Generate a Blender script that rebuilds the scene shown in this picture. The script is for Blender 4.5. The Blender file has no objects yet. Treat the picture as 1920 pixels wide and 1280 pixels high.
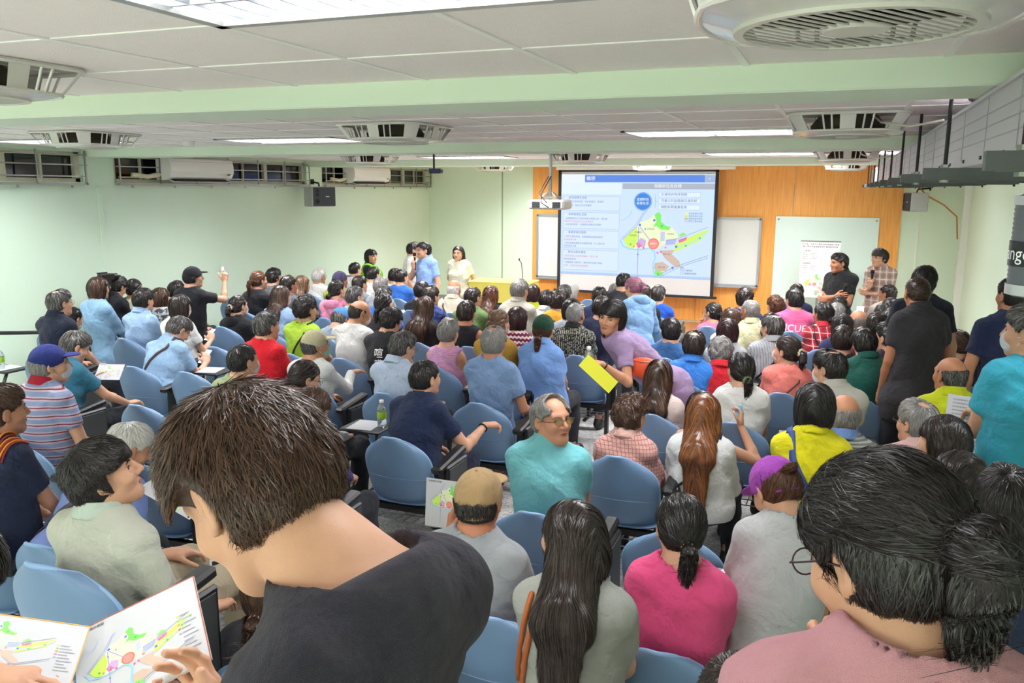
import bpy, bmesh, math, random
import numpy as np
from mathutils import Matrix, Vector
# ---------------------------------------------------------------- camera, world, room lighting, exposure
sc_ = bpy.context.scene
YAW, PIT, ROL, FPX = math.radians(21.257), math.radians(10.410), math.radians(.334), 1563.
fw_ = np.array([-math.sin(YAW) * math.cos(PIT), math.cos(YAW) * math.cos(PIT), -math.sin(PIT)]); r_ = np.array([math.cos(YAW), math.sin(YAW), 0]); u_ = np.cross(r_, fw_)
rr_ = math.cos(ROL) * r_ + math.sin(ROL) * u_; uu_ = -math.sin(ROL) * r_ + math.cos(ROL) * u_
cam_ = bpy.data.objects.new('camera', bpy.data.cameras.new('camera')); sc_.collection.objects.link(cam_); sc_.camera = cam_
cam_.location = (0, 0, 2.5); cam_.rotation_euler = Matrix([[rr_[i], uu_[i], -fw_[i]] for i in range(3)]).to_euler()
cam_.data.sensor_width = 36; cam_.data.lens = 36 * FPX / 1920; cam_.data.clip_start = .05
wd_ = bpy.data.worlds.new('night'); sc_.world = wd_; wd_.use_nodes = True; wd_.node_tree.nodes['Background'].inputs[0].default_value = (.02, .025, .035, 1); wd_.node_tree.nodes['Background'].inputs[1].default_value = 1.
sc_.view_settings.view_transform = 'Standard'; sc_.view_settings.look = 'None'; sc_.view_settings.gamma = 1; sc_.view_settings.exposure = 1.83
sc_.view_settings.use_curve_mapping = False
sc_.cycles.max_bounces = 12; sc_.cycles.diffuse_bounces = 7; sc_.cycles.use_denoising = True
CEIL = 2.9
TROFFERS = [(-.89, 1.49), (-.89, 3.87), (-4.45, 3.87), (-.89, 6.2), (-4.45, 6.2), (-6.7, 5.75), (-.89, 9.9), (-4.6, 10.2), (-.6, 13.3), (-2.9, 13.3), (-.89, -3.0), (-4.45, -3.0), (-4.45, 1.49), (1.0, 3.87), (1.0, 9.9), (-6.7, 3.9), (-6.1, 8.1), (-3.5, 8.1), (-.89, 8.1), (-5.6, 12.3), (-5.2, 14.0), (-2.9, 12.2), (.5, 12.6)]  # unseen fittings just past the beams are added to brighten walls and front
for x_, y_ in TROFFERS:          # tube light through each louvre; unseen rear ones boosted to brighten the ceiling
    for k_ in ((-1, 0, 1) if (x_, y_) == (-.89, 1.49) else (0,)):
        l_ = bpy.data.lights.new('tube_light', 'AREA'); l_.shape = 'RECTANGLE'; l_.size = 1.08; l_.size_y = .46 if (x_, y_) != (-.89, 1.49) else .03
        l_.energy = 22.0 * (1.9 if y_ < 0 else .42 if y_ < 2 else .9 if y_ > 13.5 else 2.6 if x_ < -5 and y_ > 11 else 1.45 if y_ > 11 else 1.55 if x_ < -6 and y_ > 7 else 1.5 if y_ > 7 else .85 if x_ < -6 else .9) / (3 if (x_, y_) == (-.89, 1.49) else 1); l_.color = (1., .985, 1.)
        o_ = bpy.data.objects.new('tube_light', l_); sc_.collection.objects.link(o_); o_.location = (x_, y_ + k_ * .19, CEIL + .055)

# ---------------------------------------------------------------- implicit-surface modelling
f32 = np.float32
def V(*a): return np.array(a, dtype=np.float64)
def nrm(v): return v / (np.linalg.norm(v) + 1e-9)
def rotz(a): c, s = math.cos(a), math.sin(a); return np.array([[c, -s, 0], [s, c, 0], [0, 0, 1.]])
def rotx(a): c, s = math.cos(a), math.sin(a); return np.array([[1., 0, 0], [0, c, -s], [0, s, c]])
def roty(a): c, s = math.cos(a), math.sin(a); return np.array([[c, 0, s], [0, 1., 0], [-s, 0, c]])

class Cap:                                    # tapered capsule, optionally squashed along an axis
    def __init__(s, a, b, ra, rb=None, ax=None, q=1.):
        s.a = np.array(a, float); s.b = np.array(b, float); s.ra = ra; s.rb = ra if rb is None else rb
        s.ax = None if ax is None else nrm(np.array(ax, float)); s.q = q
        m = max(s.ra, s.rb) * max(1, q)
        s.lo = np.minimum(s.a, s.b) - m; s.hi = np.maximum(s.a, s.b) + m
    def ev(s, x, y, z):
        px, py, pz = x - s.a[0], y - s.a[1], z - s.a[2]; d = s.b - s.a
        if s.ax is not None:
            n = s.ax; k = 1 / s.q - 1; t = (px * n[0] + py * n[1] + pz * n[2]) * k
            px, py, pz = px + t * n[0], py + t * n[1], pz + t * n[2]
            d = d + n * (d @ n) * k
        L = d @ d + 1e-12
        t = np.clip((px * d[0] + py * d[1] + pz * d[2]) / L, 0, 1)
        px, py, pz = px - t * d[0], py - t * d[1], pz - t * d[2]
        return (np.sqrt(px * px + py * py + pz * pz) - (s.ra + (s.rb - s.ra) * t)) * min(1, s.q ** .5)
class Ell:                                    # ellipsoid in a rotated frame
    def __init__(s, c, r, R=None):
        s.c = np.array(c, float); s.r = np.array(r, float); s.R = np.eye(3) if R is None else R
        e = np.sqrt(((s.R * s.r) ** 2).sum(1)); s.lo = s.c - e; s.hi = s.c + e
    def ev(s, x, y, z):
        px, py, pz = x - s.c[0], y - s.c[1], z - s.c[2]; R = s.R; r = s.r
        a = (px * R[0, 0] + py * R[1, 0] + pz * R[2, 0]) / r[0]
        b = (px * R[0, 1] + py * R[1, 1] + pz * R[2, 1]) / r[1]
        c = (px * R[0, 2] + py * R[1, 2] + pz * R[2, 2]) / r[2]
        k0 = np.sqrt(a * a + b * b + c * c) + 1e-9
        k1 = np.sqrt((a / r[0]) ** 2 + (b / r[1]) ** 2 + (c / r[2]) ** 2) + 1e-9
        return k0 * (k0 - 1) / k1
class Box:                                    # rounded box in a rotated frame
    def __init__(s, c, r, R=None, rd=.01):
        s.c = np.array(c, float); s.r = np.array(r, float); s.R = np.eye(3) if R is None else R; s.rd = rd
        e = (np.abs(s.R) * s.r).sum(1); s.lo = s.c - e; s.hi = s.c + e
    def ev(s, x, y, z):
        px, py, pz = x - s.c[0], y - s.c[1], z - s.c[2]; R = s.R; q = []
        for i in range(3):
            q.append(np.abs(px * R[0, i] + py * R[1, i] + pz * R[2, i]) - (s.r[i] - s.rd))
        o = np.sqrt(sum(np.maximum(t, 0) ** 2 for t in q))
        return o + np.minimum(np.maximum(q[0], np.maximum(q[1], q[2])), 0) - s.rd

def axis_pts(lo, hi, h, fine):
    cuts = sorted(set([lo, hi] + [min(max(v, lo), hi) for f in fine for v in f[:2]])); out = [lo]
    for a, b in zip(cuts[:-1], cuts[1:]):
        if b - a < 1e-6: continue
        m = (a + b) / 2; hh = min([h] + [f[2] for f in fine if f[0] <= m <= f[1]])
        n = max(1, int(round((b - a) / hh))); out += list(a + (b - a) * np.arange(1, n + 1) / n)
    return np.array(out, f32)

class Grid:
    def __init__(s, prims, h, fine=(), pad=.02, lo=None, hi=None):
        lo = np.min([p[0].lo for p in prims], 0) - pad if lo is None else lo
        hi = np.max([p[0].hi for p in prims], 0) + pad if hi is None else hi
        s.ax = [axis_pts(lo[i], hi[i], h, [(f[0][i], f[1][i], f[2]) for f in fine]) for i in range(3)]
        s.d = np.full([len(a) for a in s.ax], .5, f32)
        for p in prims: s.put(*p)
    def sl(s, lo, hi):
        r = []
        for i in range(3):
            a = max(0, int(np.searchsorted(s.ax[i], lo[i])) - 1); b = min(len(s.ax[i]), int(np.searchsorted(s.ax[i], hi[i])) + 1)
            if b <= a: return None
            r.append(slice(a, b))
        return tuple(r)
    def co(s, q): return s.ax[0][q[0]][:, None, None], s.ax[1][q[1]][None, :, None], s.ax[2][q[2]][None, None, :]
    def put(s, p, k=.01, op='u'):
        m = max(k, .03); q = s.sl(p.lo - m, p.hi + m)
        if q is None: return
        e = p.ev(*s.co(q)).astype(f32); d = s.d[q]
        if op == 'u':
            h = np.maximum(k - np.abs(d - e), 0) / k; s.d[q] = np.minimum(d, e) - h * h * k / 4
        else:
            e = -e; h = np.maximum(k - np.abs(d - e), 0) / k; s.d[q] = np.maximum(d, e) + h * h * k / 4
    def full(s): return s.ax[0][:, None, None], s.ax[1][None, :, None], s.ax[2][None, None, :]
    def cut(s, p0, n, k=.006):               # keep the side opposite to n
        x, y, z = s.full(); n = nrm(np.array(n, float))
        e = ((x - p0[0]) * n[0] + (y - p0[1]) * n[1] + (z - p0[2]) * n[2]).astype(f32)
        h = np.maximum(k - np.abs(s.d - e), 0) / k; s.d = np.maximum(s.d, e) + h * h * k / 4
    def sample(s, P):
        idx = []; fr = []
        for i in range(3):
            a = s.ax[i]; j = np.clip(np.searchsorted(a, P[:, i]) - 1, 0, len(a) - 2)
            idx.append(j); fr.append(np.clip((P[:, i] - a[j]) / (a[j + 1] - a[j]), 0, 1))
        r = 0
        for dx in (0, 1):
            for dy in (0, 1):
                for dz in (0, 1):
                    w = (fr[0] if dx else 1 - fr[0]) * (fr[1] if dy else 1 - fr[1]) * (fr[2] if dz else 1 - fr[2])
                    r = r + w * s.d[idx[0] + dx, idx[1] + dy, idx[2] + dz]
        return r
    def grad(s, P, e=.006):
        g = np.stack([s.sample(P + np.eye(3)[i] * e) - s.sample(P - np.eye(3)[i] * e) for i in range(3)], 1)
        return g / (np.linalg.norm(g, axis=1, keepdims=True) + 1e-9)
    def nets(s):                              # surface nets -> verts, quads
        d = s.d; ins = d < 0
        nx, ny, nz = d.shape
        c = np.zeros((nx - 1, ny - 1, nz - 1), np.int8)
        for i in (0, 1):
            for j in (0, 1):
                for k in (0, 1): c += ins[i:nx - 1 + i, j:ny - 1 + j, k:nz - 1 + k]
        I, J, K = np.nonzero((c > 0) & (c < 8)); n = len(I)
        if n == 0: return np.zeros((0, 3)), np.zeros((0, 4), int)
        idx = np.full(c.shape, -1, np.int32); idx[I, J, K] = np.arange(n)
        co = {}; val = {}
        for i in (0, 1):
            for j in (0, 1):
                for k in (0, 1):
                    val[i, j, k] = d[I + i, J + j, K + k]
        acc = np.zeros((n, 3)); cnt = np.zeros(n)
        A = [s.ax[0], s.ax[1], s.ax[2]]; base = [I, J, K]
        for ax in range(3):
            o = [a for a in range(3) if a != ax]
            for u in (0, 1):
                for w in (0, 1):
                    p = [0, 0, 0]; p[o[0]] = u; p[o[1]] = w; q = list(p); q[ax] = 1
                    va, vb = val[tuple(p)], val[tuple(q)]
                    m = (va < 0) != (vb < 0); t = np.where(m, va / (va - vb + 1e-12), 0)
                    P = np.zeros((n, 3))
                    P[:, o[0]] = A[o[0]][base[o[0]] + u]; P[:, o[1]] = A[o[1]][base[o[1]] + w]
                    a0 = A[ax][base[ax]]; P[:, ax] = a0 + t * (A[ax][base[ax] + 1] - a0)
                    acc += P * m[:, None]; cnt += m
        Vt = acc / cnt[:, None]; F = []
        for ax in range(3):
            sa = [slice(None)] * 3; sb = [slice(None)] * 3; sa[ax] = slice(0, -1); sb[ax] = slice(1, None)
            a, b = ins[tuple(sa)], ins[tuple(sb)]
            o = [(ax + 1) % 3, (ax + 2) % 3]
            E = np.array(np.nonzero(a != b))
            ok = (E[o[0]] > 0) & (E[o[1]] > 0) & (E[o[0]] < d.shape[o[0]] - 1) & (E[o[1]] < d.shape[o[1]] - 1)
            E = E[:, ok]; flip = b[tuple(E)]
            q = []
            for du, dv in ((-1, -1), (0, -1), (0, 0), (-1, 0)):
                e = E.copy(); e[o[0]] += du; e[o[1]] += dv; q.append(idx[tuple(e)])
            q = np.stack(q, 1); q[flip] = q[flip][:, ::-1]; F.append(q)
        return Vt, np.concatenate(F)

def wrinkle(G, rng, amp, fr=14., sx=1.):
    x, y, z = G.full(); w = 0
    ph = rng.uniform(0, 6.28, 8)
    u = z + .05 * np.sin(x * 9 + ph[0]) + .04 * np.sin(y * 11 + ph[1]) + .35 * x * math.sin(ph[6])
    v = x + .06 * np.sin(z * 7 + ph[2]) + .05 * np.sin(y * 8 + ph[3])
    rid = lambda t: 1.1 - 2 * np.abs(np.sin(t)) ** .7
    w = rid(u * fr * .75 + ph[4] + 1.6 * np.sin(v * 5)) * .55 + rid(v * fr * sx * .55 + 1.3 * np.sin(u * 6 + ph[5])) * .45 + .35 * rid((u + v * .7) * fr * 1.5 + ph[7] + np.sin(v * 9)) * np.sin(v * 11 + y * 8)
    G.d = (G.d + (amp * w).astype(f32))

# ---------------------------------------------------------------- mesh / object helpers
SC = bpy.context.scene; COL = SC.collection
def mesh_of(name, Vt, quads=None, tris=None, mats=(), midx=None, smooth=True, attr=None):
    me = bpy.data.meshes.new(name); Vt = np.asarray(Vt, f32)
    loops = []; starts = []; tot = 0; n = 0
    for F, k in ((quads, 4), (tris, 3)):
        if F is None or len(F) == 0: continue
        F = np.asarray(F, np.int32); loops.append(F.ravel()); starts.append(tot + k * np.arange(len(F))); tot += F.size; n += len(F)
    me.vertices.add(len(Vt)); me.vertices.foreach_set('co', Vt.ravel())
    if n:
        me.loops.add(tot); me.loops.foreach_set('vertex_index', np.concatenate(loops))
        me.polygons.add(n); me.polygons.foreach_set('loop_start', np.concatenate(starts).astype(np.int32))
        if midx is not None: me.polygons.foreach_set('material_index', np.asarray(midx, np.int32))
        me.polygons.foreach_set('use_smooth', np.full(n, smooth))
    for m in mats: me.materials.append(m)
    if attr is not None:
        a = me.attributes.new('rnd', 'FLOAT', 'POINT'); a.data.foreach_set('value', np.asarray(attr, f32))
    me.update(calc_edges=True); return me
def link(name, me, parent=None, loc=None, rz=None, R=None):
    o = bpy.data.objects.new(name, me); COL.objects.link(o)
    if parent is not None: o.parent = parent
    if loc is not None: o.location = loc
    if rz is not None: o.rotation_euler = (0, 0, rz)
    if R is not None:
        M = Matrix((np.asarray(R) / np.linalg.norm(R, axis=0)).tolist()); o.rotation_euler = M.to_euler()
    return o
def thing(name, label, cat, loc=(0, 0, 0), rz=0, group=None):
    return tag(link(name, None, None, loc, rz), label, cat, group)
def tag(o, label, cat, group=None, kind=None):
    o['label'] = label; o['category'] = cat
    if group: o['group'] = group
    if kind: o['kind'] = kind
    return o
def struct(o, label=None):
    o['kind'] = 'structure'
    if label: o['label'] = label
    return o

class MB:                                     # collects boxes, tubes and polygons into ONE mesh
    def __init__(s): s.v = []; s.f = []; s.m = []; s.n = 0
    def raw(s, v, f, m=0):
        s.v += [tuple(map(float, p)) for p in v]; s.f += [tuple(i + s.n for i in q) for q in f]; s.m += [m] * len(f); s.n += len(v); return s
    def box(s, c, h, R=None, bev=0., m=0):
        R = np.eye(3) if R is None else R; c = np.array(c, float); hx, hy, hz = h
        if bev <= 0:
            P = [(x, y, z) for x in (-hx, hx) for y in (-hy, hy) for z in (-hz, hz)]
            F = [(0, 1, 3, 2), (4, 6, 7, 5), (0, 4, 5, 1), (2, 3, 7, 6), (0, 2, 6, 4), (1, 5, 7, 3)]
            return s.raw([c + R @ np.array(p) for p in P], F, m)
        b = min(bev, hx, hy, hz); P = []; F = []; ix = {}
        for x in (-1, 1):
            for y in (-1, 1):
                for z in (-1, 1):
                    for a in range(3):
                        q = np.array([x * (hx - b), y * (hy - b), z * (hz - b)]); q[a] = (x, y, z)[a] * (hx, hy, hz)[a]
                        ix[x, y, z, a] = len(P); P.append(c + R @ q)
        for a in range(3):
            o = [(a + 1) % 3, (a + 2) % 3]
            for sg in (-1, 1):
                q = []
                for u, w in ((-1, -1), (1, -1), (1, 1), (-1, 1)):
                    k = [0, 0, 0]; k[a] = sg; k[o[0]] = u; k[o[1]] = w; q.append(ix[k[0], k[1], k[2], a])
                F.append(q if sg > 0 else q[::-1])
            for u in (-1, 1):
                for w in (-1, 1):
                    k0 = [0, 0, 0]; k1 = [0, 0, 0]; k0[a] = -1; k1[a] = 1
                    for k in (k0, k1): k[o[0]] = u; k[o[1]] = w
                    q = [ix[(*k0, o[0])], ix[(*k1, o[0])], ix[(*k1, o[1])], ix[(*k0, o[1])]]
                    F.append(q if u * w < 0 else q[::-1])
        for x in (-1, 1):
            for y in (-1, 1):
                for z in (-1, 1):
                    q = [ix[x, y, z, a] for a in range(3)]; F.append(q if x * y * z > 0 else q[::-1])
        return s.raw(P, F, m)
    def tube(s, pts, r, n=8, m=0, caps=True, flat=None):
        pts = [np.array(p, float) for p in pts]; r = [r] * len(pts) if np.isscalar(r) else r
        P = []; F = []; up = None
        for i, p in enumerate(pts):
            t = nrm((pts[min(i + 1, len(pts) - 1)] - pts[max(i - 1, 0)]))
            if up is None: up = nrm(np.cross(t, [0, 0, 1] if abs(t[2]) < .9 else [1, 0, 0]))
            up = nrm(up - t * (up @ t)); w = np.cross(t, up)
            for k in range(n):
                a = 2 * math.pi * k / n; P.append(p + r[i] * (math.cos(a) * up + math.sin(a) * w))
        for i in range(len(pts) - 1):
            for k in range(n):
                a, b = i * n + k, i * n + (k + 1) % n; F.append((a, b, b + n, a + n))
        if caps: F.append(tuple(range(n))[::-1]); F.append(tuple((len(pts) - 1) * n + k for k in range(n)))
        return s.raw(P, F, m)
    def lathe(s, prof, c=(0, 0, 0), n=24, m=0, R=None):
        R = np.eye(3) if R is None else R; P = []; F = []; c = np.array(c, float)
        for r_, z in prof:
            for k in range(n):
                a = 2 * math.pi * k / n; P.append(c + R @ np.array([r_ * math.cos(a), r_ * math.sin(a), z]))
        for i in range(len(prof) - 1):
            for k in range(n):
                a, b = i * n + k, i * n + (k + 1) % n; F.append((a, b, b + n, a + n))
        return s.raw(P, F, m)
    def poly(s, pts, m=0): return s.raw(pts, [tuple(range(len(pts)))], m)
    def prism(s, pts, off, m=0):
        n = len(pts); off = np.array(off, float); P = [np.array(p, float) for p in pts] + [np.array(p, float) + off for p in pts]
        return s.raw(P, [tuple(range(n))[::-1], tuple(range(n, 2 * n))] + [(i, (i + 1) % n, (i + 1) % n + n, i + n) for i in range(n)], m)
    def build(s, name, mats, parent=None, smooth=False, **kw):
        me = bpy.data.meshes.new(name); me.from_pydata(s.v, [], s.f)
        for mt in (mats if isinstance(mats, (list, tuple)) else [mats]): me.materials.append(mt)
        me.polygons.foreach_set('material_index', s.m)
        if smooth is True: me.polygons.foreach_set('use_smooth', [True] * len(s.f))
        elif smooth: me.set_sharp_from_angle(angle=smooth); me.polygons.foreach_set('use_smooth', [True] * len(s.f)); me.set_sharp_from_angle(angle=smooth)
        me.update(); return link(name, me, parent, **kw)

# ---------------------------------------------------------------- materials
def srgb(h):
    if isinstance(h, str):
        h = h.lstrip('#'); c = [int(h[i:i + 2], 16) / 255 for i in (0, 2, 4)]
    else: c = h
    return tuple([(v / 12.92 if v <= .04045 else ((v + .055) / 1.055) ** 2.4) for v in c]) + (1.,)
MC = {}
class NT:
    def __init__(s, m): s.t = m.node_tree; s.n = s.t.nodes; s.b = s.n['Principled BSDF']
    def new(s, t, **kw):
        n = s.n.new(t)
        for k, v in kw.items():
            if k[0] == 'i' and k[1:].isdigit(): n.inputs[int(k[1:])].default_value = v
            elif hasattr(n, k): setattr(n, k, v)
            else: n.inputs[k.replace('_', ' ')].default_value = v
        return n
    def lk(s, a, b): s.t.links.new(a, b)
def mat(name, col='#888888', rough=.6, metal=0., spec=.5, bump=0., bscale=60., emit=None, es=1., noise=0., nscale=6., alpha=None, trans=0., coat=0., sheen=0.):
    key = (name, col if isinstance(col, str) else tuple(col), rough, metal, spec, bump, bscale, emit, es, noise, nscale, trans)
    if key in MC: return MC[key]
    m = bpy.data.materials.new(name); m.use_nodes = True; t = NT(m); b = t.b
    b.inputs['Base Color'].default_value = srgb(col); b.inputs['Roughness'].default_value = rough
    b.inputs['Metallic'].default_value = metal; b.inputs['Specular IOR Level'].default_value = spec
    b.inputs['Transmission Weight'].default_value = trans; b.inputs['Coat Weight'].default_value = coat
    b.inputs['Sheen Weight'].default_value = sheen
    if emit: b.inputs['Emission Color'].default_value = srgb(emit); b.inputs['Emission Strength'].default_value = es
    tc = t.new('ShaderNodeTexCoord')
    if noise:
        nz = t.new('ShaderNodeTexNoise', Scale=nscale, Detail=4.); t.lk(tc.outputs['Object'], nz.inputs['Vector'])
        mx = t.new('ShaderNodeMix', data_type='RGBA'); c = srgb(col)
        mx.inputs[6].default_value = tuple(v * (1 - noise) for v in c[:3]) + (1,); mx.inputs[7].default_value = tuple(min(1, v * (1 + noise)) for v in c[:3]) + (1,)
        t.lk(nz.outputs['Fac'], mx.inputs[0]); t.lk(mx.outputs[2], b.inputs['Base Color'])
    if bump:
        nz = t.new('ShaderNodeTexNoise', Scale=bscale, Detail=3.); t.lk(tc.outputs['Object'], nz.inputs['Vector'])
        bp = t.new('ShaderNodeBump', Strength=bump, Distance=.01); t.lk(nz.outputs['Fac'], bp.inputs['Height']); t.lk(bp.outputs[0], b.inputs['Normal'])
    MC[key] = m; return m
def skin_mat(col):
    key = ('skin', col)
    if key in MC: return MC[key]
    m = mat('skin', col, .5, noise=.10, nscale=18, bump=.08, bscale=220, spec=.4); NT(m).b.inputs['Subsurface Weight'].default_value = .0
    MC[key] = m; return m
def hair_mat(c0, c1, grey=0.):
    key = ('hair', c0, c1, grey)
    if key in MC: return MC[key]
    m = bpy.data.materials.new('hair'); m.use_nodes = True; t = NT(m); b = t.b
    at = t.new('ShaderNodeAttribute', attribute_name='rnd')
    rp = t.new('ShaderNodeValToRGB'); t.lk(at.outputs['Fac'], rp.inputs[0]); e = rp.color_ramp.elements
    e[0].color = srgb(c0); e[1].color = srgb(c1); e[0].position = .05; e[1].position = 1. if grey == 0 else 1 - grey
    if grey:
        x = e.new(min(.999, 1 - grey + .08)); x.color = srgb('#95928f')
    t.lk(rp.outputs[0], b.inputs['Base Color']); b.inputs['Roughness'].default_value = .33; b.inputs['Specular IOR Level'].default_value = .5
    b.inputs['Anisotropic'].default_value = .3
    MC[key] = m; return m
def cloth(col, pat=None, c2='#ffffff', c3=None, sc=1., rough=.85, sheer=.1):
    key = ('cloth', col, pat, c2, c3, sc)
    if key in MC: return MC[key]
    m = bpy.data.materials.new('cloth'); m.use_nodes = True; t = NT(m); b = t.b
    b.inputs['Roughness'].default_value = rough; b.inputs['Base Color'].default_value = srgb(col); b.inputs['Sheen Weight'].default_value = sheer; b.inputs['Specular IOR Level'].default_value = .25
    tc = t.new('ShaderNodeTexCoord'); sx = t.new('ShaderNodeSeparateXYZ'); t.lk(tc.outputs['Object'], sx.inputs[0])
    def math_(op, a, bb=None, c=None):
        n = t.new('ShaderNodeMath', operation=op)
        for i, v in enumerate((a, bb, c)):
            if v is None: continue
            if isinstance(v, (int, float)): n.inputs[i].default_value = v
            else: t.lk(v, n.inputs[i])
        return n.outputs[0]
    def mix(f, a, bb):
        n = t.new('ShaderNodeMix', data_type='RGBA')
        for i, v in ((0, f), (6, a), (7, bb)):
            if isinstance(v, (int, float)): n.inputs[i].default_value = v
            elif isinstance(v, str): n.inputs[i].default_value = srgb(v)
            else: t.lk(v, n.inputs[i])
        return n.outputs[2]
    def band(ax, per, duty, ph=0.):
        q = math_('FRACT', math_('ADD', math_('DIVIDE', ax, per), ph)); return math_('LESS_THAN', q, duty)
    X, Y, Z = sx.outputs; XX = math_('ADD', X, math_('MULTIPLY', Y, .6)); o = None
    if pat == 'stripe':      # broad bands plus a thin line
        o = mix(band(Z, .05 * sc, .5), col, c2)
        if c3: o = mix(band(Z, .05 * sc, .13, .3), o, c3)
    elif pat == 'vstripe': o = mix(band(XX, .02 * sc, .25), col, c2)
    elif pat == 'check':
        o = mix(band(XX, .022 * sc, .18), col, c2); o = mix(band(Z, .022 * sc, .18), o, c2)
    elif pat == 'plaid':
        o = mix(math_('MULTIPLY', band(XX, .09 * sc, .5), .55), col, c2); o = mix(math_('MULTIPLY', band(Z, .09 * sc, .5), .55), o, c2)
        if c3: o = mix(band(XX, .09 * sc, .09, .3), o, c3); o = mix(band(Z, .09 * sc, .09, .3), o, c3)
    elif pat == 'zigzag':
        zz = math_('ADD', Z, math_('MULTIPLY', math_('PINGPONG', XX, .02), .7)); o = mix(band(zz, .045 * sc, .45), col, c2)
    elif pat == 'floral':
        nz = t.new('ShaderNodeTexNoise', Scale=28. / sc, Detail=1.5); t.lk(tc.outputs['Object'], nz.inputs['Vector']); o = mix(math_('GREATER_THAN', nz.outputs['Fac'], .53), col, c2)
    elif pat == 'streak':
        mp = t.new('ShaderNodeMapping'); mp.inputs['Scale'].default_value = (2, 2, 14); t.lk(tc.outputs['Object'], mp.inputs[0])
        nz = t.new('ShaderNodeTexNoise', Scale=9., Detail=3.); t.lk(mp.outputs[0], nz.inputs['Vector']); o = mix(math_('GREATER_THAN', nz.outputs['Fac'], .52), col, c2)
    elif pat == 'ikat':
        o = mix(band(XX, .018 * sc, .5), col, c2)
        nz = t.new('ShaderNodeTexNoise', Scale=60., Detail=2.); t.lk(tc.outputs['Object'], nz.inputs['Vector']); o = mix(math_('GREATER_THAN', nz.outputs['Fac'], .52), o, col)
    nz = t.new('ShaderNodeTexNoise', Scale=5., Detail=6.); t.lk(tc.outputs['Object'], nz.inputs['Vector'])
    hs = t.new('ShaderNodeHueSaturation'); t.lk(math_('MULTIPLY_ADD', nz.outputs['Fac'], .22, .89), hs.inputs['Value'])
    if o is None: hs.inputs['Color'].default_value = srgb(col)
    else: t.lk(o, hs.inputs['Color'])
    t.lk(hs.outputs[0], b.inputs['Base Color'])
    wv = t.new('ShaderNodeTexNoise', Scale=7., Detail=4., Distortion=.3); t.lk(tc.outputs['Object'], wv.inputs['Vector'])
    wf = t.new('ShaderNodeTexNoise', Scale=900., Detail=1.); t.lk(tc.outputs['Object'], wf.inputs['Vector'])
    ad = math_('ADD', wv.outputs['Fac'], math_('MULTIPLY', wf.outputs['Fac'], .04))
    bp = t.new('ShaderNodeBump', Strength=1., Distance=.06); t.lk(ad, bp.inputs['Height']); t.lk(bp.outputs[0], b.inputs['Normal'])
    MC[key] = m; return m

# ---------------------------------------------------------------- people
EYE = {}
def eye_mesh():
    if 'e' not in EYE:
        P = []; F = []; M = []; n = 16; rings = 10
        for i in range(rings + 1):
            a = math.pi * i / rings
            for k in range(n):
                b = 2 * math.pi * k / n; P.append((math.sin(a) * math.cos(b), math.cos(a), math.sin(a) * math.sin(b)))
        for i in range(rings):
            for k in range(n):
                F.append((i * n + k, i * n + n + k, i * n + n + (k + 1) % n, i * n + (k + 1) % n)); M.append(2 if i < 1 else (1 if i < 2 else 0))
        EYE['e'] = mesh_of('eye', np.array(P) * .0125, quads=F, mats=[mat('eye_white', '#e8e2da', .2), mat('iris', '#2a1a10', .15), mat('pupil', '#080505', .1)], midx=M)
    return EYE['e']
def ik(S, W, pole, l1, l2):
    d = W - S; L = np.linalg.norm(d); mx = (l1 + l2) * .985
    if L > mx: W = S + d * mx / L; d = W - S; L = mx
    L = max(L, .12); u = d / np.linalg.norm(d); a = (l1 * l1 - l2 * l2 + L * L) / (2 * L); h = math.sqrt(max(l1 * l1 - a * a, 1e-5))
    p = nrm(pole - u * (pole @ u)); return S + u * a + p * h, W
class CutCap(Cap):                            # capsule with a square-cut end
    def __init__(s, a, b, ra, rb, e): Cap.__init__(s, a, b, ra, rb); s.e = e; s.n = nrm(s.b - s.a)
    def ev(s, x, y, z): return np.maximum(Cap.ev(s, x, y, z), (x - s.e[0]) * s.n[0] + (y - s.e[1]) * s.n[1] + (z - s.e[2]) * s.n[2])
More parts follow.
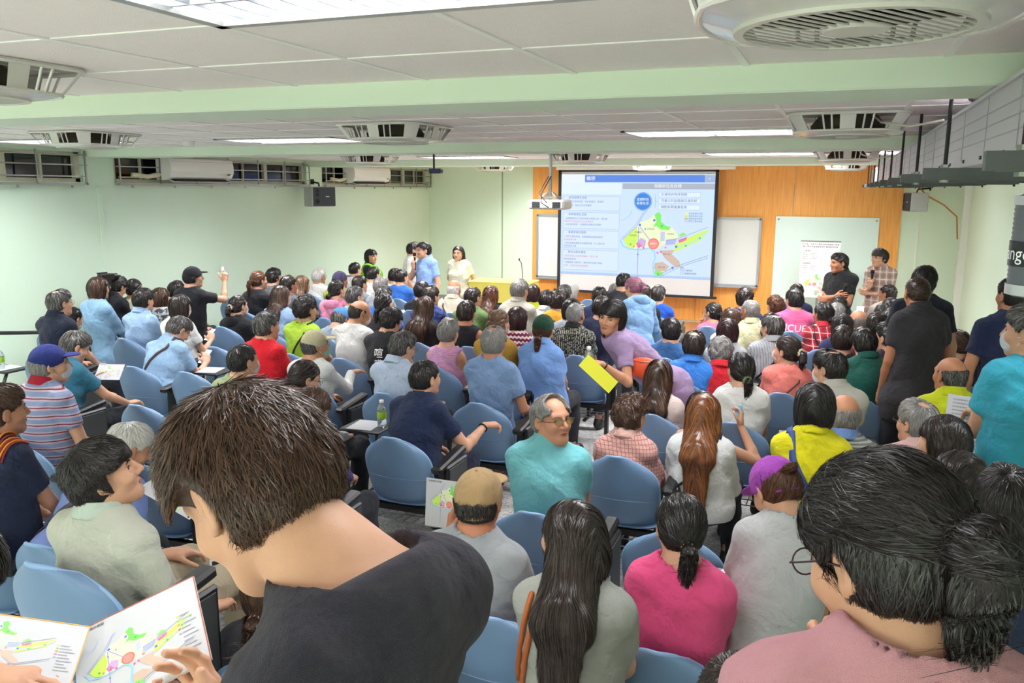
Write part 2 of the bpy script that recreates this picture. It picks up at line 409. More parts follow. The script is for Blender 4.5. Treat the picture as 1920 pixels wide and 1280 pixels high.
def head_prims(H, s, sex, fat=1.):
    """H maps head-frame points to body space"""
    O, R = H; g = lambda x, y, z: O + R @ (V(x, y, z) * s)
    m = .94 if sex == 'f' else 1.; L = []
    L += [(Ell(g(0, -.014, .030), V(.0765, .094, .084) * s, R), .01), (Ell(g(0, .030, -.022), V(.0580 * fat, .060, .084) * s, R), .03)]
    L += [(Cap(g(0, .066, -.090 * m - .002), g(0, .055, -.080), .021 * s, .024 * s), .03)]
    for q in (-1, 1):
        L += [(Cap(g(q * .047 * fat, -.004, -.050), g(q * .016, .060, -.088 * m), .019 * s, .019 * s), .03),
              (Ell(g(q * .038, .055, -.026), V(.025, .026, .023) * s, R), .025),
              (Cap(g(q * .012, .079, .029), g(q * .044, .066, .030), .009 * s, .009 * s), .018)]
    for q in (-1, 1): L += [(Ell(g(q * .032, .096, .005), V(.018, .014, .012) * s, R), .016, 's')]
    L += [(Cap(g(0, .086, .018), g(0, .109, -.023), .0075 * s, .0115 * s), .010), (Cap(g(-.0125, .096, -.030), g(.0125, .096, -.030), .0082 * s, .0082 * s), .006)]
    L += [(Cap(g(-.018, .082, -.055), g(0, .0875, -.053), .0055 * s, .0068 * s), .007), (Cap(g(.018, .082, -.055), g(0, .0875, -.053), .0055 * s, .0068 * s), .007),
          (Cap(g(-.014, .081, -.064), g(.014, .081, -.064), .0068 * s, .0068 * s), .008), (Cap(g(-.020, .0915, -.0595), g(.020, .0915, -.0595), .0022 * s, .0022 * s), .004, 's')]
    for q in (-1, 1):
        Re = R @ rotz(q * .35) @ rotx(-.2)
        L += [(Ell(g(q * .080, -.012, -.002), V(.0095, .019, .033) * s, Re), .008), (Ell(g(q * .089, -.008, .002), V(.006, .011, .019) * s, Re), .006, 's'), (Ell(g(q * .077, -.002, -.028), V(.007, .009, .011) * s, R), .008)]
    return L
def hand_prims(W, f, n, side, s=1., curl=.45, spread=1., thumb=.5):
    """W wrist, f finger direction, n palm normal (side the fingers curl to)"""
    f = nrm(f); n = nrm(n - f * (n @ f)); lat = nrm(np.cross(f, n)) * side  # towards the thumb
    R = np.stack([lat, f, n], 1); g = lambda a, b, c: W + R @ (V(a, b, c) * s); L = []; tips = []
    L += [(Cap(W, g(0, .03, 0), .022 * s, .024 * s, n, .75), .015), (Box(g(0, .052, 0), V(.039, .042, .0135) * s, R, .012 * s), .012), (Ell(g(.024, .028, .008), V(.018, .026, .014) * s, R), .012)]
    for i, (x, ln, r) in enumerate([(.0305, .072, .0085), (.0105, .080, .0088), (-.0100, .075, .0083), (-.0295, .059, .0074)]):
        p = g(x, .085 - .004 * abs(i - 1), 0); a = curl * (.55 + .1 * i); ang = x * 3. * spread
        for j, fr in enumerate((.45, .31, .26)):
            d = R @ V(math.sin(ang) * math.cos(a), math.cos(ang) * math.cos(a), math.sin(a)); q = p + d * ln * fr * s
            r2 = r * (1 - .08 * (j + 1)); L.append((Cap(p, q, r * (1 - .08 * j) * s, r2 * s), .0045)); p = q; a += curl * (.9 if j == 0 else .7)
        tips.append((p, d, r))
    p = g(.030, .024, .006); d1 = R @ nrm(V(.75, .62, .25 + thumb * .5))
    q = p + d1 * .038 * s; L.append((Cap(p, q, .0125 * s, .0105 * s), .008)); d2 = R @ nrm(V(.35 - thumb * .4, .85, .25 + thumb * .6)); q2 = q + d2 * .030 * s
    L.append((Cap(q, q2, .0102 * s, .0092 * s), .004)); d3 = R @ nrm(V(.15 - thumb * .5, .9, .2 + thumb * .6)); q3 = q2 + d3 * .022 * s; L.append((Cap(q2, q3, .0092 * s, .0078 * s), .004))
    tips.append((q3, d3, .008)); return L, g(0, .07, .02), R

HAIRS = {'black': ('#090809', '#383230'), 'dark': ('#110d0c', '#463832'), 'brown': ('#1c120d', '#6a4a38'), 'auburn': ('#2c160f', '#7a4a30'), 'orange': ('#4a2715', '#a5683c'),
         'light': ('#3a281d', '#9a7456'), 'grey': ('#6b6866', '#a5a29f'), 'salt': ('#242222', '#605c5a'), 'white': ('#b5b2ae', '#e9e6e2'), 'pink': ('#6d3f52', '#c98aa0'), 'maroon': ('#1c0f12', '#4a2a2e')}
GREY = {'salt': .16, 'grey': .3}

def build_person(label, head, seat, fz, sit=True, yaw=0., hyaw=0., pitch=0., roll=0., sex='m', hair='short', hc='black', skin='#cd9c80', top='tee', col='#888888', pat=None,
                 c2='#ffffff', c3=None, psc=1., bot='#2a2c35', L='lap', R='lap', lod=2, fat=1., s=.965, extra=(), cat='person', face=None, collar=None, tw=0., shoes='#2a2a2c', seed=0, group=None, nude=None, spiky=.3, hipz=None, hold=None, toff=None, hairt=0., wide=1., neckr=1.):
    """head = top of the head in the room, seat = (x, y) of the hips, fz = height of the floor under the feet, yaw = heading of the body in degrees"""
    rng = np.random.default_rng(seed + 17); yw = math.radians(yaw); Rb = rotz(-yw)
    loc = V(seat[0], seat[1], fz); root = thing('person', label, cat, tuple(loc), yw, group)
    T3 = lambda p: Rb @ (V(*p) - loc)
    ht = T3(head); Rh = rotz(math.radians(hyaw) - yw) @ roty(math.radians(roll)) @ rotx(-math.radians(pitch))
    O = ht - V(0, 0, .126 * s) - Rh @ V(0, -.018 * s, 0) * (1 if abs(pitch) > 25 else 0); H = (O, Rh)
    hg = lambda x, y, z: O + Rh @ (V(x, y, z) * s)
    hf, hcs = [(.0036, .009), (.0052, .012), (.0066, .014), (.0085, .017), (.0105, .021)][lod]
    sw = (.156 if sex == 'm' else .136) * s * wide; fem = sex == 'f'
    nb = hg(0, -.028, -.075); T = nb + V(0, -.028, -.095) * s + (nb - O) * V(.25, .25, 0)
    if toff: T = T + Rb @ V(*toff)
    hip = V(0, .0, .545 if sit else O[2] * .545)
    if hipz: hip[2] = hipz - fz if hipz > 3 else hipz
    sp = nrm(T - hip); Rt = rotz(math.radians(tw)); fwd = nrm(np.cross(sp, Rt @ V(1, 0, 0))); rt = nrm(np.cross(fwd, sp)); Rs = np.stack([rt, fwd, sp], 1)
    Sh = {-1: T + Rt @ V(-sw, 0, 0) + sp * -.03 * s, 1: T + Rt @ V(sw, 0, 0) + sp * -.03 * s}
    tl = np.linalg.norm(T - hip)
    def torso(o):
        f = fat; P = [(Ell(hip + V(0, 0, .01), V(.155 * (1.04 if fem else 1) * f + o, .115 * f + o, .12 + o) * s, np.eye(3)), .05)]
        P += [(Cap(hip + sp * .08, T - sp * .20 * s, (.138 * f + o) * s, (.143 * f + o) * s, Rs[:, 1], .78), .06)]
        P += [(Ell(T - sp * .15 * s - fwd * .005, V(sw * .93 * f ** .5 + o, (.108 if fem else .116) * f + o, .165 + o) * s, Rs), .06)]
        P += [(Cap(Sh[-1] * .9 + Sh[1] * .1, Sh[1] * .9 + Sh[-1] * .1, (.050 + o) * s, (.050 + o) * s, fwd, 1.05), .06)]
        if fem: P += [(Ell(T - sp * .20 * s + fwd * .075 * s + rt * q * .065 * s, V(.062 + o, .055 + o, .058 + o) * s, Rs), .05) for q in (-1, 1)]
        for q in (-1, 1): P += [(Cap(nb * .55 + T * .45, Sh[q] * .72 + T * .28 + sp * .012, (.042 + o) * s, (.040 + o) * s), .05)]
        return P
    l1, l2 = .285 * s, .245 * s; arms = {}; hp = []; hinfo = {}
    for q, spec in ((-1, L), (1, R)):
        S = Sh[q]; pole = V(q * .45, -.35, -1.); f = None; n = None; curl = .5; th = .4
        if spec == 'lap': W = hip + V(q * .10, .33, .07); f = V(-q * .35, .9, -.15); n = V(0, 0, -1.)
        elif spec == 'desk': W = V(q * .09, .42, .74 - 0); f = V(-q * .6, .75, -.05); n = V(0, 0, -1.)
        elif spec == 'hold': W = T + V(q * .10, .33, -.20); f = V(-q * .35, .55, .75); n = V(-q * .75, .5, -.1); curl = .7; th = .8
        elif spec == 'down': W = S + V(q * .07, .04, -.51 * s); f = V(0, .08, -1.); n = V(-q, 0, 0)
        elif spec == 'rest': W = S + V(q * .05, .26, -.33); f = V(-q * .3, .9, -.2); n = V(0, 0, -1.)
        elif spec == 'chin': W = hg(q * .045, .075, -.185); pole = V(q * .5, .5, -1.); f = nrm(hg(q * .02, .09, -.09) - W); n = nrm(V(0, -1., .2)); curl = 1.1
        elif spec == 'cross': W = T + V(-q * .07, .20 + .03 * q, -.25 + .035 * q); pole = V(q * 1., -.2, -.9); f = V(-q, .12, .18); n = V(0, -1., 0); curl = .45
        elif spec == 'back': W = hip + V(q * .05, -.19, .06); pole = V(q * 1., -.5, -.2); f = V(-q * .8, -.1, -.5); n = V(0, 1., 0)
        elif spec == 'hip': W = hip + V(q * .22, .02, .09); pole = V(q * 1., -.6, .1); f = V(-q * .5, .8, -.3); n = V(-q, 0, -.2)
        else:
            wd = spec[0] == 'W'
            if wd: spec = (tuple(T3(spec[1])),) + tuple(None if v is None else (v if np.isscalar(v) else tuple(Rb @ V(*v))) for v in spec[2:])
            W = V(*spec[0]) if wd else T + V(*spec[0])
            f = V(*spec[1]) if len(spec) > 1 and spec[1] else None; n = V(*spec[2]) if len(spec) > 2 and spec[2] else None
            if len(spec) > 3 and spec[3] is not None: curl = spec[3]
            if len(spec) > 4 and spec[4] is not None: pole = V(*spec[4])
        E_, W = ik(S, W, pole, l1, l2)
        if f is None: f = nrm(W - E_)
        if n is None: n = V(-q * .6, .2, -.6)
        a_ = .92 if fem else 1.
        arms[q] = [(Cap(S, E_, .047 * a_ * s * fat ** .5, .036 * a_ * s), .03), (Cap(E_, E_ * .7 + W * .3, .034 * a_ * s, .036 * a_ * s), .012), (Cap(E_ * .7 + W * .3, W, .036 * a_ * s, .0225 * a_ * s), .012)]
        ph, pc, Rp = hand_prims(W, f, n, q * 1., s * (.95 if fem else 1.), curl, thumb=th); hp += ph; hinfo[q] = (S, E_, W, pc, Rp)
    legs = {}
    for q in (-1, 1):
        if sit: a, k, an, toe = V(q * .085, .03, .535), V(q * .125, .46, .52), V(q * .13, .44, .09), V(q * .15, .60, .045)
        else: a, k, an, toe = V(q * .085, 0, hip[2] - .03), V(q * .10, .03, hip[2] * .53), V(q * .11, -.02, .085), V(q * .13, .13, .04)
        legs[q] = (a, k, an, toe)
    def legp(o): return [(Cap(a_, b_, (ra + o) * s, (rb + o) * s), .03) for q in (-1, 1) for a_, b_, ra, rb in ((legs[q][0], legs[q][1], .078 * fat ** .5, .055), (legs[q][1], legs[q][1] * .6 + legs[q][2] * .4, .053, .052), (legs[q][1] * .6 + legs[q][2] * .4, legs[q][2], .052, .037))]
    neck = [(Cap(hg(0, -.022, -.035), T + sp * .0, (.053 if fem else .060) * s, (.062 if fem else .071) * s), .04)]
    body = torso(0) + neck + arms[-1] + arms[1] + legp(0) + [(Cap(legs[q][2], legs[q][3], .034, .026), .02) for q in (-1, 1)] + head_prims(H, s, sex, fat ** .35) + hp
    fine = [(O - .13 * s, O + .14 * s, hf)]
    for q in (-1, 1):
        c = hinfo[q][3]; fine.append((c - .11, c + .11, hf if lod < 2 else min(.0075, hf)))
    G = Grid(body, hcs, fine); Vt, F = G.nets(); O_ = O
    C = Vt[F].mean(1); ql = (C - O) @ Rh / s; 
    sm = skin_mat(skin); 
    b = link('body', mesh_of('body', Vt, quads=F, mats=[sm]), root)
    if nude is not None: return root, G, hinfo, H
    # --- shirt
    sleeve = {'tee': .62, 'polo': .62, 'blouse': .6, 'tank': 0., 'vest': 0., 'long': 1.9, 'shirt': .66, 'hood': 1.9, 'lshirt': 1.9, 'cap': .3}[top]
    o = .016 if top not in ('hood', 'blouse') else .022
    P = torso(o); op = []
    P.append((Ell(hip - V(0, 0, .04 if not sit else .0), V((.150 + o) * fat * (1.05 if fem else 1), (.118 + o) * fat, .24) * s), .05))
    for q in (-1, 1):
        S, E_, W = hinfo[q][:3]
        if sleeve == 0: continue
        r0 = (.058 if not fem else .053) * s * fat ** .5; r1 = .052 * s + (.006 if top in ('tee', 'blouse') else 0)
        if sleeve <= 1: e = S + (E_ - S) * sleeve; P.append((CutCap(S, e + nrm(E_ - S) * .03, r0, r1, e), .035))
        else:
            P += [(Cap(S, E_, r0, .050 * s), .035), (Cap(E_, W + nrm(W - E_) * .0, .050 * s, .036 * s), .02)]; P[-1] = (CutCap(E_, W, .046 * s, .034 * s, W - nrm(W - E_) * .015), .02)
    P.append((Cap(T - sp * .07 + fwd * .005, T + sp * .022 + fwd * .012, .095 * s, .076 * s), .05))
    lo = np.min([p[0].lo for p in P], 0) - .03; hi = np.max([p[0].hi for p in P], 0) + .03; lo[2] = max(lo[2], hip[2] - .16)
    gs = Grid(P, hcs * .85, (), lo=lo, hi=hi)
    wrinkle(gs, rng, .0075 if lod > 1 else .0065, fr=19, sx=1.1)
    x, y, z = gs.full()
    for e, d, r in op:          # cut the sleeve ends open
        pass
    nr = {'tee': .070, 'polo': .066, 'shirt': .066, 'lshirt': .066, 'blouse': .076, 'tank': .088, 'vest': .085, 'long': .074, 'hood': .074, 'cap': .08}[top] * s * neckr
    if top in ('tank', 'vest'):
        for q in (-1, 1): gs.put(Ell(Sh[q] + V(q * .045, 0, -.02), V(.055, .13, .10) * s), .01, 's')
    na = nrm(nrm(nb - T) + sp * .6 + fwd * .12); gs.put(CutCap(T + na * .22, T - na * .2, nr * 1.02, nr * 1.02, T + na * (.046 if not fem else .036) + fwd * .012), .014, 's')
    gs.cut(hip - V(0, 0, .13 if not sit else .06), V(0, 0, -1))
    mt = cloth(col, pat, c2, c3, psc)
    sv, sf = gs.nets(); shirt = link('shirt', mesh_of('shirt', sv, quads=sf, mats=[mt]), root)
    if top in ('polo', 'shirt', 'lshirt'):   # stand collar folded over
        cd = nrm(hg(0, -.022, -.035) - T); base = T + sp * .062 + fwd * .012
        pc = [(Cap(base - cd * .006, base + cd * .032, nr + .018, nr + .008), .008)]
        gc = Grid(pc, min(hf, .0055)); gc.put(Cap(base - cd * .08, base + cd * .12, nr + .004, nr - .008), .003, 's')
        gc.cut(base + cd * .040, cd, .002); gc.cut(base - cd * .016, -cd, .002)
        gc.put(Ell(base + fwd * .09 - cd * .01, V(.022, .05, .08)), .006, 's')
        cv, cf = gc.nets()
        if len(cf): link('collar', mesh_of('collar', cv, quads=cf, mats=[cloth(collar) if collar else cloth(col)]), root)
    if top == 'hood':
        pc = [(Ell(T + sp * .02 - fwd * .055, V(.105, .075, .075) * s, Rs), .02)]; gc = Grid(pc, max(hf, .007))
        gc.put(Ell(T + sp * .06 - fwd * .02, V(.08, .07, .07) * s, Rs), .01, 's'); cv, cf = gc.nets(); link('hood', mesh_of('hood', cv, quads=cf, mats=[mt]), root)
    # --- trousers and shoes
    P = [(Ell(hip, V(.172, .128, .125) * s * V(fat, fat, 1)), .05)] + legp(.014)
    gt = Grid(P, hcs * 1.15); gt.cut(hip + V(0, 0, .10), V(0, 0, 1))
    for q in (-1, 1): gt.put(Cap(legs[q][2] + V(0, 0, .045), legs[q][2] - V(0, 0, .1), .042), .004, 's')
    gt.cut(V(0, 0, .10), V(0, 0, -1))
    tv, tf = gt.nets(); link('trousers', mesh_of('trousers', tv, quads=tf, mats=[cloth(bot)]), root)
    for q in (-1, 1):
        an, toe = legs[q][2], legs[q][3]; dd = nrm((toe - an) * V(1, 1, 0))
        gg = Grid([(Cap(V(an[0], an[1], .05) - dd * .03, V(toe[0], toe[1], .042), .043, .040, V(0, 0, 1), .95), .02), (Cap(V(an[0], an[1], .05), V(an[0], an[1], .085), .045, .046), .02)], .010 if lod < 3 else .016)
        gg.cut(V(0, 0, .004), V(0, 0, -1)); vv, ff = gg.nets(); link('shoe', mesh_of('shoe', vv, quads=ff, mats=[mat('shoe_leather', shoes, .5)]), root)
    # --- eyes and eyebrows when the face can be seen
    cam = Rb @ (V(0, 0, 2.5) - loc); fv = (nrm(cam - O)) @ (Rh @ V(0, 1, 0))
    if face is None: face = fv > -.5
    if face:
        fdir = Rh @ V(0, 1., 0)
        surf = lambda x_, z_, off: onto(G, hg(x_, .06, z_), -fdir, off * s, .07)
        for q in (-1, 1):
            c = surf(q * .0325, .004, 0.); link('eye', eye_mesh(), root, loc=tuple(c - fdir * .0105 * s), R=Rh @ rotz(-q * .25) @ np.diag([1.12, 1, .50]) * s).scale = (1.12 * s, s, .52 * s)
            m = MB().tube([surf(q * x_, z_, .0008) for x_, z_ in ((.0195, .0035), (.025, .0095), (.0325, .0115), (.040, .0095), (.0465, .0035))], [.0007, .0013, .0015, .0014, .0009], 5); m.build('eyelid', hair_mat('#0c0808', '#20140f'), root, smooth=True)
        hm = hair_mat(*HAIRS[hc if hc not in ('white', 'pink') else 'salt'])
        for q in (-1, 1):
            MB().tube([surf(q * x_, z_, .0008) for x_, z_ in ((.016, .0225), (.026, .0275), (.038, .0275), (.048, .0215))], [.0020, .0031, .0027, .001], 6).build('eyebrow', hm, root, smooth=True)
        m = MB()
        m.tube([surf(x_, z_, .0004) for x_, z_ in ((-.023, -.0595), (-.012, -.0565), (-.004, -.0550), (0, -.0558), (.004, -.0550), (.012, -.0565), (.023, -.0595))], np.array([.0008, .0026, .0032, .0028, .0032, .0026, .0008]) * s, 6)
        m.tube([surf(x_, z_, .0004) for x_, z_ in ((-.022, -.0602), (-.012, -.0632), (0, -.0645), (.012, -.0632), (.022, -.0602))], np.array([.0008, .0030, .0040, .0030, .0008]) * s, 6)
        m.build('lips', mat('lips', '#b0645c' if fem else '#9c6657', .45), root, smooth=True)
    build_hair(root, H, s, hair, hc, T, sp, fwd, lod, rng, fem, G, gs, spiky, any(e[0] == 'cap' for e in extra), hairt)
    info = dict(root=root, H=H, hg=hg, G=G, gs=gs, T=T, sp=sp, fwd=fwd, rt=rt, Sh=Sh, hip=hip, hand=hinfo, loc=loc, yw=yw, s=s, lod=lod, hf=hf, Rh=Rh, cloth=mt, fem=fem)
    for e in extra: EXTRA[e[0]](info, *e[1:])
    if hold: hold_item(info, *hold)
    return info

def build_hair(root, H, s, style, hc, T, sp, fwd, lod, rng, fem, G, gs, spiky, capped=False, hairt=0.):
    O, R = H; g = lambda x, y, z: O + R @ (V(x, y, z) * s)
    st = style.split('+'); base = st[0]; t = {'buzz': .003, 'fade': .010, 'short': .014, 'curly': .022, 'bald': .004, 'bob': .018, 'long': .015, 'pony': .009, 'bun': .009, 'mop': .016}[base] + hairt
    P = []; dn = V(0, 0, -1.); W2 = lambda p, d: p + V(*d) * s
    P.append((Ell(g(0, -.014, .030), (V(.0765, .094, .084) + t) * s, R), .01))
    P.append((Ell(g(0, -.045, -.012), V(.066 + t * .7, .060 + t * .6, .075) * s, R), .03))
    if base in ('short', 'mop', 'curly'): P.append((Ell(g(0, .018, .075), V(.062, .068, .038 + t) * s, R), .03))
    back = nrm(-fwd * V(1, 1, 0) + 1e-6)
    b0 = g(0, -.06, -.05); tail = None; tie = None
    if base == 'bob':
        P += [(Ell(g(0, -.030, -.030), V(.089, .086, .092) * s, R), .03), (Ell(g(0, -.028, -.066), V(.080, .075, .052) * s, R), .03)]
    if base == 'long':
        P += [(Ell(g(0, -.030, -.030), V(.090, .084, .10) * s, R), .03)]
        e = np.array([b0[0], b0[1], b0[2]]); LL = .26 if 'xl' in st else (.10 if 'mid' in st else .18)
        bk = onto(gs, T - sp * .02 + V(0, 0, .0), fwd, .018); lw = onto(gs, T - sp * (LL + .03 * rng.random()), fwd, .012)
        P += [(Cap(e, bk, .072 * s, .072 * s, fwd, .58), .04), (Cap(bk, lw, .074 * s, .056 * s, fwd, .32), .03)]
        for q in (-1, 1): P += [(Cap(g(q * .062, -.02, -.04), bk + np.cross(sp, fwd) * 0 + V(q * .05, 0, .0), .034 * s, .042 * s), .03)]
        tail = (e, bk, lw)
    if base in ('pony', 'bun') or 'pony' in st:
        low = 'low' in st; hi_ = 'high' in st
        tie = g(0, -.112, -.045 if low else (.05 if hi_ else .005))
        if 'bun' in st or base == 'bun':
            P += [(Ell(tie + R @ V(0, -.022, 0), V(.036, .030, .034) * s, R), .012)]
        else:
            ln = .10 if 'stub' in st else (.30 if 'xl' in st else .20)
            p1 = tie + R @ V(0, -.035, -.02) * s; p2 = p1 + (back * .012 + dn * ln * .5); p3 = p1 + (back * .0 + dn * ln)
            for p in (p2, p3):
                for _ in range(12):
                    dd = float(gs.sample(p[None])[0])
                    if dd < .03: p += back * (.03 - dd)
            tk = 1.6 if hairt > 0 else 1.; P += [(Cap(tie, p1, .016 * s * tk, .026 * s * tk), .012), (Cap(p1, p2, .027 * s * tk, .032 * s * tk), .015), (Cap(p2, p3, .032 * s * tk, .010 * s * tk), .015)]; tail = (tie, p1, p2, p3)
    hs = [.0042, .0062, .008, .0105, .014][lod]
    gh = Grid(P, hs, pad=.02)
    # displaced mass
    x, y, z = gh.full(); ph = rng.uniform(0, 6, 4); a = {'curly': .006, 'mop': .004}.get(base, .0018)
    fq = 95 if base == 'curly' else 60
    gh.d = gh.d + (a * (np.sin(x * fq + ph[0] + 2 * np.sin(z * 40)) * np.sin(y * fq + ph[1]) + .6 * np.sin(z * fq * .8 + ph[2]) * np.sin(x * fq * .9))).astype(f32)
    # face opening
    q = ((x - O[0]) * R[0, 0] + (y - O[1]) * R[1, 0] + (z - O[2]) * R[2, 0]) / s
    v = ((x - O[0]) * R[0, 1] + (y - O[1]) * R[1, 1] + (z - O[2]) * R[2, 1]) / s
    w = ((x - O[0]) * R[0, 2] + (y - O[1]) * R[1, 2] + (z - O[2]) * R[2, 2]) / s
    if base in ('bob', 'mop') or 'fringe' in st: line = np.maximum(.040 - np.abs(q) * .1, 0) * 1. ; e = np.minimum(v - (.012 if base != 'mop' else .010) + .45 * np.maximum(w + .02, 0) * 0, (line - w)) if True else 0
    else:
        hl = .072 - 6.5 * q * q
        if base == 'bald': hl = .03 - 0 * q
        e = np.minimum(v - np.clip(.004 + .55 * (w + .02), -.012 if not fem else -.0, .5), hl - w + 0 * v)
        e = np.maximum(e, np.minimum(hl - w, v - .035))
    e = (e * s).astype(f32); gh.d = np.maximum(gh.d, e)
    if base == 'bald': gh.d = np.maximum(gh.d, ((w - (.038 + .55 * np.maximum(v * -1 - .02, 0) * .3)) * s).astype(f32)); gh.d = np.maximum(gh.d, (.045 * 0 + (v - .02) * s).astype(f32))
    if 'thin' in st: gh.put(Ell(g(0, -.045, .125), V(.042, .045, .028) * s, R), .01, 's')
    if 'recede' in st: gh.put(Ell(g(0, .075, .10), V(.070, .075, .045) * s, R), .02, 's')
    if base in ('short', 'fade', 'buzz', 'bald', 'curly', 'mop'):   # nape and ears stay free
        nz = {'fade': -.035, 'buzz': -.045}.get(base, -.058 if not fem else -.075)
        gh.d = np.maximum(gh.d, ((nz - w + .3 * np.maximum(v, -.05)) * s).astype(f32))
        if base != 'mop':
            for k in (-1, 1): gh.put(Ell(g(k * (.092 + hairt), -.004 + hairt * .6, -.008 - hairt), V(.022 + hairt * 1.6, .028 + hairt * 1.3, .038 + hairt * 1.6) * s, R), .008, 's')
    if base in ('pony', 'bun'):
        m_ = ((-.062 - w) * s).astype(f32); keep = ((x - tie[0]) ** 2 + (y - tie[1]) ** 2 < (.055 * s) ** 2) if tail is not None else (m_ > 9)
        gh.d = np.where(keep, gh.d, np.maximum(gh.d, m_))
        for k in (-1, 1): gh.put(Ell(g(k * .094, -.002, -.010), V(.022, .024, .034) * s, R), .008, 's')
    if base == 'bob': gh.d = np.maximum(gh.d, ((-.108 - w) * s).astype(f32))
    if 'undercap' in st: gh.cut(g(0, 0, .035), R @ V(0, -.1, 1.))
    if capped: gh.cut(g(0, 0, .006), R @ V(0, .25, 1.)); gh.cut(g(0,0,.0),R@V(0,0,1.)) if False else None
    hv, hfc = gh.nets()
    if len(hfc) == 0: return
    nv = len(hv); rnd = np.full(nv, .10) + rng.random(nv) * .25
    # --- strands that follow the mass
    N = {'buzz': .5, 'fade': .8, 'bald': .5}.get(base, 1.); N = int(N * [17000, 5200, 2600, 1100, 420][lod]); wd = [.00075, .0012, .0017, .0026, .004][lod] * s
    ql = (hv - O) @ R / s; dsk = np.array(G.sample(hv)); ok = np.nonzero((dsk > .001) & (gh.grad(hv)[:, 2] > -.85))[0]
    if len(ok) > 20:
        area = rng.choice(ok, N); p = hv[area] + rng.normal(0, hs * .5, (N, 3)); whorl = g(0, -.045, .115) if base not in ('pony', 'bun') else (g(0, .12, .10))
        if base in ('bob', 'long') : whorl = None
        seg = {'buzz': 2, 'fade': 4, 'short': 6, 'bald': 3, 'curly': 6, 'mop': 7}.get(base, 8); ln = {'buzz': .006, 'fade': .022, 'short': .042, 'bald': .018, 'curly': .045, 'mop': .06, 'bob': .08, 'long': .12, 'pony': .08, 'bun': .07}[base] * s
        part = rng.random(N) * 0; tr = []; lift = rng.random(N) * (spiky if base in ('short', 'fade', 'mop', 'curly') else .30) * .012 + .0006; rr = rng.random(N)
        jit = rng.normal(0, 1, (N, 3)) * {'curly': .75, 'mop': .45, 'short': .26, 'fade': .24, 'long': .15, 'bob': .15}.get(base, .20)
        for k in range(seg + 1):
            gr = gh.grad(p); d = gh.sample(p); off = lift * (.2 + 1.6 * (k / seg) ** 2); corr = np.clip(d - off, -.02, .02)
            p = p - gr * (corr * np.where(np.abs(d) < .03, 1, 0))[:, None]
            nn = gr.copy(); tr.append((p.copy(), nn)); qq = (p - O) @ R / s
            if whorl is None: # centre parting then straight down
                fl = np.stack([np.sign(qq[:, 0] + 1e-4) * np.clip(.9 - np.abs(qq[:, 0]) * 9, 0, 1), np.full(N, -.25), np.full(N, -.35)], 1) @ R.T + dn * np.clip((.08 - qq[:, 2]) * 14, .05, 2.5)[:, None]
            elif base in ('pony', 'bun'):
                tt = tie - p; dist = np.linalg.norm(tt, axis=1, keepdims=True); fl = tt / (dist + 1e-6)
                if tail is not None:
                    past = ((p - tie) @ (back * .7 + dn * .7) > .0) & ((p[:, 2] < tie[2] - .01)); fl = np.where(past[:, None], dn + back * .05, fl)
            else:
                c = p - whorl; fl = c / (np.linalg.norm(c, axis=1, keepdims=True) + 1e-6) + dn * .25
                if base in ('mop', 'short') : fl += (R @ V(.25, .45, 0)) * (qq[:, 1] > -.02)[:, None]
            if base == 'curly': fl = fl + np.stack([np.sin(p[:, 1] * 160 + rr * 6), np.sin(p[:, 2] * 160 + rr * 6), np.sin(p[:, 0] * 160)], 1) * .9
            fl = fl + jit; fl = fl - gr * (fl * gr).sum(1)[:, None]; fl /= np.linalg.norm(fl, axis=1, keepdims=True) + 1e-6
            p = p + fl * (ln / seg) * (.6 + .8 * rr)[:, None]
        if base in ('short', 'fade', 'buzz', 'curly', 'bald'):
            keep = np.ones(N, bool)
            for kk in (-1, 1):
                for pk, _n in tr: keep &= np.linalg.norm((pk - g(kk * .088, -.006, -.010)) / s, axis=1) > .033 + hairt * 1.2
            tr = [(a_[keep], b_[keep]) for a_, b_ in tr]; rr = rr[keep]; N = int(keep.sum())
        Pv = []; tw_ = rng.normal(0, .55, N)
        for k in range(seg + 1):
            pk, nk = tr[k]; a_ = tr[min(k + 1, seg)][0] - tr[max(k - 1, 0)][0]; sd = np.cross(a_, nk); sd /= np.linalg.norm(sd, axis=1, keepdims=True) + 1e-9; sd = sd + nk * tw_[:, None]; sd /= np.linalg.norm(sd, axis=1, keepdims=True) + 1e-9
            ww = wd * (1 - .75 * (k / seg) ** 2); Pv += [pk - sd * ww, pk + sd * ww]
        Pv = np.stack(Pv, 1).reshape(-1, 3); m = 2 * (seg + 1); b = np.arange(N)[:, None] * m + nv
        Fq = np.concatenate([b + np.array([[2 * k, 2 * k + 1, 2 * k + 3, 2 * k + 2]]) for k in range(seg)])
        hv = np.concatenate([hv, Pv]); hfc = np.concatenate([hfc, Fq]); rnd = np.concatenate([rnd, np.repeat(rr, m)])
    link('hair', mesh_of('hair', hv, quads=hfc, mats=[hair_mat(*HAIRS[hc], GREY.get(hc, 0.))], attr=rnd), root)

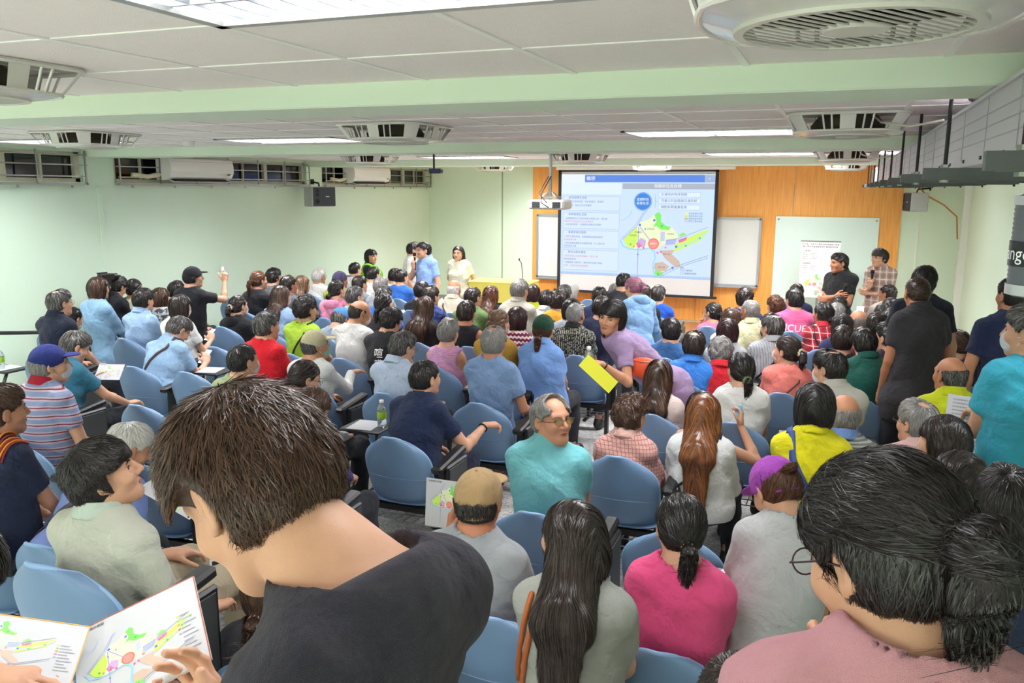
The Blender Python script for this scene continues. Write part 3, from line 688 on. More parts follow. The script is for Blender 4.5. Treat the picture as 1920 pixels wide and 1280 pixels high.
# --- things worn or carried
def onto(G, p, d, off=.004, far=.25):         # walk from outside towards the surface
    p = np.array(p, float) - np.array(d) * far
    for _ in range(60):
        v = float(G.sample(p[None])[0]) - off
        if v < .0015: break
        p = p + np.array(d) * min(v, .02) * .8
    return p
def x_glasses(i, col='#15120f', lens=None, r=.021):
    hg, s = i['hg'], i['s']; m = MB()
    for q in (-1, 1):
        ring = [hg(q * (.033 + r * 1.12 * math.cos(a)), .102 - .10 * abs(.033 + r * math.cos(a) - .02) * .6, .003 + r * .82 * math.sin(a)) for a in np.linspace(0, 2 * math.pi, 19)]
        m.tube(ring, .0013 * s, 5, caps=False); m.tube([hg(q * .056, .099, .008), hg(q * .074, .085, .008), hg(q * .081, .02, .008), hg(q * .083, -.01, .0)], .0015 * s, 5)
    m.tube([hg(-.011, .101, .006), hg(0, .104, .009), hg(.011, .101, .006)], .0013 * s, 5)
    o = m.build('glasses', mat('glasses_frame', col, .3), i['root'], smooth=True)
    if lens:
        m2 = MB()
        for q in (-1, 1):
            c = [hg(q * (.033 + r * 1.08 * math.cos(a)), .1015 - .06 * abs(.033 + r * math.cos(a) - .02), .003 + r * .78 * math.sin(a)) for a in np.linspace(0, 2 * math.pi, 18, endpoint=False)]
            m2.prism(c, i['Rh'] @ V(0, .001, 0))
        m2.build('lens', mat('tinted_lens', lens, .05, trans=.85), o)
def x_mask(i, col='#e8e8ea'):
    hg, s, R = i['hg'], i['s'], i['Rh']
    P = [(Ell(hg(0, .052, -.052), V(.058, .054, .054) * s, R), .02), (Ell(hg(0, .082, -.036), V(.026, .026, .032) * s, R), .03)]
    G = Grid(P, max(i['hf'] * .9, .005)); G.cut(hg(0, 0, -.012), R @ V(0, -.35, 1)); G.cut(hg(0, .030, 0), R @ V(0, -1, 0)); v, f = G.nets()
    o = link('face_mask', mesh_of('face_mask', v, quads=f, mats=[cloth(col)]), i['root']); m = MB()
    for q in (-1, 1):
        for z in (-.022, -.075): m.tube([hg(q * .056, .035, z), hg(q * .072, .01, z * .6), hg(q * .084, -.022, .0 if z > -.05 else -.02)], .0016 * s, 5)
    m.build('ear_loop', mat('mask_loop', '#f2f2f2', .8), o)
def x_cap(i, col='#1c2a6a', back=True, brim=True, brim2=None, button=True, tilt=.16):
    hg0, s = i['hg'], i['s']; R = i['Rh'] @ rotx(tilt); O = i['H'][0]; hg = lambda x, y, z: O + R @ (V(x, y, z) * s)
    c = cloth(col); G = Grid([(Ell(hg(0, -.012, .030), V(.0895, .107, .101) * s, R), .01)], [.004, .005, .007, .009, .012][i['lod']])
    (G.put(Ell(hg(0, -.012, .024), V(.083, .1005, .095) * s, R), .003, 's') if i['lod'] < 2 else None); G.cut(hg(0, 0, -.004), R @ V(0, .12, -1.), .003)
    if back: G.put(Ell(hg(0, -.115, .005), V(.036, .045, .034) * s, R), .004, 's')
    x, y, z = G.full(); q = np.arctan2((x - O[0]) * R[0, 0] + (y - O[1]) * R[1, 0] + (z - O[2]) * R[2, 0], (x - O[0]) * R[0, 1] + (y - O[1]) * R[1, 1] + (z - O[2]) * R[2, 1])
    G.d = G.d + (.0012 * np.exp(-(np.sin(q * 3) / .12) ** 2)).astype(f32); v, f = G.nets()
    o = link('cap', mesh_of('cap', v, quads=f, mats=[c]), i['root'])
    if button: b = MB(); b.lathe([(0, .007), (.006, .005), (.008, 0), (0, 0)], hg(0, -.012, .129), 12, R=R); b.build('cap_button', c, o, smooth=True)
    if brim:
        B = Grid([(Ell(hg(0, .105, .036), V(.068, .072, .009) * s, R @ rotx(-.18)), .01)], [.004, .005, .006, .008, .009][i['lod']]); B.put(Ell(hg(0, -.005, .03), V(.079, .096, .2) * s, R), .003, 's')
        x, y, z = B.full(); v, f = B.nets()
        if len(f): link('cap_brim', mesh_of('cap_brim', v, quads=f, mats=[cloth(brim2) if brim2 else c]), o)
    if back:
        m = MB(); pts = [hg(.050 * math.sin(a) * 1.75, -.012 - .104 * math.cos(a), -.012) for a in np.linspace(-.75, .75, 9)]
        for a, b_ in zip(pts[:-1], pts[1:]): 
            mid = (a + b_) / 2; d = nrm(b_ - a); n_ = nrm(np.cross(d, R @ V(0, 0, 1))); m.box(mid, (np.linalg.norm(b_ - a) / 2 + .001, .0015, .009 * s), np.stack([d, n_, R @ V(0, 0, 1)], 1))
        m.build('cap_strap', c, o)
def x_strap(i, col='#1a1a1c', side=1, w=.012, low=0.):
    """bag strap over one shoulder, down across the back and the front"""
    G, T, sp, fwd, rt, hip = i['gs'], i['T'], i['sp'], i['fwd'], i['rt'], i['hip']; m = MB(); rows = []
    a = T + rt * side * .105 - sp * .0; b = hip - rt * side * .16 + sp * .10
    for sgn in (-1, 1):
        pts = []
        for t in np.linspace(0, 1, 22):
            base = a + (b - a) * t; d = -fwd * sgn if t > .06 else nrm(-fwd * sgn * .4 - sp)
            pts.append(onto(G, base, d, .004))
        if sgn > 0: pts = pts[::-1]; front = pts
        else: bk = pts
    path = front + bk; n = len(path); P = []; F = []
    for k, p in enumerate(path):
        d = nrm(path[min(k + 1, n - 1)] - path[max(k - 1, 0)]); g_ = G.grad(p[None])[0]; u = nrm(np.cross(d, g_))
        for e1, e2 in ((-1, 0), (1, 0), (1, 1), (-1, 1)): P.append(p + u * w * e1 + g_ * .0035 * e2)
    for k in range(n - 1):
        for j in range(4): F.append((4 * k + j, 4 * k + (j + 1) % 4, 4 * k + 4 + (j + 1) % 4, 4 * k + 4 + j))
    m.raw(P, F).build('bag_strap', mat('strap_webbing', col, .7), i['root'], smooth=True)
def x_band(i, col='#e2d6c2', r=.022, low=False, scr=True):
    st = i.get('tie'); hg = i['hg']; c = hg(0, -.122, -.050 if low else .002); R = i['Rh']; m = MB(); 
    pts = [c + R @ V(r * math.cos(a) * (1 + .12 * math.sin(a * 9)), .004 * math.sin(a * 7), r * math.sin(a) * (1 + .12 * math.sin(a * 9 + 1))) for a in np.linspace(0, 2 * math.pi, 40)]
    m.tube(pts, .0085 if scr else .004, 7, caps=False); m.build('hair_tie', mat('hair_tie_fabric', col, .7), i['root'], smooth=True)
def x_text(i, txt, size, z=-.10, col='#f2f2f2', x=0., vert=False, font=None):
    G, T, sp, fwd, rt = i['gs'], i['T'], i['sp'], i['fwd'], i['rt']; vs, fs = text_mesh(txt, size)
    if not len(vs): return
    P = []
    for p in vs: P.append(onto(G, T + sp * (z + p[1]) + rt * (x + p[0]), fwd, .0025))
    link('shirt_print', mesh_of('shirt_print', np.array(P), tris=fs, mats=[mat('print_ink', col, .6)], smooth=False), i['root'])
def x_bracelet(i, col='#141414', side=1, r=.029):
    S, E_, W = i['hand'][side][:3]; d = nrm(W - E_); u = nrm(np.cross(d, V(0, 0, 1))); v = np.cross(d, u); c = W - d * .025
    MB().tube([c + r * (math.cos(a) * u + math.sin(a) * v) for a in np.linspace(0, 2 * math.pi, 20)], .005, 6, caps=False).build('wrist_band', mat('wrist_band_rubber', col, .5), i['root'], smooth=True)
EXTRA = {'glasses': x_glasses, 'mask': x_mask, 'cap': x_cap, 'strap': x_strap, 'band': x_band, 'text': x_text, 'bracelet': x_bracelet}

def text_mesh(txt, size, res=3):
    cu = bpy.data.curves.new('lettering', 'FONT'); cu.body = txt; cu.size = size; cu.align_x = 'CENTER'; cu.align_y = 'CENTER'; cu.resolution_u = res
    o = bpy.data.objects.new('lettering', cu); COL.objects.link(o); bpy.context.view_layer.update(); me = bpy.data.meshes.new_from_object(o)
    bm = bmesh.new(); bm.from_mesh(me); bmesh.ops.triangulate(bm, faces=bm.faces)
    if len(bm.edges): bmesh.ops.subdivide_edges(bm, edges=[e for e in bm.edges if e.calc_length() > size * .25], cuts=1)
    bmesh.ops.triangulate(bm, faces=bm.faces)
    v = [tuple(x.co) for x in bm.verts]; f = [tuple(x.index for x in fc.verts) for fc in bm.faces]; bm.free()
    bpy.data.objects.remove(o); bpy.data.curves.remove(cu); bpy.data.meshes.remove(me); return v, f
def in_room(i, p): return i['loc'] + rotz(i['yw']) @ np.array(p, float)

SLIDE = .32
# ---------------------------------------------------------------- the hall
M_GREEN = mat('pale_green_paint', '#d7ebd6', .75, bump=.05, bscale=30, noise=.025, nscale=1.2)
M_GREEN2 = mat('beam_green_paint', '#dcebd6', .7, noise=.03, nscale=1.5)
M_TILE = mat('ceiling_tile', '#f3ebe8', .9, bump=.25, bscale=160, noise=.03, nscale=30)
M_GRID = mat('ceiling_grid_metal', '#f4f2ee', .4)
M_WHITE = mat('white_plastic', '#e6e6e2', .35); M_STEEL = mat('brushed_steel', '#a3a3a0', .35, metal=.9); M_DARK = mat('black_iron', '#2b2b2d', .5, metal=.4)
M_RUST = mat('rusty_rod', '#4a2f28', .8, noise=.4, nscale=30); M_GALV = mat('galvanised_channel', '#5d5f60', .5, metal=.6, noise=.25, nscale=14)
XL, XR, YF, YB = -7.77, 1.87, 15.3, -3.6
def floor_z(y): return max(0., min(.2, (12.6 - y) * .066))
def terrazzo():
    m = bpy.data.materials.new('terrazzo'); m.use_nodes = True; t = NT(m); tc = t.new('ShaderNodeTexCoord')
    vo = t.new('ShaderNodeTexVoronoi', Scale=70.); t.lk(tc.outputs['Object'], vo.inputs['Vector']); rp = t.new('ShaderNodeValToRGB'); e = rp.color_ramp.elements
    e[0].color = srgb('#a8a498'); e[1].color = srgb('#dcd8cc'); e[0].position = .1; e[1].position = .5; sx = t.new('ShaderNodeSeparateColor'); t.lk(vo.outputs['Color'], sx.inputs[0]); t.lk(sx.outputs[0], rp.inputs[0])
    nz = t.new('ShaderNodeTexNoise', Scale=1.5, Detail=5.); t.lk(tc.outputs['Object'], nz.inputs['Vector']); mx = t.new('ShaderNodeMix', data_type='RGBA', blend_type='MULTIPLY'); mx.inputs[0].default_value = .5
    t.lk(rp.outputs[0], mx.inputs[6]); t.lk(nz.outputs['Color'], mx.inputs[7]); hs = t.new('ShaderNodeHueSaturation'); hs.inputs['Saturation'].default_value = .35; hs.inputs['Value'].default_value = 1.25; t.lk(mx.outputs[2], hs.inputs['Color']); t.lk(hs.outputs[0], t.b.inputs['Base Color']); t.b.inputs['Roughness'].default_value = .3; return m
M_FLOOR = terrazzo()
m = MB()
prof = [(YB, .2), (9.57, .2), (12.6, 0.), (YF, 0.)]
for (a, za), (b, zb) in zip(prof[:-1], prof[1:]): m.raw([(XL, a, za), (XR, a, za), (XR, b, zb), (XL, b, zb)], [(0, 1, 2, 3)])
m.raw([(XL, YB, -.1), (XR, YB, -.1), (XR, YF, -.1), (XL, YF, -.1)], [(3, 2, 1, 0)]); struct(m.build('floor', M_FLOOR))
m = MB(); m.box(((XL + XR) / 2, (YB + 1.93) / 2, .375), ((XR - XL) / 2, (1.93 - YB) / 2, .175)); m.box(((XL + XR) / 2, 1.935, .54), ((XR - XL) / 2, .012, .014)); struct(m.build('floor_rear_platform', M_FLOOR))
# ceiling: tiles between the beams, with openings for the light fittings
class Tiles: pass
def ceiling():
    m = MB(); g = MB(); xs = [-7.77] + [(-1.49 + .585 * k) for k in range(-10, 6)] + [1.87]
    xs = sorted(v for v in xs if XL <= v <= XR); bays = [(YB, 2.92), (3.32, 6.97), (7.42, 11.1), (11.55, YF)]
    for a, b in bays:
        n = max(1, int(round((b - a) / .58)))
        ys = [b - (b - a) * k / n for k in range(n + 1)][::-1] if a > 3 else [v for v in [2.92, 2.37, 1.79, 1.19, .6, 0, -.6, -1.3, -1.9, -2.5, -3.1, YB]][::-1]
        holes = [(x, y) for x, y in TROFFERS if a <= y <= b]
        cuts = sorted(set([round(v, 4) for v in xs] + [round(x + s * .585, 4) for x, y in holes for s in (-1, 1)])); cy = sorted(set([round(v, 4) for v in ys] + [round(y + s * .29, 4) for x, y in holes for s in (-1, 1)]))
        cuts = [c for c in cuts if XL <= c <= XR]; cy = [c for c in cy if a - 1e-6 <= c <= b + 1e-6]
        for x0, x1 in zip(cuts[:-1], cuts[1:]):
            for y0, y1 in zip(cy[:-1], cy[1:]):
                mx, my = (x0 + x1) / 2, (y0 + y1) / 2
                if any(abs(mx - hx) < .58 and abs(my - hy) < .285 for hx, hy in holes): continue
                m.raw([(x0, y0, CEIL), (x1, y0, CEIL), (x1, y1, CEIL), (x0, y1, CEIL)], [(0, 3, 2, 1)])
        inh = lambda x, y: any(abs(x - hx) < .56 and abs(y - hy) < .27 for hx, hy in holes)
        for x in xs[1:-1]:
            for y0, y1 in zip(ys[:-1], ys[1:]):
                for q in range(2):
                    u, v = y0 + (y1 - y0) * q / 2, y0 + (y1 - y0) * (q + 1) / 2
                    if not inh(x, (u + v) / 2): g.box((x, (u + v) / 2, CEIL - .001), (.011, (v - u) / 2, .003))
        for y in ys:
            for x0, x1 in zip(xs[:-1], xs[1:]):
                if not inh((x0 + x1) / 2, y) and a + .01 < y < b - .01: g.box(((x0 + x1) / 2, y, CEIL - .001), ((x1 - x0) / 2, .010, .0026))
    c = struct(m.build('ceiling', M_TILE)); struct(g.build('ceiling_grid', M_GRID))
    k = MB(); k.box(((XL + XR) / 2, (YB + YF) / 2, CEIL + .30), ((XR - XL) / 2, (YF - YB) / 2, .03)); struct(k.build('ceiling_slab', M_TILE))
ceiling()
for k, (a, b) in enumerate(((2.92, 3.32), (6.97, 7.42), (11.1, 11.55))):
    m = MB(); m.box(((XL + XR) / 2, (a + b) / 2, CEIL + .055), ((XR - XL) / 2, (b - a) / 2, .145), bev=.006); struct(m.build('ceiling_beam', M_GREEN2))
def wood():
    m = bpy.data.materials.new('honey_wood_panel'); m.use_nodes = True; t = NT(m); tc = t.new('ShaderNodeTexCoord'); mp = t.new('ShaderNodeMapping'); mp.inputs['Scale'].default_value = (14, 14, .8); t.lk(tc.outputs['Object'], mp.inputs[0])
    nz = t.new('ShaderNodeTexNoise', Scale=3., Detail=6., Distortion=.4); t.lk(mp.outputs[0], nz.inputs['Vector']); rp = t.new('ShaderNodeValToRGB'); e = rp.color_ramp.elements
    e[0].color = srgb('#e39a45'); e[1].color = srgb('#f2b35c'); e[0].position = .3; e[1].position = .7; t.lk(nz.outputs['Fac'], rp.inputs[0]); t.lk(rp.outputs[0], t.b.inputs['Base Color']); t.b.inputs['Roughness'].default_value = .38; return m
M_WOOD = wood()
H2 = (CEIL + .3) / 2
m = MB(); m.box((0 - 2.95, YF + .1, H2), (4.95, .1, H2)); struct(m.build('wall_front', M_GREEN))
for k, (x0, x1) in enumerate(((-5.53, -3.95), (-3.94, -2.36), (-2.35, -.77), (-.76, .93))):
    m = MB(); m.box(((x0 + x1) / 2, YF - .012, 1.52), ((x1 - x0) / 2, .012, 1.38), bev=.002); struct(m.build('wall_front_wood_panel', M_WOOD))
for k, x in enumerate((-6.17, 1.2)):
    m = MB(); m.box((x, YF - .006, 1.45), (.012, .006, 1.45)); struct(m.build('trim_%d' % (k + 1), mat('panel_seam_light' if x > 0 else 'panel_seam', '#eef2e8' if x > 0 else '#9fae95', .7)))
m = MB(); m.box((XR - .05, YF - .45, 1.45), (.05, .07, 1.45), bev=.004); struct(m.build('trim_3', mat('white_door_post', '#e3e6de', .5)))
m = MB(); m.box((XR + .1, (YF + YB) / 2, H2), (.1, (YF - YB) / 2 + .2, H2)); struct(m.build('wall_right', M_GREEN))
m = MB(); m.box(((XL + XR) / 2, YB - .1, H2), ((XR - XL) / 2 + .2, .1, H2)); struct(m.build('wall_rear', M_GREEN))
# left wall with openings for the windows
WINS = [(3.32, 6.97), (7.40, 11.13), (11.55, 15.28)]; Z0, Z1 = 2.54, 2.86
m = MB(); T_ = .12
m.box((XL - T_, (YF + YB) / 2, Z0 / 2), (T_, (YF - YB) / 2 + .2, Z0 / 2)); m.box((XL - T_, (YF + YB) / 2, (Z1 + CEIL + .3) / 2), (T_, (YF - YB) / 2 + .2, (CEIL + .3 - Z1) / 2))
e = [YB - .2] + [v for w in WINS for v in w] + [YF + .2]
for a, b in zip(e[::2], e[1::2]): m.box((XL - T_, (a + b) / 2, (Z0 + Z1) / 2), (T_, (b - a) / 2, (Z1 - Z0) / 2))
struct(m.build('wall_left', M_GREEN))
m = MB(); m.box((XL - .0 + .008, 7.17, 1.35), (.008, .03, 1.15)); struct(m.build('trim_4', M_GREEN))
M_FRAME = mat('aged_cream_frame', '#cdcab4', .6, noise=.12, nscale=9); M_NIGHT = mat('dark_window_glass', '#0d1114', .08, spec=.6)
for k, (a, b) in enumerate(WINS):
    w = struct(link('window_%d' % (k + 1), None, None, (XL - .09, (a + b) / 2, (Z0 + Z1) / 2))); hy, hz = (b - a) / 2, (Z1 - Z0) / 2
    f = MB()
    for s in (-1, 1): f.box((0, s * (hy - .03), 0), (.045, .03, hz)); f.box((0, 0, s * (hz - .02)), (.045, hy, .02))
    n = 4
    for j in range(1, n): f.box((0, -hy + 2 * hy * j / n, 0), (.04, .035, hz))
    for j in range(n): f.box((0, -hy + 2 * hy * (j + .5) / n, 0), (.02, .012, hz))
    f.build('window_frame', M_FRAME, w); p_ = MB(); p_.box((-.01, 0, 0), (.003, hy - .03, hz - .02)); p_.build('window_pane', M_NIGHT, w)
    g = MB(); X = .15
    for z in (-hz - .02, -.10, .02, hz - .03): g.box((X, 0, z), (.006 if z > -hz else .014, hy, .007 if z > -hz else .013))
    nb = 6
    for j in range(nb + 1): y = -hy + .02 + (2 * hy - .04) * j / nb; g.box((X + .008, y, -.01), (.006, .009, hz + .02))
    for s in (-1, 1):
        for z in (-hz - .02, .02, hz - .03): g.box((X / 2 + .02, s * (hy - .01), z), (X / 2, .006, .006))
    g.build('security_grille', M_STEEL, w)
    for j in range(6): b_ = MB(); b_.lathe([(.012, 0), (.012, .03), (.004, .034)], (X, -hy + .2 + 2 * (hy - .2) * j / 5, -hz - .06), 8); b_.build('grille_bolt', M_STEEL, w)
# ---------------------------------------------------------------- ceiling fittings
M_TUBE = mat('fluorescent_tube', '#ffffff', .4, emit='#ffffff', es=3.0); M_LOUV = mat('louvre_metal', '#8d9297', .3)
tlab = {(-.89, 1.49): 'large recessed louvre light nearest the camera, cut by the top of the picture', (-.89, 3.87): 'recessed louvre light just beyond the nearest beam', (-.89, 6.2): 'recessed louvre light before the middle beam on the right', (-4.45, 6.2): 'recessed louvre light before the middle beam on the left',
        (-6.7, 5.75): 'recessed louvre light in the left corner beside the wall fan', (-.89, 9.9): 'recessed louvre light beyond the middle beam, right side', (-4.6, 10.2): 'recessed louvre light beyond the middle beam, left side'}
def troffer(x, y, lab):
    t = thing('ceiling_light', lab, 'ceiling light', (x, y, CEIL), 0, 'recessed louvre lights')
    h = MB(); W, D = .585, .29
    h.box((0, 0, .075), (W, D, .004)); 
    for s in (-1, 1): h.box((s * W, 0, .036), (.004, D, .04)); h.box((0, s * D, .036), (W, .004, .04))
    h.build('housing', M_WHITE, t); f = MB()
    for s in (-1, 1): f.box((s * (W - .004), 0, -.004), (.016, D + .012, .006)); f.box((0, s * (D - .004), -.004), (W + .012, .016, .006))
    f.build('frame', mat('light_frame', '#b9bab8', .35, metal=.5), t); l = MB()
    for j in range(1, 3): y_ = -D + 2 * D * j / 3; l.box((0, y_, .016), (W, .004, .014))
    for j in range(1, 16):
        x_ = -W + 2 * W * j / 16; l.prism([(x_ - .012, -D, .036), (x_ + .012, -D, .036), (x_ + .002, -D, .004), (x_ - .002, -D, .004)], (0, 2 * D, 0))
    l.build('louvre', M_LOUV, t)
    for j in range(3): b = MB(); b.tube([(-W + .02, -D + 2 * D * (j + .5) / 3, .064), (W - .02, -D + 2 * D * (j + .5) / 3, .064)], .009, 8); b.build('tube', M_TUBE, t, smooth=True)
for x, y in TROFFERS:
    if y > 0: troffer(x, y, tlab.get((x, y)) or ('recessed louvre light %s' % {(-4.45, 3.87): 'just beyond the nearest beam on the left', (-4.45, 1.49): 'above the left rear seats', (1., 3.87): 'above the cable tray, nearer one', (1., 9.9): 'above the cable tray, farther one', (-.6, 13.3): 'in the last bay before the screen, right', (-2.9, 13.3): 'in the last bay before the screen, left', (-6.7, 3.9): 'added unseen beyond the nearest beam by the left wall', (-6.1, 8.1): 'added unseen beyond the middle beam by the left wall', (-3.5, 8.1): 'added unseen beyond the middle beam, centre', (-.89, 8.1): 'added unseen beyond the middle beam, right', (-5.2, 14.0): 'added unseen in the far left corner of the ceiling', (-5.6, 12.3): 'added unseen beyond the far beam by the left wall', (-2.9, 12.2): 'added unseen beyond the far beam, centre', (.5, 12.6): 'added unseen beyond the far beam by the right wall'}[x, y]))
M_FAN = mat('fan_plastic', '#d9d7d0', .25, coat=.4); M_FIN = mat('fan_inside', '#4a4238', .7); M_GRILLE = mat('fan_grille', '#cfcdc4', .4)  # fan inside is coloured dark to paint the shade behind openings and grille
def fan_mesh():
    """square ceiling louvre fan: side windows, sloped shell, round rotating grille"""
    R, B = .30, .105; parts = {}
    s = MB(); n = 48; ringT = []; ringM = []; ringB = []
    for k in range(n):
        a = 2 * math.pi * k / n; c, q = math.cos(a), math.sin(a); sq = (1 / max(abs(c), abs(q))); e = min(sq, 1.28)
        ringT.append((R * e * c, R * e * q, -.004)); ringM.append((R * (.42 * e + .50) * c, R * (.42 * e + .50) * q, -.088)); ringB.append((.215 * c, .215 * q, -B))
    P = ringT + ringM + ringB + [(x * .9, y * .9, z) for x, y, z in ringT]; F = []
    for k in range(n):
        k2 = (k + 1) % n; a8 = (k % 12)
        win = a8 in (1, 2, 3, 4, 7, 8, 9, 10)
        if not win: F.append((k, k2, k2 + n, k + n))
        F.append((k + n, k2 + n, k2 + 2 * n, k + 2 * n))
    s.raw(P, F)
    for k in range(n):   # thin vanes across the side openings
        if k % 12 in (3, 9, 2, 10):
            p, q = np.array(ringT[k]), np.array(ringM[k]); s.tube([p, q], .005, 5)
    s.tube([ringT[k] for k in range(n)] + [ringT[0]], .009, 6, caps=False); s.tube([ringM[k] for k in range(n)] + [ringM[0]], .006, 6, caps=False)
    return s
fsrc = None
def fan(x, y, lab):
    global fsrc
    t = thing('ceiling_fan', lab, 'ceiling fan', (x, y, CEIL - .006), 0, 'square ceiling fans')
    if fsrc is None:
        fsrc = []
        fsrc.append(fan_mesh().build('shell', M_FAN, t, smooth=.6))
        i = MB(); i.lathe([(.0, -.078), (.185, -.076), (.19, -.05), (.15, -.0)], n=24); fsrc.append(i.build('inner_drum', M_FIN, t, smooth=True))
        g = MB(); n = 40
        g.lathe([(.215, -.105), (.213, -.112), (.195, -.112), (.193, -.102)], n=48)
        for k in range(-9, 10):
            yy = k * .0205; w = math.sqrt(max(.0, .197 ** 2 - yy * yy)); g.box(rotz(1.0) @ V(0, yy, -.109), (w, .0024, .0012), rotz(1.0))
        g.lathe([(.0, -.114), (.055, -.113), (.062, -.106), (.0, -.104)], n=24); fsrc.append(g.build('grille', M_GRILLE, t, smooth=.6))
        b = MB(); b.box((0, 0, -.085), (.19, .025, .004), rotx(.5)); b.box((0, 0, -.085), (.025, .19, .004), rotx(.0)); fsrc.append(b.build('fan_blade', M_FIN, t))
        v, f_ = text_mesh('GMT', .030); k = MB()
        k.raw([(-.13 + p[0], -.262 + .012 * 0, -.032 + p[1]) for p in v], f_); fsrc.append(k.build('badge', M_DARK, t))
    else:
        for p in fsrc: c = p.copy(); COL.objects.link(c); c.parent = t
    return t
for x, y, lab in ((0, 1.70, 'large square ceiling fan nearest the camera at the top right'), (-2.78, 2.02, 'square ceiling fan cut by the left edge of the picture'), (-5.45, 4.95, 'square ceiling fan before the left wall windows'),
                  (-2.75, 4.95, 'square ceiling fan above the middle of the hall'), (0, 5.0, 'square ceiling fan beside the cable tray, nearer one'), (-5.6, 9.4, 'square ceiling fan above the wall loudspeaker'), (-2.85, 9.4, 'square ceiling fan just before the projector'),
                  (.02, 9.4, 'square ceiling fan beside the cable tray, second one'), (-5.6, 13.5, 'square ceiling fan in the far bay near the corner'), (-2.87, 13.5, 'square ceiling fan above the projection screen'), (.02, 13.6, 'square ceiling fan at the far end of the cable tray')):
    fan(x, y, lab)
t = thing('smoke_detector', 'white round smoke detector beside the left louvre light', 'smoke detector', (-5.5, 6.1, CEIL)); b = MB(); b.lathe([(0, -.05), (.03, -.05), (.05, -.035), (.055, 0)], n=20); b.build('sensor_body', M_WHITE, t, smooth=True); b = MB(); b.lathe([(.064, 0), (.064, -.012), (.05, -.014)], n=20); b.build('sensor_base', M_WHITE, t)
# projector and its rod
t = thing('projector', 'white projector hanging from a ceiling rod before the screen', 'projector', (-2.95, 8.7, 0)); z = 2.33
b = MB(); b.box((0, 0, z), (.205, .15, .052), bev=.02); b.build('body', M_WHITE, t)
for sx in (-.11, .12): b = MB(); [b.box((sx, -.153, z + dz), (.045, .003, .004)) for dz in np.linspace(-.03, .025, 6)]; b.build('vent', M_DARK, t)
b = MB(); b.tube([(0, 0, z + .05), (0, 0, CEIL - .003)], .018, 10); b.build('drop_rod', M_STEEL, t); b = MB(); b.box((0, 0, z + .075), (.10, .08, .012)); [b.tube([(sx, sy, z + .07), (sx * .3, sy * .3, z + .13)], .007, 6) for sx in (-.09, .09) for sy in (-.07, .07)]; b.build('bracket', M_STEEL, t)
b = MB(); b.tube([(.02, -.03, z + .3), (-.05, -.14, z + .12), (-.04, -.18, z + .02), (.04, -.17, z - .03)], .006, 6); b.tube([(-.01, -.03, z + .3), (-.09, -.12, z + .12), (.02, -.17, z + .02)], .005, 6); b.build('cable', M_DARK, t, smooth=True)
b = MB(); b.lathe([(.035, 0), (.04, .03), (.03, .035)], (0.1, .15, z), 16, R=rotx(-math.pi / 2)); b.build('lens', M_DARK, t)
b = MB(); b.lathe([(.05, 0), (.05, -.012), (.02, -.02)], (0, 0, CEIL - .004), 16); b.build('ceiling_plate', M_STEEL, t)
t = thing('security_camera', 'small dark blue camera hanging from the middle beam', 'camera', (-3.60, 7.2, 2.755)); b = MB(); b.tube([(0, 0, .054), (0, 0, -.09)], .010, 8); b.build('stem', M_DARK, t); b = MB(); b.box((.03, -.02, -.10), (.06, .035, .022), bev=.008); b.build('body', mat('camera_blue', '#17204a', .3), t)
# ---------------------------------------------------------------- air conditioners and loudspeakers
def aircon(y, L, lab):
    t = thing('air_conditioner', lab, 'air conditioner', (XL, y, 2.71), 0, 'wall air conditioners'); m = MB()
    prof = [(.0, .14), (.17, .14), (.215, .12), (.235, .05), (.235, -.04), (.20, -.10), (.12, -.135), (.0, -.135)]
    m.prism([(p[0], -L / 2, p[1]) for p in prof], (0, L, 0)); m.build('casing', M_WHITE, t, smooth=.5)
    m = MB(); m.box((.15, 0, -.135), (.055, L / 2 - .06, .004), roty(.45)); m.build('air_flap', M_WHITE, t); m = MB(); m.box((.16, 0, -.126), (.045, L / 2 - .08, .003), roty(.45)); m.build('air_slot', M_DARK, t)
    m = MB(); m.box((.237, L / 2 - .10, -.06), (.002, .03, .008)); m.build('indicator', M_DARK, t); m = MB(); m.tube([(.05, -L / 2, -.07), (.06, -L / 2 - .2, -.10), (.04, -L / 2 - .42, -.08)], .028, 8); m.build('pipe', mat('pipe_wrap', '#ddd2b4', .8), t, smooth=True)
    m = MB(); m.box((.236, 0, .09), (.001, L / 2 - .02, .002)); m.build('panel_seam', mat('seam', '#b9b9b4', .6), t)
aircon(8.6, 1.12, 'white wall air conditioner in the middle window bay'); aircon(12.75, 1.18, 'white wall air conditioner in the far window bay')
def speaker(loc, rz, lab, side):
    t = thing('wall_speaker', lab, 'loudspeaker', loc, rz, 'wall loudspeakers')
    b = MB(); b.box((0, 0, 0), (.20, .13, .15), bev=.012); b.build('cabinet', mat('speaker_grey', '#b4b6b8', .5), t)
    b = MB(); b.box((0, -.134, 0), (.19, .008, .14), bev=.004); b.build('grille', mat('speaker_cloth', '#4a4e56', .8, bump=.5, bscale=400), t)
    for x_, z_, r in ((-.12, .09, .025), (-.12, .03, .025), (-.12, -.07, .032)):
        b = MB(); b.lathe([(0, .0), (r * .6, .004), (r, .010), (r + .006, .002)], (x_, -.142, z_), 18, R=rotx(math.pi / 2)); b.build('driver', mat('driver_black', '#1b1c1e', .4), t, smooth=True)
    b = MB(); b.box((.05, -.144, .0), (.03, .002, .007)); b.build('badge', mat('badge_white', '#dfe2ea', .4), t)
    b = MB(); b.tube([(0, 0, .14), (0, .02, .20), (0, .20 * 1.0, .22)], .014, 8); b.box((0, .20, .22), (.03, .006, .04)); b.build('bracket', M_DARK, t)
speaker((-7.42, 10.95, 2.36), math.radians(65), 'dark fronted wall loudspeaker on the left wall under the windows', 0)
speaker((1.10, 14.90, 2.32), math.radians(-78), 'wall loudspeaker at the right end of the wood panelling', 1)
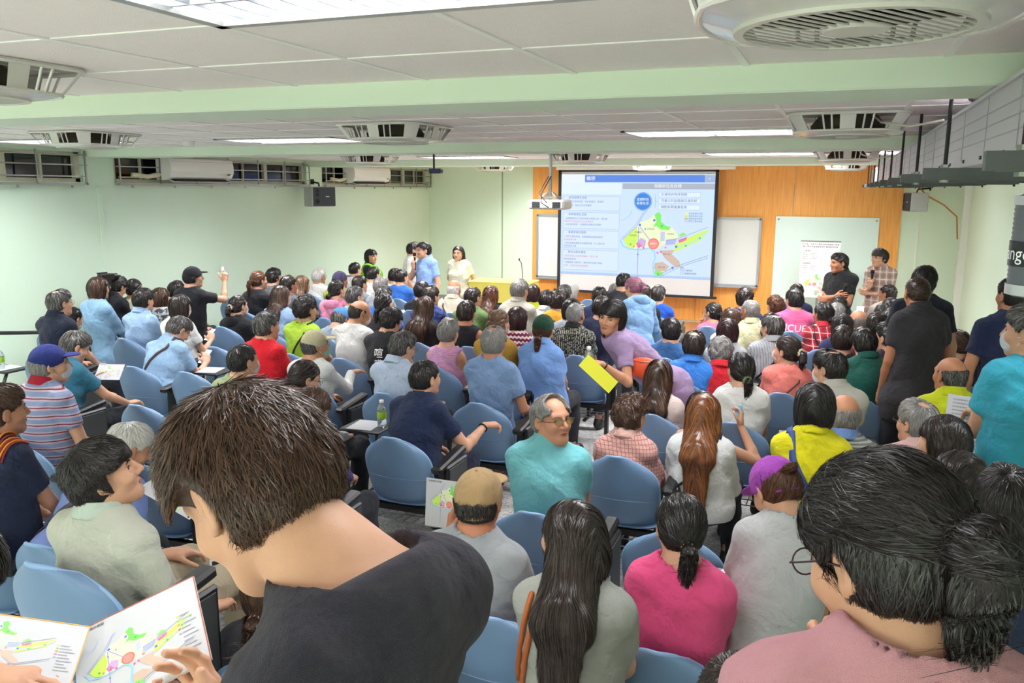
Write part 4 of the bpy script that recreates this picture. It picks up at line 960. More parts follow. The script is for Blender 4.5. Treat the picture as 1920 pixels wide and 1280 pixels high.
# ---------------------------------------------------------------- cable tray on the right
tray = thing('cable_tray', 'grey galvanised cable tray hung along the right side of the ceiling', 'cable tray', (.42, 0, 0))
m = MB(); M_TRAY = mat('tray_metal', '#c9c6cd', .45, metal=.35, noise=.05, nscale=6)
m.box((0, 6.9, 2.695), (.006, 8.1, .105)); m.box((.55, 6.9, 2.695), (.006, 8.1, .105)); m.box((.275, 6.9, 2.592), (.28, 8.1, .004)); m.build('tray_side', M_TRAY, tray)
m = MB(); m.box((-.004, 6.9, 2.80), (.012, 8.1, .006)); m.box((.275, 6.9, 2.804), (.285, 8.1, .004)); m.build('tray_lid', M_TRAY, tray)
m = MB()
for k in range(26): m.box((-.0075, .9 + k * .55, 2.70), (.0012, .0015, .09))
for z_ in (2.66, 2.70, 2.74): m.box((-.0075, 6.9, z_), (.0012, 8.1, .0015))
m.build('embossing', mat('tray_emboss', '#aeb0b4', .5), tray)
for k in range(14): m = MB(); m.box((-.008, 1.9 + k * .42, 2.607), (.002, .014, .006)); m.build('tray_slot', M_DARK, tray)
for k, y in enumerate((2.12, 3.65, 5.0, 6.35, 7.7, 9.05, 10.4, 11.75, 13.1, 14.4)):
    m = MB(); x0 = -.075; m.box((.255, y, 2.565), (.39, .021, .021)); m.box((.255, y, 2.545), (.37, .016, .004)); c = m.build('strut_channel', M_GALV, tray)
    m = MB(); m.tube([(-.06, y, 2.53), (-.06, y, CEIL - .004)], .0075, 8); r = m.build('threaded_rod', M_RUST if k == 0 else M_DARK, tray)
    m = MB(); m.lathe([(.016, 0), (.016, .012), (0, .012)], (-.06, y, 2.587), 6); m.build('nut', M_STEEL, r); m = MB(); m.lathe([(.016, 0), (.016, -.014), (0, -.014)], (-.06, y, 2.545), 6); m.build('nut', M_STEEL, r)
    m = MB(); m.tube([(.62, y, 2.53), (.62, y, CEIL - .004)], .0075, 8); m.build('threaded_rod', M_DARK, tray)
for a in range(2):
    tag(MB().tube([(.40, 4.3 + a * 4.3, 2.812), (.28, 4.5 + a * 4.3, 2.80), (.16, 4.75 + a * 4.3, 2.84), (.12, 4.9 + a * 4.3, CEIL - .012)], .006, 6).build('cable', mat('cable_sheath', '#c9c8bb', .6), smooth=True), ['pale cable sagging from the tray to the nearer ceiling fan', 'pale cable sagging from the tray to the farther ceiling fan'][a], 'cable')
tag(MB().tube([(.375, 3.36, CEIL - .004), (.375, 3.37, 2.86), (.40, 3.42, 2.82), (.47, 3.5, 2.812)], .011, 7).build('conduit', mat('grey_conduit', '#6a6c6c', .6), smooth=True), 'grey conduit bending from the ceiling into the cable tray', 'conduit')
tag(MB().tube([(1.08, 14.9, 2.6), (1.25, 14.8, 2.42), (1.5, 14.84, 2.28), (1.70, 14.86, 2.1), (1.74, 14.86, 1.75)], .012, 6).build('cable', mat('cable_orange', '#b9762e', .6), smooth=True), 'thin cable looping down the white post by the front right corner', 'cable')
# ribbed canister hanging from the tray at the right edge
t = thing('ribbed_canister', 'grey ribbed cylindrical canister with a lettered band at the right edge', 'canister', (.262, 1.30, 0)); m = MB(); zt, zb = 2.492, 2.366; pr = []
for k in range(41):
    z = zb + (zt - zb) * k / 40; pr.append((0.044 + (.0012 if k % 2 else 0), z))
m.lathe([(0, zb - .008), (.038, zb - .006)] + pr + [(.034, zt + .006), (0, zt + .008)], n=48); m.build('ribbed_body', mat('canister_grey', '#5c606a', .4), t, smooth=.8)
for z_, h_ in ((zb + .004, .007), (zt - .004, .006), (zb + .052, .0165)):
    m = MB(); m.lathe([(.0455, z_ - h_), (.0465, z_ - h_), (.0465, z_ + h_), (.0455, z_ + h_)], n=48); m.build('band', mat('band_dark' if h_ > .01 else 'band_silver', '#33353c' if h_ > .01 else '#c4c6cc', .3, metal=.5), t, smooth=.8)
v, f_ = text_mesh('ango', .026); P_ = []
for x_, y_, z_ in v: a = math.radians(-90 - 62) + x_ / .047; P_.append((.0472 * math.cos(a), .0472 * math.sin(a), zb + .052 + y_))
link('band_lettering', mesh_of('band_lettering', np.array(P_), tris=f_, mats=[mat('lettering_white', '#eceef2', .5)], smooth=False), t)
m = MB(); m.tube([(0, 0, zt), (0, 0, CEIL - .004)], .006, 8); m.build('hanger_rod', M_DARK, t)
# ---------------------------------------------------------------- front of the hall
st = MB(); st.box((-3.0, 14.55, .055), (4.6, .75, .055), bev=.004); st.box((-3.0, 13.65, .02), (4.6, .16, .022), bev=.003)
def planks():
    m = mat('stage_wood', '#a8764c', .4, noise=.22, nscale=4); return m
struct(st.build('floor_stage', planks()))
M_ALU = mat('board_aluminium', '#b3b7ba', .35, metal=.7)
t = thing('whiteboard', 'wide white writing board in an aluminium frame behind the screen', 'whiteboard', (-3.35, YF - .06, 1.41)); b = MB(); b.box((0, 0, 0), (2.04, .012, .575)); b.build('board_surface', mat('board_white', '#d6dbd9', .25), t)
b = MB(); [b.box((0, -.006, s * .59), (2.07, .022, .022)) for s in (-1, 1)]; [b.box((s * 2.06, -.006, 0), (.022, .022, .60)) for s in (-1, 1)]; b.build('frame', M_ALU, t); b = MB(); b.box((0, -.05, -.615), (2.05, .04, .008)); b.build('pen_tray', M_ALU, t)
t = thing('glass_board', 'pale mint glass board on the wood wall at the right', 'board', (-.215, YF - .045, 1.03)); b = MB(); b.box((0, 0, 0), (.825, .008, 1.02), bev=.003); b.build('glass_panel', mat('mint_glass', '#d9f0ea', .15, coat=.4), t)
b = MB(); [b.lathe([(.018, 0), (.018, -.03), (0, -.03)], (sx * .78, -.0, sz * .97), 12, R=rotx(-math.pi / 2)) for sx in (-1, 1) for sz in (-1, 1)]; b.build('standoff', M_STEEL, t)
# lectern
t = thing('lectern', 'yellow fronted lectern with black base at the front left', 'lectern', (-4.95, 12.35, floor_z(12.35)), math.radians(4)); M_LEC = mat('lectern_yellow', '#c9bb52', .5)
b = MB(); b.box((0, -.26, .86), (.50, .012, .155), bev=.004); b.build('front_panel', M_LEC, t); b = MB(); [b.box((s * .49, 0, .86), (.012, .26, .155)) for s in (-1, 1)]; b.build('side_panel', M_LEC, t)
b = MB(); b.box((0, 0, 1.02), (.51, .28, .012), bev=.004); b.build('top', M_LEC, t); b = MB(); b.box((0, -.2, .35), (.46, .05, .35)); b.box((0, 0, .02), (.48, .26, .02)); b.build('base', M_DARK, t)
b = MB(); b.tube([(.30, .05, 1.03), (.30, .03, 1.16), (.29, .0, 1.32), (.27, -.03, 1.36)], .006, 6); b.lathe([(0, 0), (.012, .002), (.012, .03), (0, .04)], (.265, -.035, 1.36), 10); b.build('gooseneck_microphone', M_DARK, t, smooth=True)
for x_, lab in ((-6.0, 'dark front desk left of the lectern'), (-3.95, 'dark front desk right of the lectern')):
    t = thing('front_desk', lab, 'desk', (x_, 12.05, floor_z(12.05)), 0, None); b = MB(); b.box((0, 0, .72), (.55, .24, .015), bev=.004); b.build('tabletop', mat('desk_dark', '#4a4440', .5), t)
    for s in (-1, 1):
        b = MB(); b.box((s * .50, 0, .36), (.02, .20, .35)); b.build('leg', M_DARK, t)
# projection screen with the projected slide
SX, SY = -3.47, 15.02
scr = thing('projection_screen', 'large pull-down projection screen showing a planning slide with a map', 'screen', (SX, SY, 0)); b = MB(); b.box((0, 0, 1.72), (1.46, .004, 1.13)); b.build('screen_fabric', mat('screen_matte', '#c9cacb', .8), scr)
b = MB(); [b.box((s * 1.43, -.006, 1.72), (.03, .004, 1.13)) for s in (-1, 1)]; b.box((0, -.006, 2.83), (1.46, .004, .025)); b.box((0, -.012, .605), (1.52, .018, .022)); b.build('black_border', mat('border_black', '#1e1e22', .6), scr)
b = MB(); b.box((.12, 0, 2.868), (1.62, .05, .030), bev=.008); b.build('screen_case', M_WHITE, scr)
b = MB(); b.tube([(1.1, 0, CEIL - .003), (1.1, 0, 2.87)], .008, 6); b.tube([(-1.3, 0, CEIL - .003), (-1.3, 0, 2.87)], .008, 6); b.build('case_hanger', M_STEEL, scr)
SL = {}
def slm(c, e=1.0):
    k = (c, e)
    if k not in SL: SL[k] = mat('projected_colour', '#202020', .9, emit=c, es=e * SLIDE)
    return SL[k]
MAPW = dict(outline='#6f86c8')
def draw_map(A, sink, sc=1.):
    """the district plan in a unit frame: x 0..1.62, y 0..1.2 ; A maps (x, y, layer) to 3-D, sink(colour, polygons)"""
    def blob(c, pts, ly): sink(c, [[A(x, y, ly) for x, y in pts]])
    def disc(c, x, y, r, ly, n=20): blob(c, [(x + r * math.cos(2 * math.pi * k / n), y + r * math.sin(2 * math.pi * k / n)) for k in range(n)], ly)
    def road(c, pts, w, ly):
        for (x0, y0), (x1, y1) in zip(pts[:-1], pts[1:]):
            d = math.hypot(x1 - x0, y1 - y0) + 1e-9; nx, ny = -(y1 - y0) / d * w, (x1 - x0) / d * w; blob(c, [(x0 + nx, y0 + ny), (x0 - nx, y0 - ny), (x1 - nx, y1 - ny), (x1 + nx, y1 + ny)], ly)
    road('#b9cbe8', [(.0, 1.0), (.10, 1.04), (.18, 1.12), (.21, 1.20)], .010, 1)
    blob('#e4ecc4', [(.06, .66), (.30, .92), (.38, .99), (.52, 1.03), (.62, 1.12), (.66, 1.0), (.80, .90), (.93, .92), (1.03, .80), (1.06, .70), (.84, .62), (.70, .52), (.46, .52), (.28, .50), (.14, .54)], 2)
    blob('#c7ec63', [(.06, .66), (.30, .90), (.33, .74), (.30, .58), (.24, .50), (.14, .54)], 3)
    blob('#7fe668', [(.62, 1.12), (.69, 1.17), (.74, 1.12), (.74, 1.0), (.84, .92), (.93, .91), (.88, .85), (.74, .86), (.66, .92), (.60, .90), (.66, 1.0)], 3)
    blob('#bcc6e0', [(.74, .82), (.82, .82), (.82, .66), (.74, .64)], 3); blob('#aab4e4', [(.84, .68), (1.04, .70), (1.0, .60), (.84, .58)], 3)
    blob('#c9a8d8', [(.30, .60), (.38, .70), (.48, .66), (.47, .54), (.32, .53)], 3); blob('#e07aa8', [(.30, .60), (.36, .62), (.42, .54), (.32, .53)], 4)
    blob('#cdeb62', [(1.0, .60), (1.10, .66), (1.34, .78), (1.58, .88), (1.56, .80), (1.42, .66), (1.20, .56), (1.0, .46)], 3); blob('#8fe070', [(1.06, .76), (1.14, .82), (1.20, .78), (1.12, .74)], 3)
    blob('#d870b0', [(1.06, .68), (1.22, .74), (1.20, .68), (1.08, .63)], 4); road('#a9dff0', [(1.06, .56), (1.30, .64), (1.56, .82)], .012, 4)
    blob('#cbb3a4', [(.74, .48), (1.0, .50), (.96, .42), (1.10, .30), (1.12, .20), (1.02, .20), (.84, .34)], 3); blob('#cbb3a4', [(.66, .26), (.80, .28), (.92, .20), (.86, .12), (.70, .10), (.64, .16)], 3); blob('#8ae06a', [(.66, .12), (.76, .12), (.82, .06), (.70, .0), (.66, .04)], 4)
    road('#8fd3f2', [(.0, .66), (.06, .54), (.20, .49), (.42, .49), (.54, .52), (.64, .46), (.66, .34), (.62, .22), (.64, .08), (.70, .0)], .012, 5)
    road('#9aa2dc', [(.04, .66), (.30, .90), (.42, 1.12), (.48, 1.20)], .006, 5); road('#9aa2dc', [(.02, .68), (.28, .93), (.38, 1.10), (.44, 1.20)], .004, 5)
    road('#a9a0e0', [(.34, .90), (.34, .0)], .007, 6); road('#a9a0e0', [(.36, .90), (.62, .58)], .007, 6); road('#8f9ab0', [(.66, .0), (1.02, .20), (1.60, .42)], .005, 5); road('#8f9ab0', [(.74, .0), (1.10, .20), (1.60, .38)], .004, 5); road('#8f9ab0', [(.84, .66), (1.10, .72), (1.58, .92)], .004, 5)
    disc('#f0766a', .62, .60, .10, 6); disc('#f3938a', .62, .60, .078, 7)
    for x, y in ((.36, .93), (.62, 1.02), (1.03, .56), (.98, .18), (.34, .80), (.46, .86), (.34, .40)): disc('#4a7ae0', x, y, .022 if y > .9 or x > .9 else .014, 7)
    for x, y, c in ((.20, .58, '#5ac040'), (.26, .54, '#f08a60'), (.70, .44, '#e0609a'), (.76, .46, '#e0609a'), (.84, .54, '#f08a60'), (.36, .54, '#e8507a'), (.44, .52, '#e8507a'), (.76, .92, '#4cc050'), (1.20, .58, '#5ac040'), (1.44, .72, '#5ac040'), (1.14, .66, '#f08a60'), (.72, .06, '#4cc050')): disc(c, x, y, .018, 8)
class Sink:
    def __init__(s): s.m = {}
    def __call__(s, c, polys): s.m.setdefault(c, []).extend(polys)
    def build(s, name, mf, parent):
        b = MB(); mats = []
        for i, (c, P_) in enumerate(s.m.items()):
            mats.append(mf(c))
            for p in P_: b.poly(p, i)
        bm = bmesh.new(); o = b.build(name, mats, parent); bm.from_mesh(o.data); bmesh.ops.triangulate(bm, faces=bm.faces); bm.to_mesh(o.data); bm.free(); return o
def glyphs(txt, size, x, z, c, y, parent, name='slide_text', left=True, e=1.):
    v, f_ = text_mesh(txt, size, 1); 
    if not len(v): return
    xs = [p[0] for p in v]; sh = x - (min(xs) if left else 0)
    o = link(name, mesh_of(name, np.array([(p[0] + sh, y, z + p[1]) for p in v]), tris=f_, mats=[slm(c, e)], smooth=False), parent); return o
s = Sink(); Yp = -.0065
W2, ZT, ZB = 1.40, 2.76, .92
def rect(x0, z0, x1, z1, c, ly): s(c, [[(x0, Yp - ly * .0006, z0), (x1, Yp - ly * .0006, z0), (x1, Yp - ly * .0006, z1), (x0, Yp - ly * .0006, z1)]])
rect(-W2, ZB, W2, ZT, '#c6dcf6', 0); rect(-W2, 2.62, W2, 2.745, '#5d86dc', 1); rect(-1.40, 2.60, -.95, 2.76, '#dfe9fb', 1.5); rect(1.22, 2.62, 1.40, 2.745, '#9fb0cf', 2); rect(-.24, 2.50, 1.40, 2.60, '#a8b1bf', 1); rect(-W2, ZB, W2, ZB + .045, '#a9c4f2', 1)
rect(-1.40, 2.40, -.26, 2.60, '#d9e8fb', 1)
for z0, z1 in ((2.10, 2.37), (1.77, 2.07), (1.41, 1.74), (1.0, 1.38)):
    rect(-1.36, z0, -.28, z1, '#a9bfe2', 2); rect(-1.352, z0 + .008, -.288, z1 - .008, '#cfe0f7', 3)
for k in range(3): rect(.42, 2.36 - .11 * k, 1.16, 2.45 - .11 * k, '#a9bfe2', 2); rect(.426, 2.366 - .11 * k, 1.154, 2.444 - .11 * k, '#d9e8fa', 3)
rect(.36, 2.17, .366, 2.41, '#8fa6d6', 2); rect(.36, 2.284, .42, 2.29, '#8fa6d6', 2)
def disc(c, x, z, r, ly): s(c, [[(x + r * math.cos(a), Yp - ly * .0006, z + r * math.sin(a)) for a in np.linspace(0, 2 * math.pi, 40, endpoint=False)]])
disc('#3d86d8', .14, 2.28, .165, 2); disc('#d4e4f8', .14, 2.28, .156, 3); disc('#3d86d8', .14, 2.28, .150, 4)
for k, c in enumerate(('#e6ec8a', '#c7ec63', '#c9b0a4', '#c3c6dc')): rect(.90, 2.06 - .045 * k, .955, 2.095 - .045 * k, c, 3)
rect(.86, 1.055, .92, 1.085, '#7f93b8', 4); rect(.866, 1.061, .914, 1.079, '#cfe0f7', 5); rect(.86, 1.0, .92, 1.03, '#7f93b8', 4); rect(.866, 1.006, .914, 1.024, '#cfe0f7', 5)
draw_map(lambda x, y, ly: (-.26 + x, Yp - (4 + ly) * .0006, .93 + y), s)
s.build('slide_image', slm, scr); yt = Yp - .0095
glyphs('構想', .085, -.92, 2.68, '#f4f8ff', yt, scr); glyphs('發展定位及目標', .07, .58, 2.55, '#f6f8fb', yt, scr, left=False); glyphs('≫', .06, 1.28, 2.68, '#dfe6f4', yt, scr)
glyphs('宜居科技', .055, .14, 2.315, '#f4f8ff', yt, scr, left=False); glyphs('創意生活', .055, .14, 2.245, '#f4f8ff', yt, scr, left=False)
for k, tx in enumerate(('引導地方有序發展', '完善公共設施與交通系統', '推動新興產業發展')): glyphs(tx, .058, .47, 2.405 - .11 * k, '#45557e', yt, scr)
for k, tx in enumerate(('既成發展生活區', '新興發展生活區', '產業發展加值區', '既有工廠生產區')): glyphs(tx, .035, .97, 2.077 - .045 * k, '#5b6a8e', yt, scr)
for z0, tx in ((2.335, '既成發展生活區'), (2.03, '新興發展生活區'), (1.70, '產業發展加值區'), (1.335, '既有工廠生產區')): glyphs(tx, .050, -1.25, z0, '#56688f', yt, scr)
for z0, tx, c in ((2.265, '・維持既有發展紋理，鄰近捷運站、巷道綠', '#6d7fa6'), (2.195, '  美化環境，強化生活空間機能', '#6d7fa6'), (1.955, '・以整體開發方式提供新都市發展土地，滿足產', '#6d7fa6'), (1.90, '  業發展衍生居住人口之住宅需求', '#d0808c'), (1.845, '・結合既有聚落，加強配合周邊自然景觀', '#6d7fa6'),
                  (1.62, '・研究工業區周邊，設置產業創新服務軸帶', '#6d7fa6'), (1.565, '  促進產業升級', '#d0808c'), (1.50, '・提供周邊產業整合與產業發展，引入高科技', '#6d7fa6'), (1.445, '  及智慧型工業', '#6d7fa6'), (1.26, '・結合未登記工廠管理輔導，提升工業', '#d0808c'), (1.20, '  用地合理利用', '#6d7fa6'), (1.14, '・延續產業工廠特色，推動清潔生產工業區', '#6d7fa6'), (1.08, '  升級，工業區創新產業價值', '#d0808c')): glyphs(tx, .040, -1.33, z0, c, yt, scr)
for x_, z_, tx in ((.34 - .26, .80, '既成發展'), (.14 - .26 + .1, .74, '新興發展'), (.56 - .26, .86, '新興發展'), (.92 - .26, .78, '新興發展'), (.86 - .26, .42, '既有工廠'), (.78 - .26, .18, '既有工廠'), (.62 - .26, .60, '產業中心')): glyphs(tx, .032, x_, .93 + z_, '#4c4c5c' if tx[0] != '產' else '#ffffff', yt, scr, left=False)
glyphs('圖例', .035, .86, 1.115, '#4c5a78', yt, scr); glyphs('計畫範圍', .035, .94, 1.07, '#4c5a78', yt, scr); glyphs('整體開發範圍', .035, .94, 1.015, '#4c5a78', yt, scr)
# poster board behind the speakers at the right
PX, PZ = -.15, 1.24
t = thing('poster', 'white notice board poster with a plan behind the man in black polo', 'poster', (-.27, 14.6, floor_z(14.6) + .11)); b = MB(); b.box((0, 0, 1.10), (.30, .006, .46)); b.build('poster_sheet', mat('poster_white', '#e8e9ea', .6), t); b = MB(); b.box((0, .02, .35), (.02, .02, .35)); b.box((0, .02, .012), (.25, .12, .012)); b.box((0, 0, 1.565), (.31, .012, .010)); b.box((0, .02, 1.0), (.015, .012, .5)); b.build('poster_stand', M_STEEL, t)
def flat_text(txt, size, x, z, y, col, parent, left=False):
    v, f_ = text_mesh(txt, size, 1); xs = [p[0] for p in v]; sh = x - (min(xs) if left else 0)
    if len(v): link('printed_text', mesh_of('printed_text', np.array([(p[0] + sh, y, z + p[1]) for p in v]), tris=f_, mats=[mat('print_ink_dark', col, .7)], smooth=False), parent)
flat_text('彰化縣二水都市計畫區域發展策略公聽會', .032, 0, 1.515, -.0075, '#2b2b33', t); flat_text('暨大學城周邊整體發展計畫規劃說明會', .032, 0, 1.475, -.0075, '#2b2b33', t); flat_text('計畫緣起', .030, -.26, 1.41, -.0075, '#333333', t, True); flat_text('發展願景', .030, -.26, 1.20, -.0075, '#333333', t, True)
for z_ in (1.37, 1.34, 1.31, 1.28, 1.16, 1.13, 1.10): flat_text('整體發展與公共設施規劃內容', .017, -.26, z_, -.0075, '#6b6b70', t, True)
s = Sink(); draw_map(lambda x, y, ly: (-.24 + x * .3, -.0066 - ly * .0002, .68 + y * .3), s); s.build('poster_map', lambda c: mat('ink', c, .7), t)
# handrail by the left seats
t = thing('handrail', 'black tubular handrail at the far left beside the wall', 'handrail', (-7.0, 5.45, .2)); b = MB(); b.tube([(-.6, -.3, .95), (.35, .25, .95), (.42, .30, .90), (.42, .30, .02)], .018, 8); b.tube([(-.6, -.3, .95), (-.6, -.3, .02)], .018, 8); b.build('rail', M_DARK, t, smooth=True)
# camcorder on a tripod against the left wall
t = thing('camcorder', 'black video camera on a tripod by the left wall', 'video camera', (-7.35, 6.78, 0)); b = MB(); b.box((0, 0, 1.53), (.035, .09, .035), bev=.008); b.lathe([(.030, 0), (.032, .05), (.024, .055)], (0, .09, 1.53), 14, R=rotx(-math.pi / 2)); b.box((-.03, -.02, 1.575), (.012, .06, .008)); b.build('camera_body', mat('camera_black', '#1b1c1f', .4), t)
b = MB(); b.lathe([(.022, 1.44), (.018, 1.49), (.03, 1.495)], n=12); b.tube([(0, 0, .9), (0, 0, 1.45)], .012, 8); b.build('tripod_head', M_DARK, t)
for a in (0, 2.1, 4.2):
    b = MB(); b.tube([(0, 0, 1.0), (.28 * math.cos(a), .28 * math.sin(a), .01)], .010, 6); b.build('tripod_leg', M_DARK, t)

# ---------------------------------------------------------------- lecture chairs
M_SHELL = mat('blue_polypropylene', '#6c89ab', .42, noise=.06, nscale=5, bump=.06, bscale=300, spec=.4); M_BLACK = mat('black_plastic', '#1d1e20', .38, bump=.05, bscale=200); M_PANEL = mat('tablet_grey', '#3d3f41', .5, noise=.08, nscale=40)
def sheet(rows, th, name, mt, parent):
    """closed shell from a grid of points; th = thickness along the normals"""
    A = np.array(rows); nu, nv = A.shape[:2]; du = np.gradient(A, axis=0); dv = np.gradient(A, axis=1); N = np.cross(dv, du); N /= np.linalg.norm(N, axis=2, keepdims=True) + 1e-9
    B = A + N * th; P_ = np.concatenate([A.reshape(-1, 3), B.reshape(-1, 3)]); F = []; o = nu * nv
    for i in range(nu - 1):
        for j in range(nv - 1):
            a = i * nv + j; F.append((a, a + 1, a + nv + 1, a + nv)); F.append((a + o, a + nv + o, a + nv + 1 + o, a + 1 + o))
    ed = [(i, 0) for i in range(nu)] + [(nu - 1, j) for j in range(1, nv)] + [(i, nv - 1) for i in range(nu - 2, -1, -1)] + [(0, j) for j in range(nv - 2, 0, -1)]
    for k in range(len(ed)):
        a, b = ed[k], ed[(k + 1) % len(ed)]; i0, i1 = a[0] * nv + a[1], b[0] * nv + b[1]; F.append((i0, i1, i1 + o, i0 + o))
    me = mesh_of(name, P_, quads=F, mats=[mt]); ob = link(name, me, parent)
    md = ob.modifiers.new('b', 'BEVEL'); md.width = .004; md.segments = 2; md.limit_method = 'ANGLE'; return ob
def make_chair():
    t = thing('lecture_chair', 'x', 'chair'); rows = []; nv = 19
    for i in range(22):                        # back: widest at two thirds, round shoulders, lip at the foot
        v = i / 21; z = .40 + .46 * v; w = .228 * (1 - max(0, (v - .50) / .50) ** 3.2 * .62) * (1 - .05 * (1 - v)); y0 = .055 - .10 * v + .055 * (1 - v) ** 4
        r = []
        for j in range(nv):
            u = -1 + 2 * j / (nv - 1); top = .42 * max(0, v - .72) * 0
            zz = z - (abs(u) ** 3) * .045 * v ** 2; rim = .020 * max(0, abs(u) - .80) / .20
            r.append((u * w, y0 + .062 * u * u + rim - .006 * math.sin(v * 5) * (1 - u * u), zz))
        rows.append(r)
    sheet(rows, .007, 'backrest', M_SHELL, t)
    rim = MB(); Rr = np.array(rows); pts = [Rr[i, 0] for i in range(0, 22)] + [Rr[21, j] for j in range(1, nv - 1)] + [Rr[i, nv - 1] for i in range(21, -1, -1)]
    rim.tube(pts, .0085, 7); rim.build('rim', mat('blue_rim', '#82a6d0', .4), t, smooth=True)
    rb = MB(); rb.tube([Rr[9, j] + V(0, -.006, 0) for j in range(1, nv - 1)], .004, 5); rb.build('back_rib', M_SHELL, t, smooth=True)
    rows = []
    for i in range(12):
        v = i / 11; w = .225 * (1 - .10 * v); rows.append([((-1 + 2 * j / 12) * w, .07 + .40 * v, .425 + .030 * abs(-1 + 2 * j / 12) ** 3 - .012 * math.sin(v * 3.1) - .030 * max(0, v - .82) / .18) for j in range(13)])
    sheet(rows, -.008, 'seat', M_SHELL, t)
    f = MB()
    for s in (-1, 1): f.box((s * .255, .12, .205), (.014, .030, .205), bev=.003); f.box((s * .255, .16, .012), (.018, .20, .012), bev=.004)
    f.box((0, .10, .385), (.26, .022, .018)); f.box((0, .30, .395), (.18, .012, .012)); f.build('frame', M_BLACK, t)
    for k in range(2):
        b = MB(); [b.tube([(x, .16, .26), (x, .42, .24)], .0035, 5) for x in np.linspace(-.22, .22, 8)] if k == 0 else [b.tube([(-.24, y, .262 - .07 * (y - .16)), (.24, y, .262 - .07 * (y - .16))], .004, 5) for y in (.16, .29, .42)]
        b.build('basket_wire', M_STEEL, t)
    a = MB(); a.box((.283, .14, .52), (.026, .070, .15), bev=.008); a.box((.285, .18, .700), (.034, .185, .022), rotx(.12), bev=.012); a.build('armrest', M_BLACK, t)
    p_ = MB(); p_.box((.322, .205, .535), (.012, .140, .155), bev=.010); pp = p_.build('folded_tablet', M_BLACK, t)
    q = MB(); q.box((.3355, .205, .535), (.0022, .120, .135), bev=.0015); q.build('tablet_face', M_PANEL, pp); q = MB(); q.box((.338, .12, .52), (.0006, .008, .028)); q.build('number_sticker', mat('sticker', '#cfd0b4', .6), pp)
    return t
CH = make_chair()
def put_chair(x, y, lab, grp):
    global CH_USED
    if not CH_USED: t = CH; CH_USED = True
    else:
        t = CH.copy(); COL.objects.link(t)
        for c in list(CH.children):
            d = c.copy(); COL.objects.link(d); d.parent = t
            for e in c.children: g = e.copy(); COL.objects.link(g); g.parent = d
    t.location = (x, y - .05, floor_z(y) if y > 1.9 else .55); t['label'] = lab
    if grp: t['group'] = grp
CH_USED = False

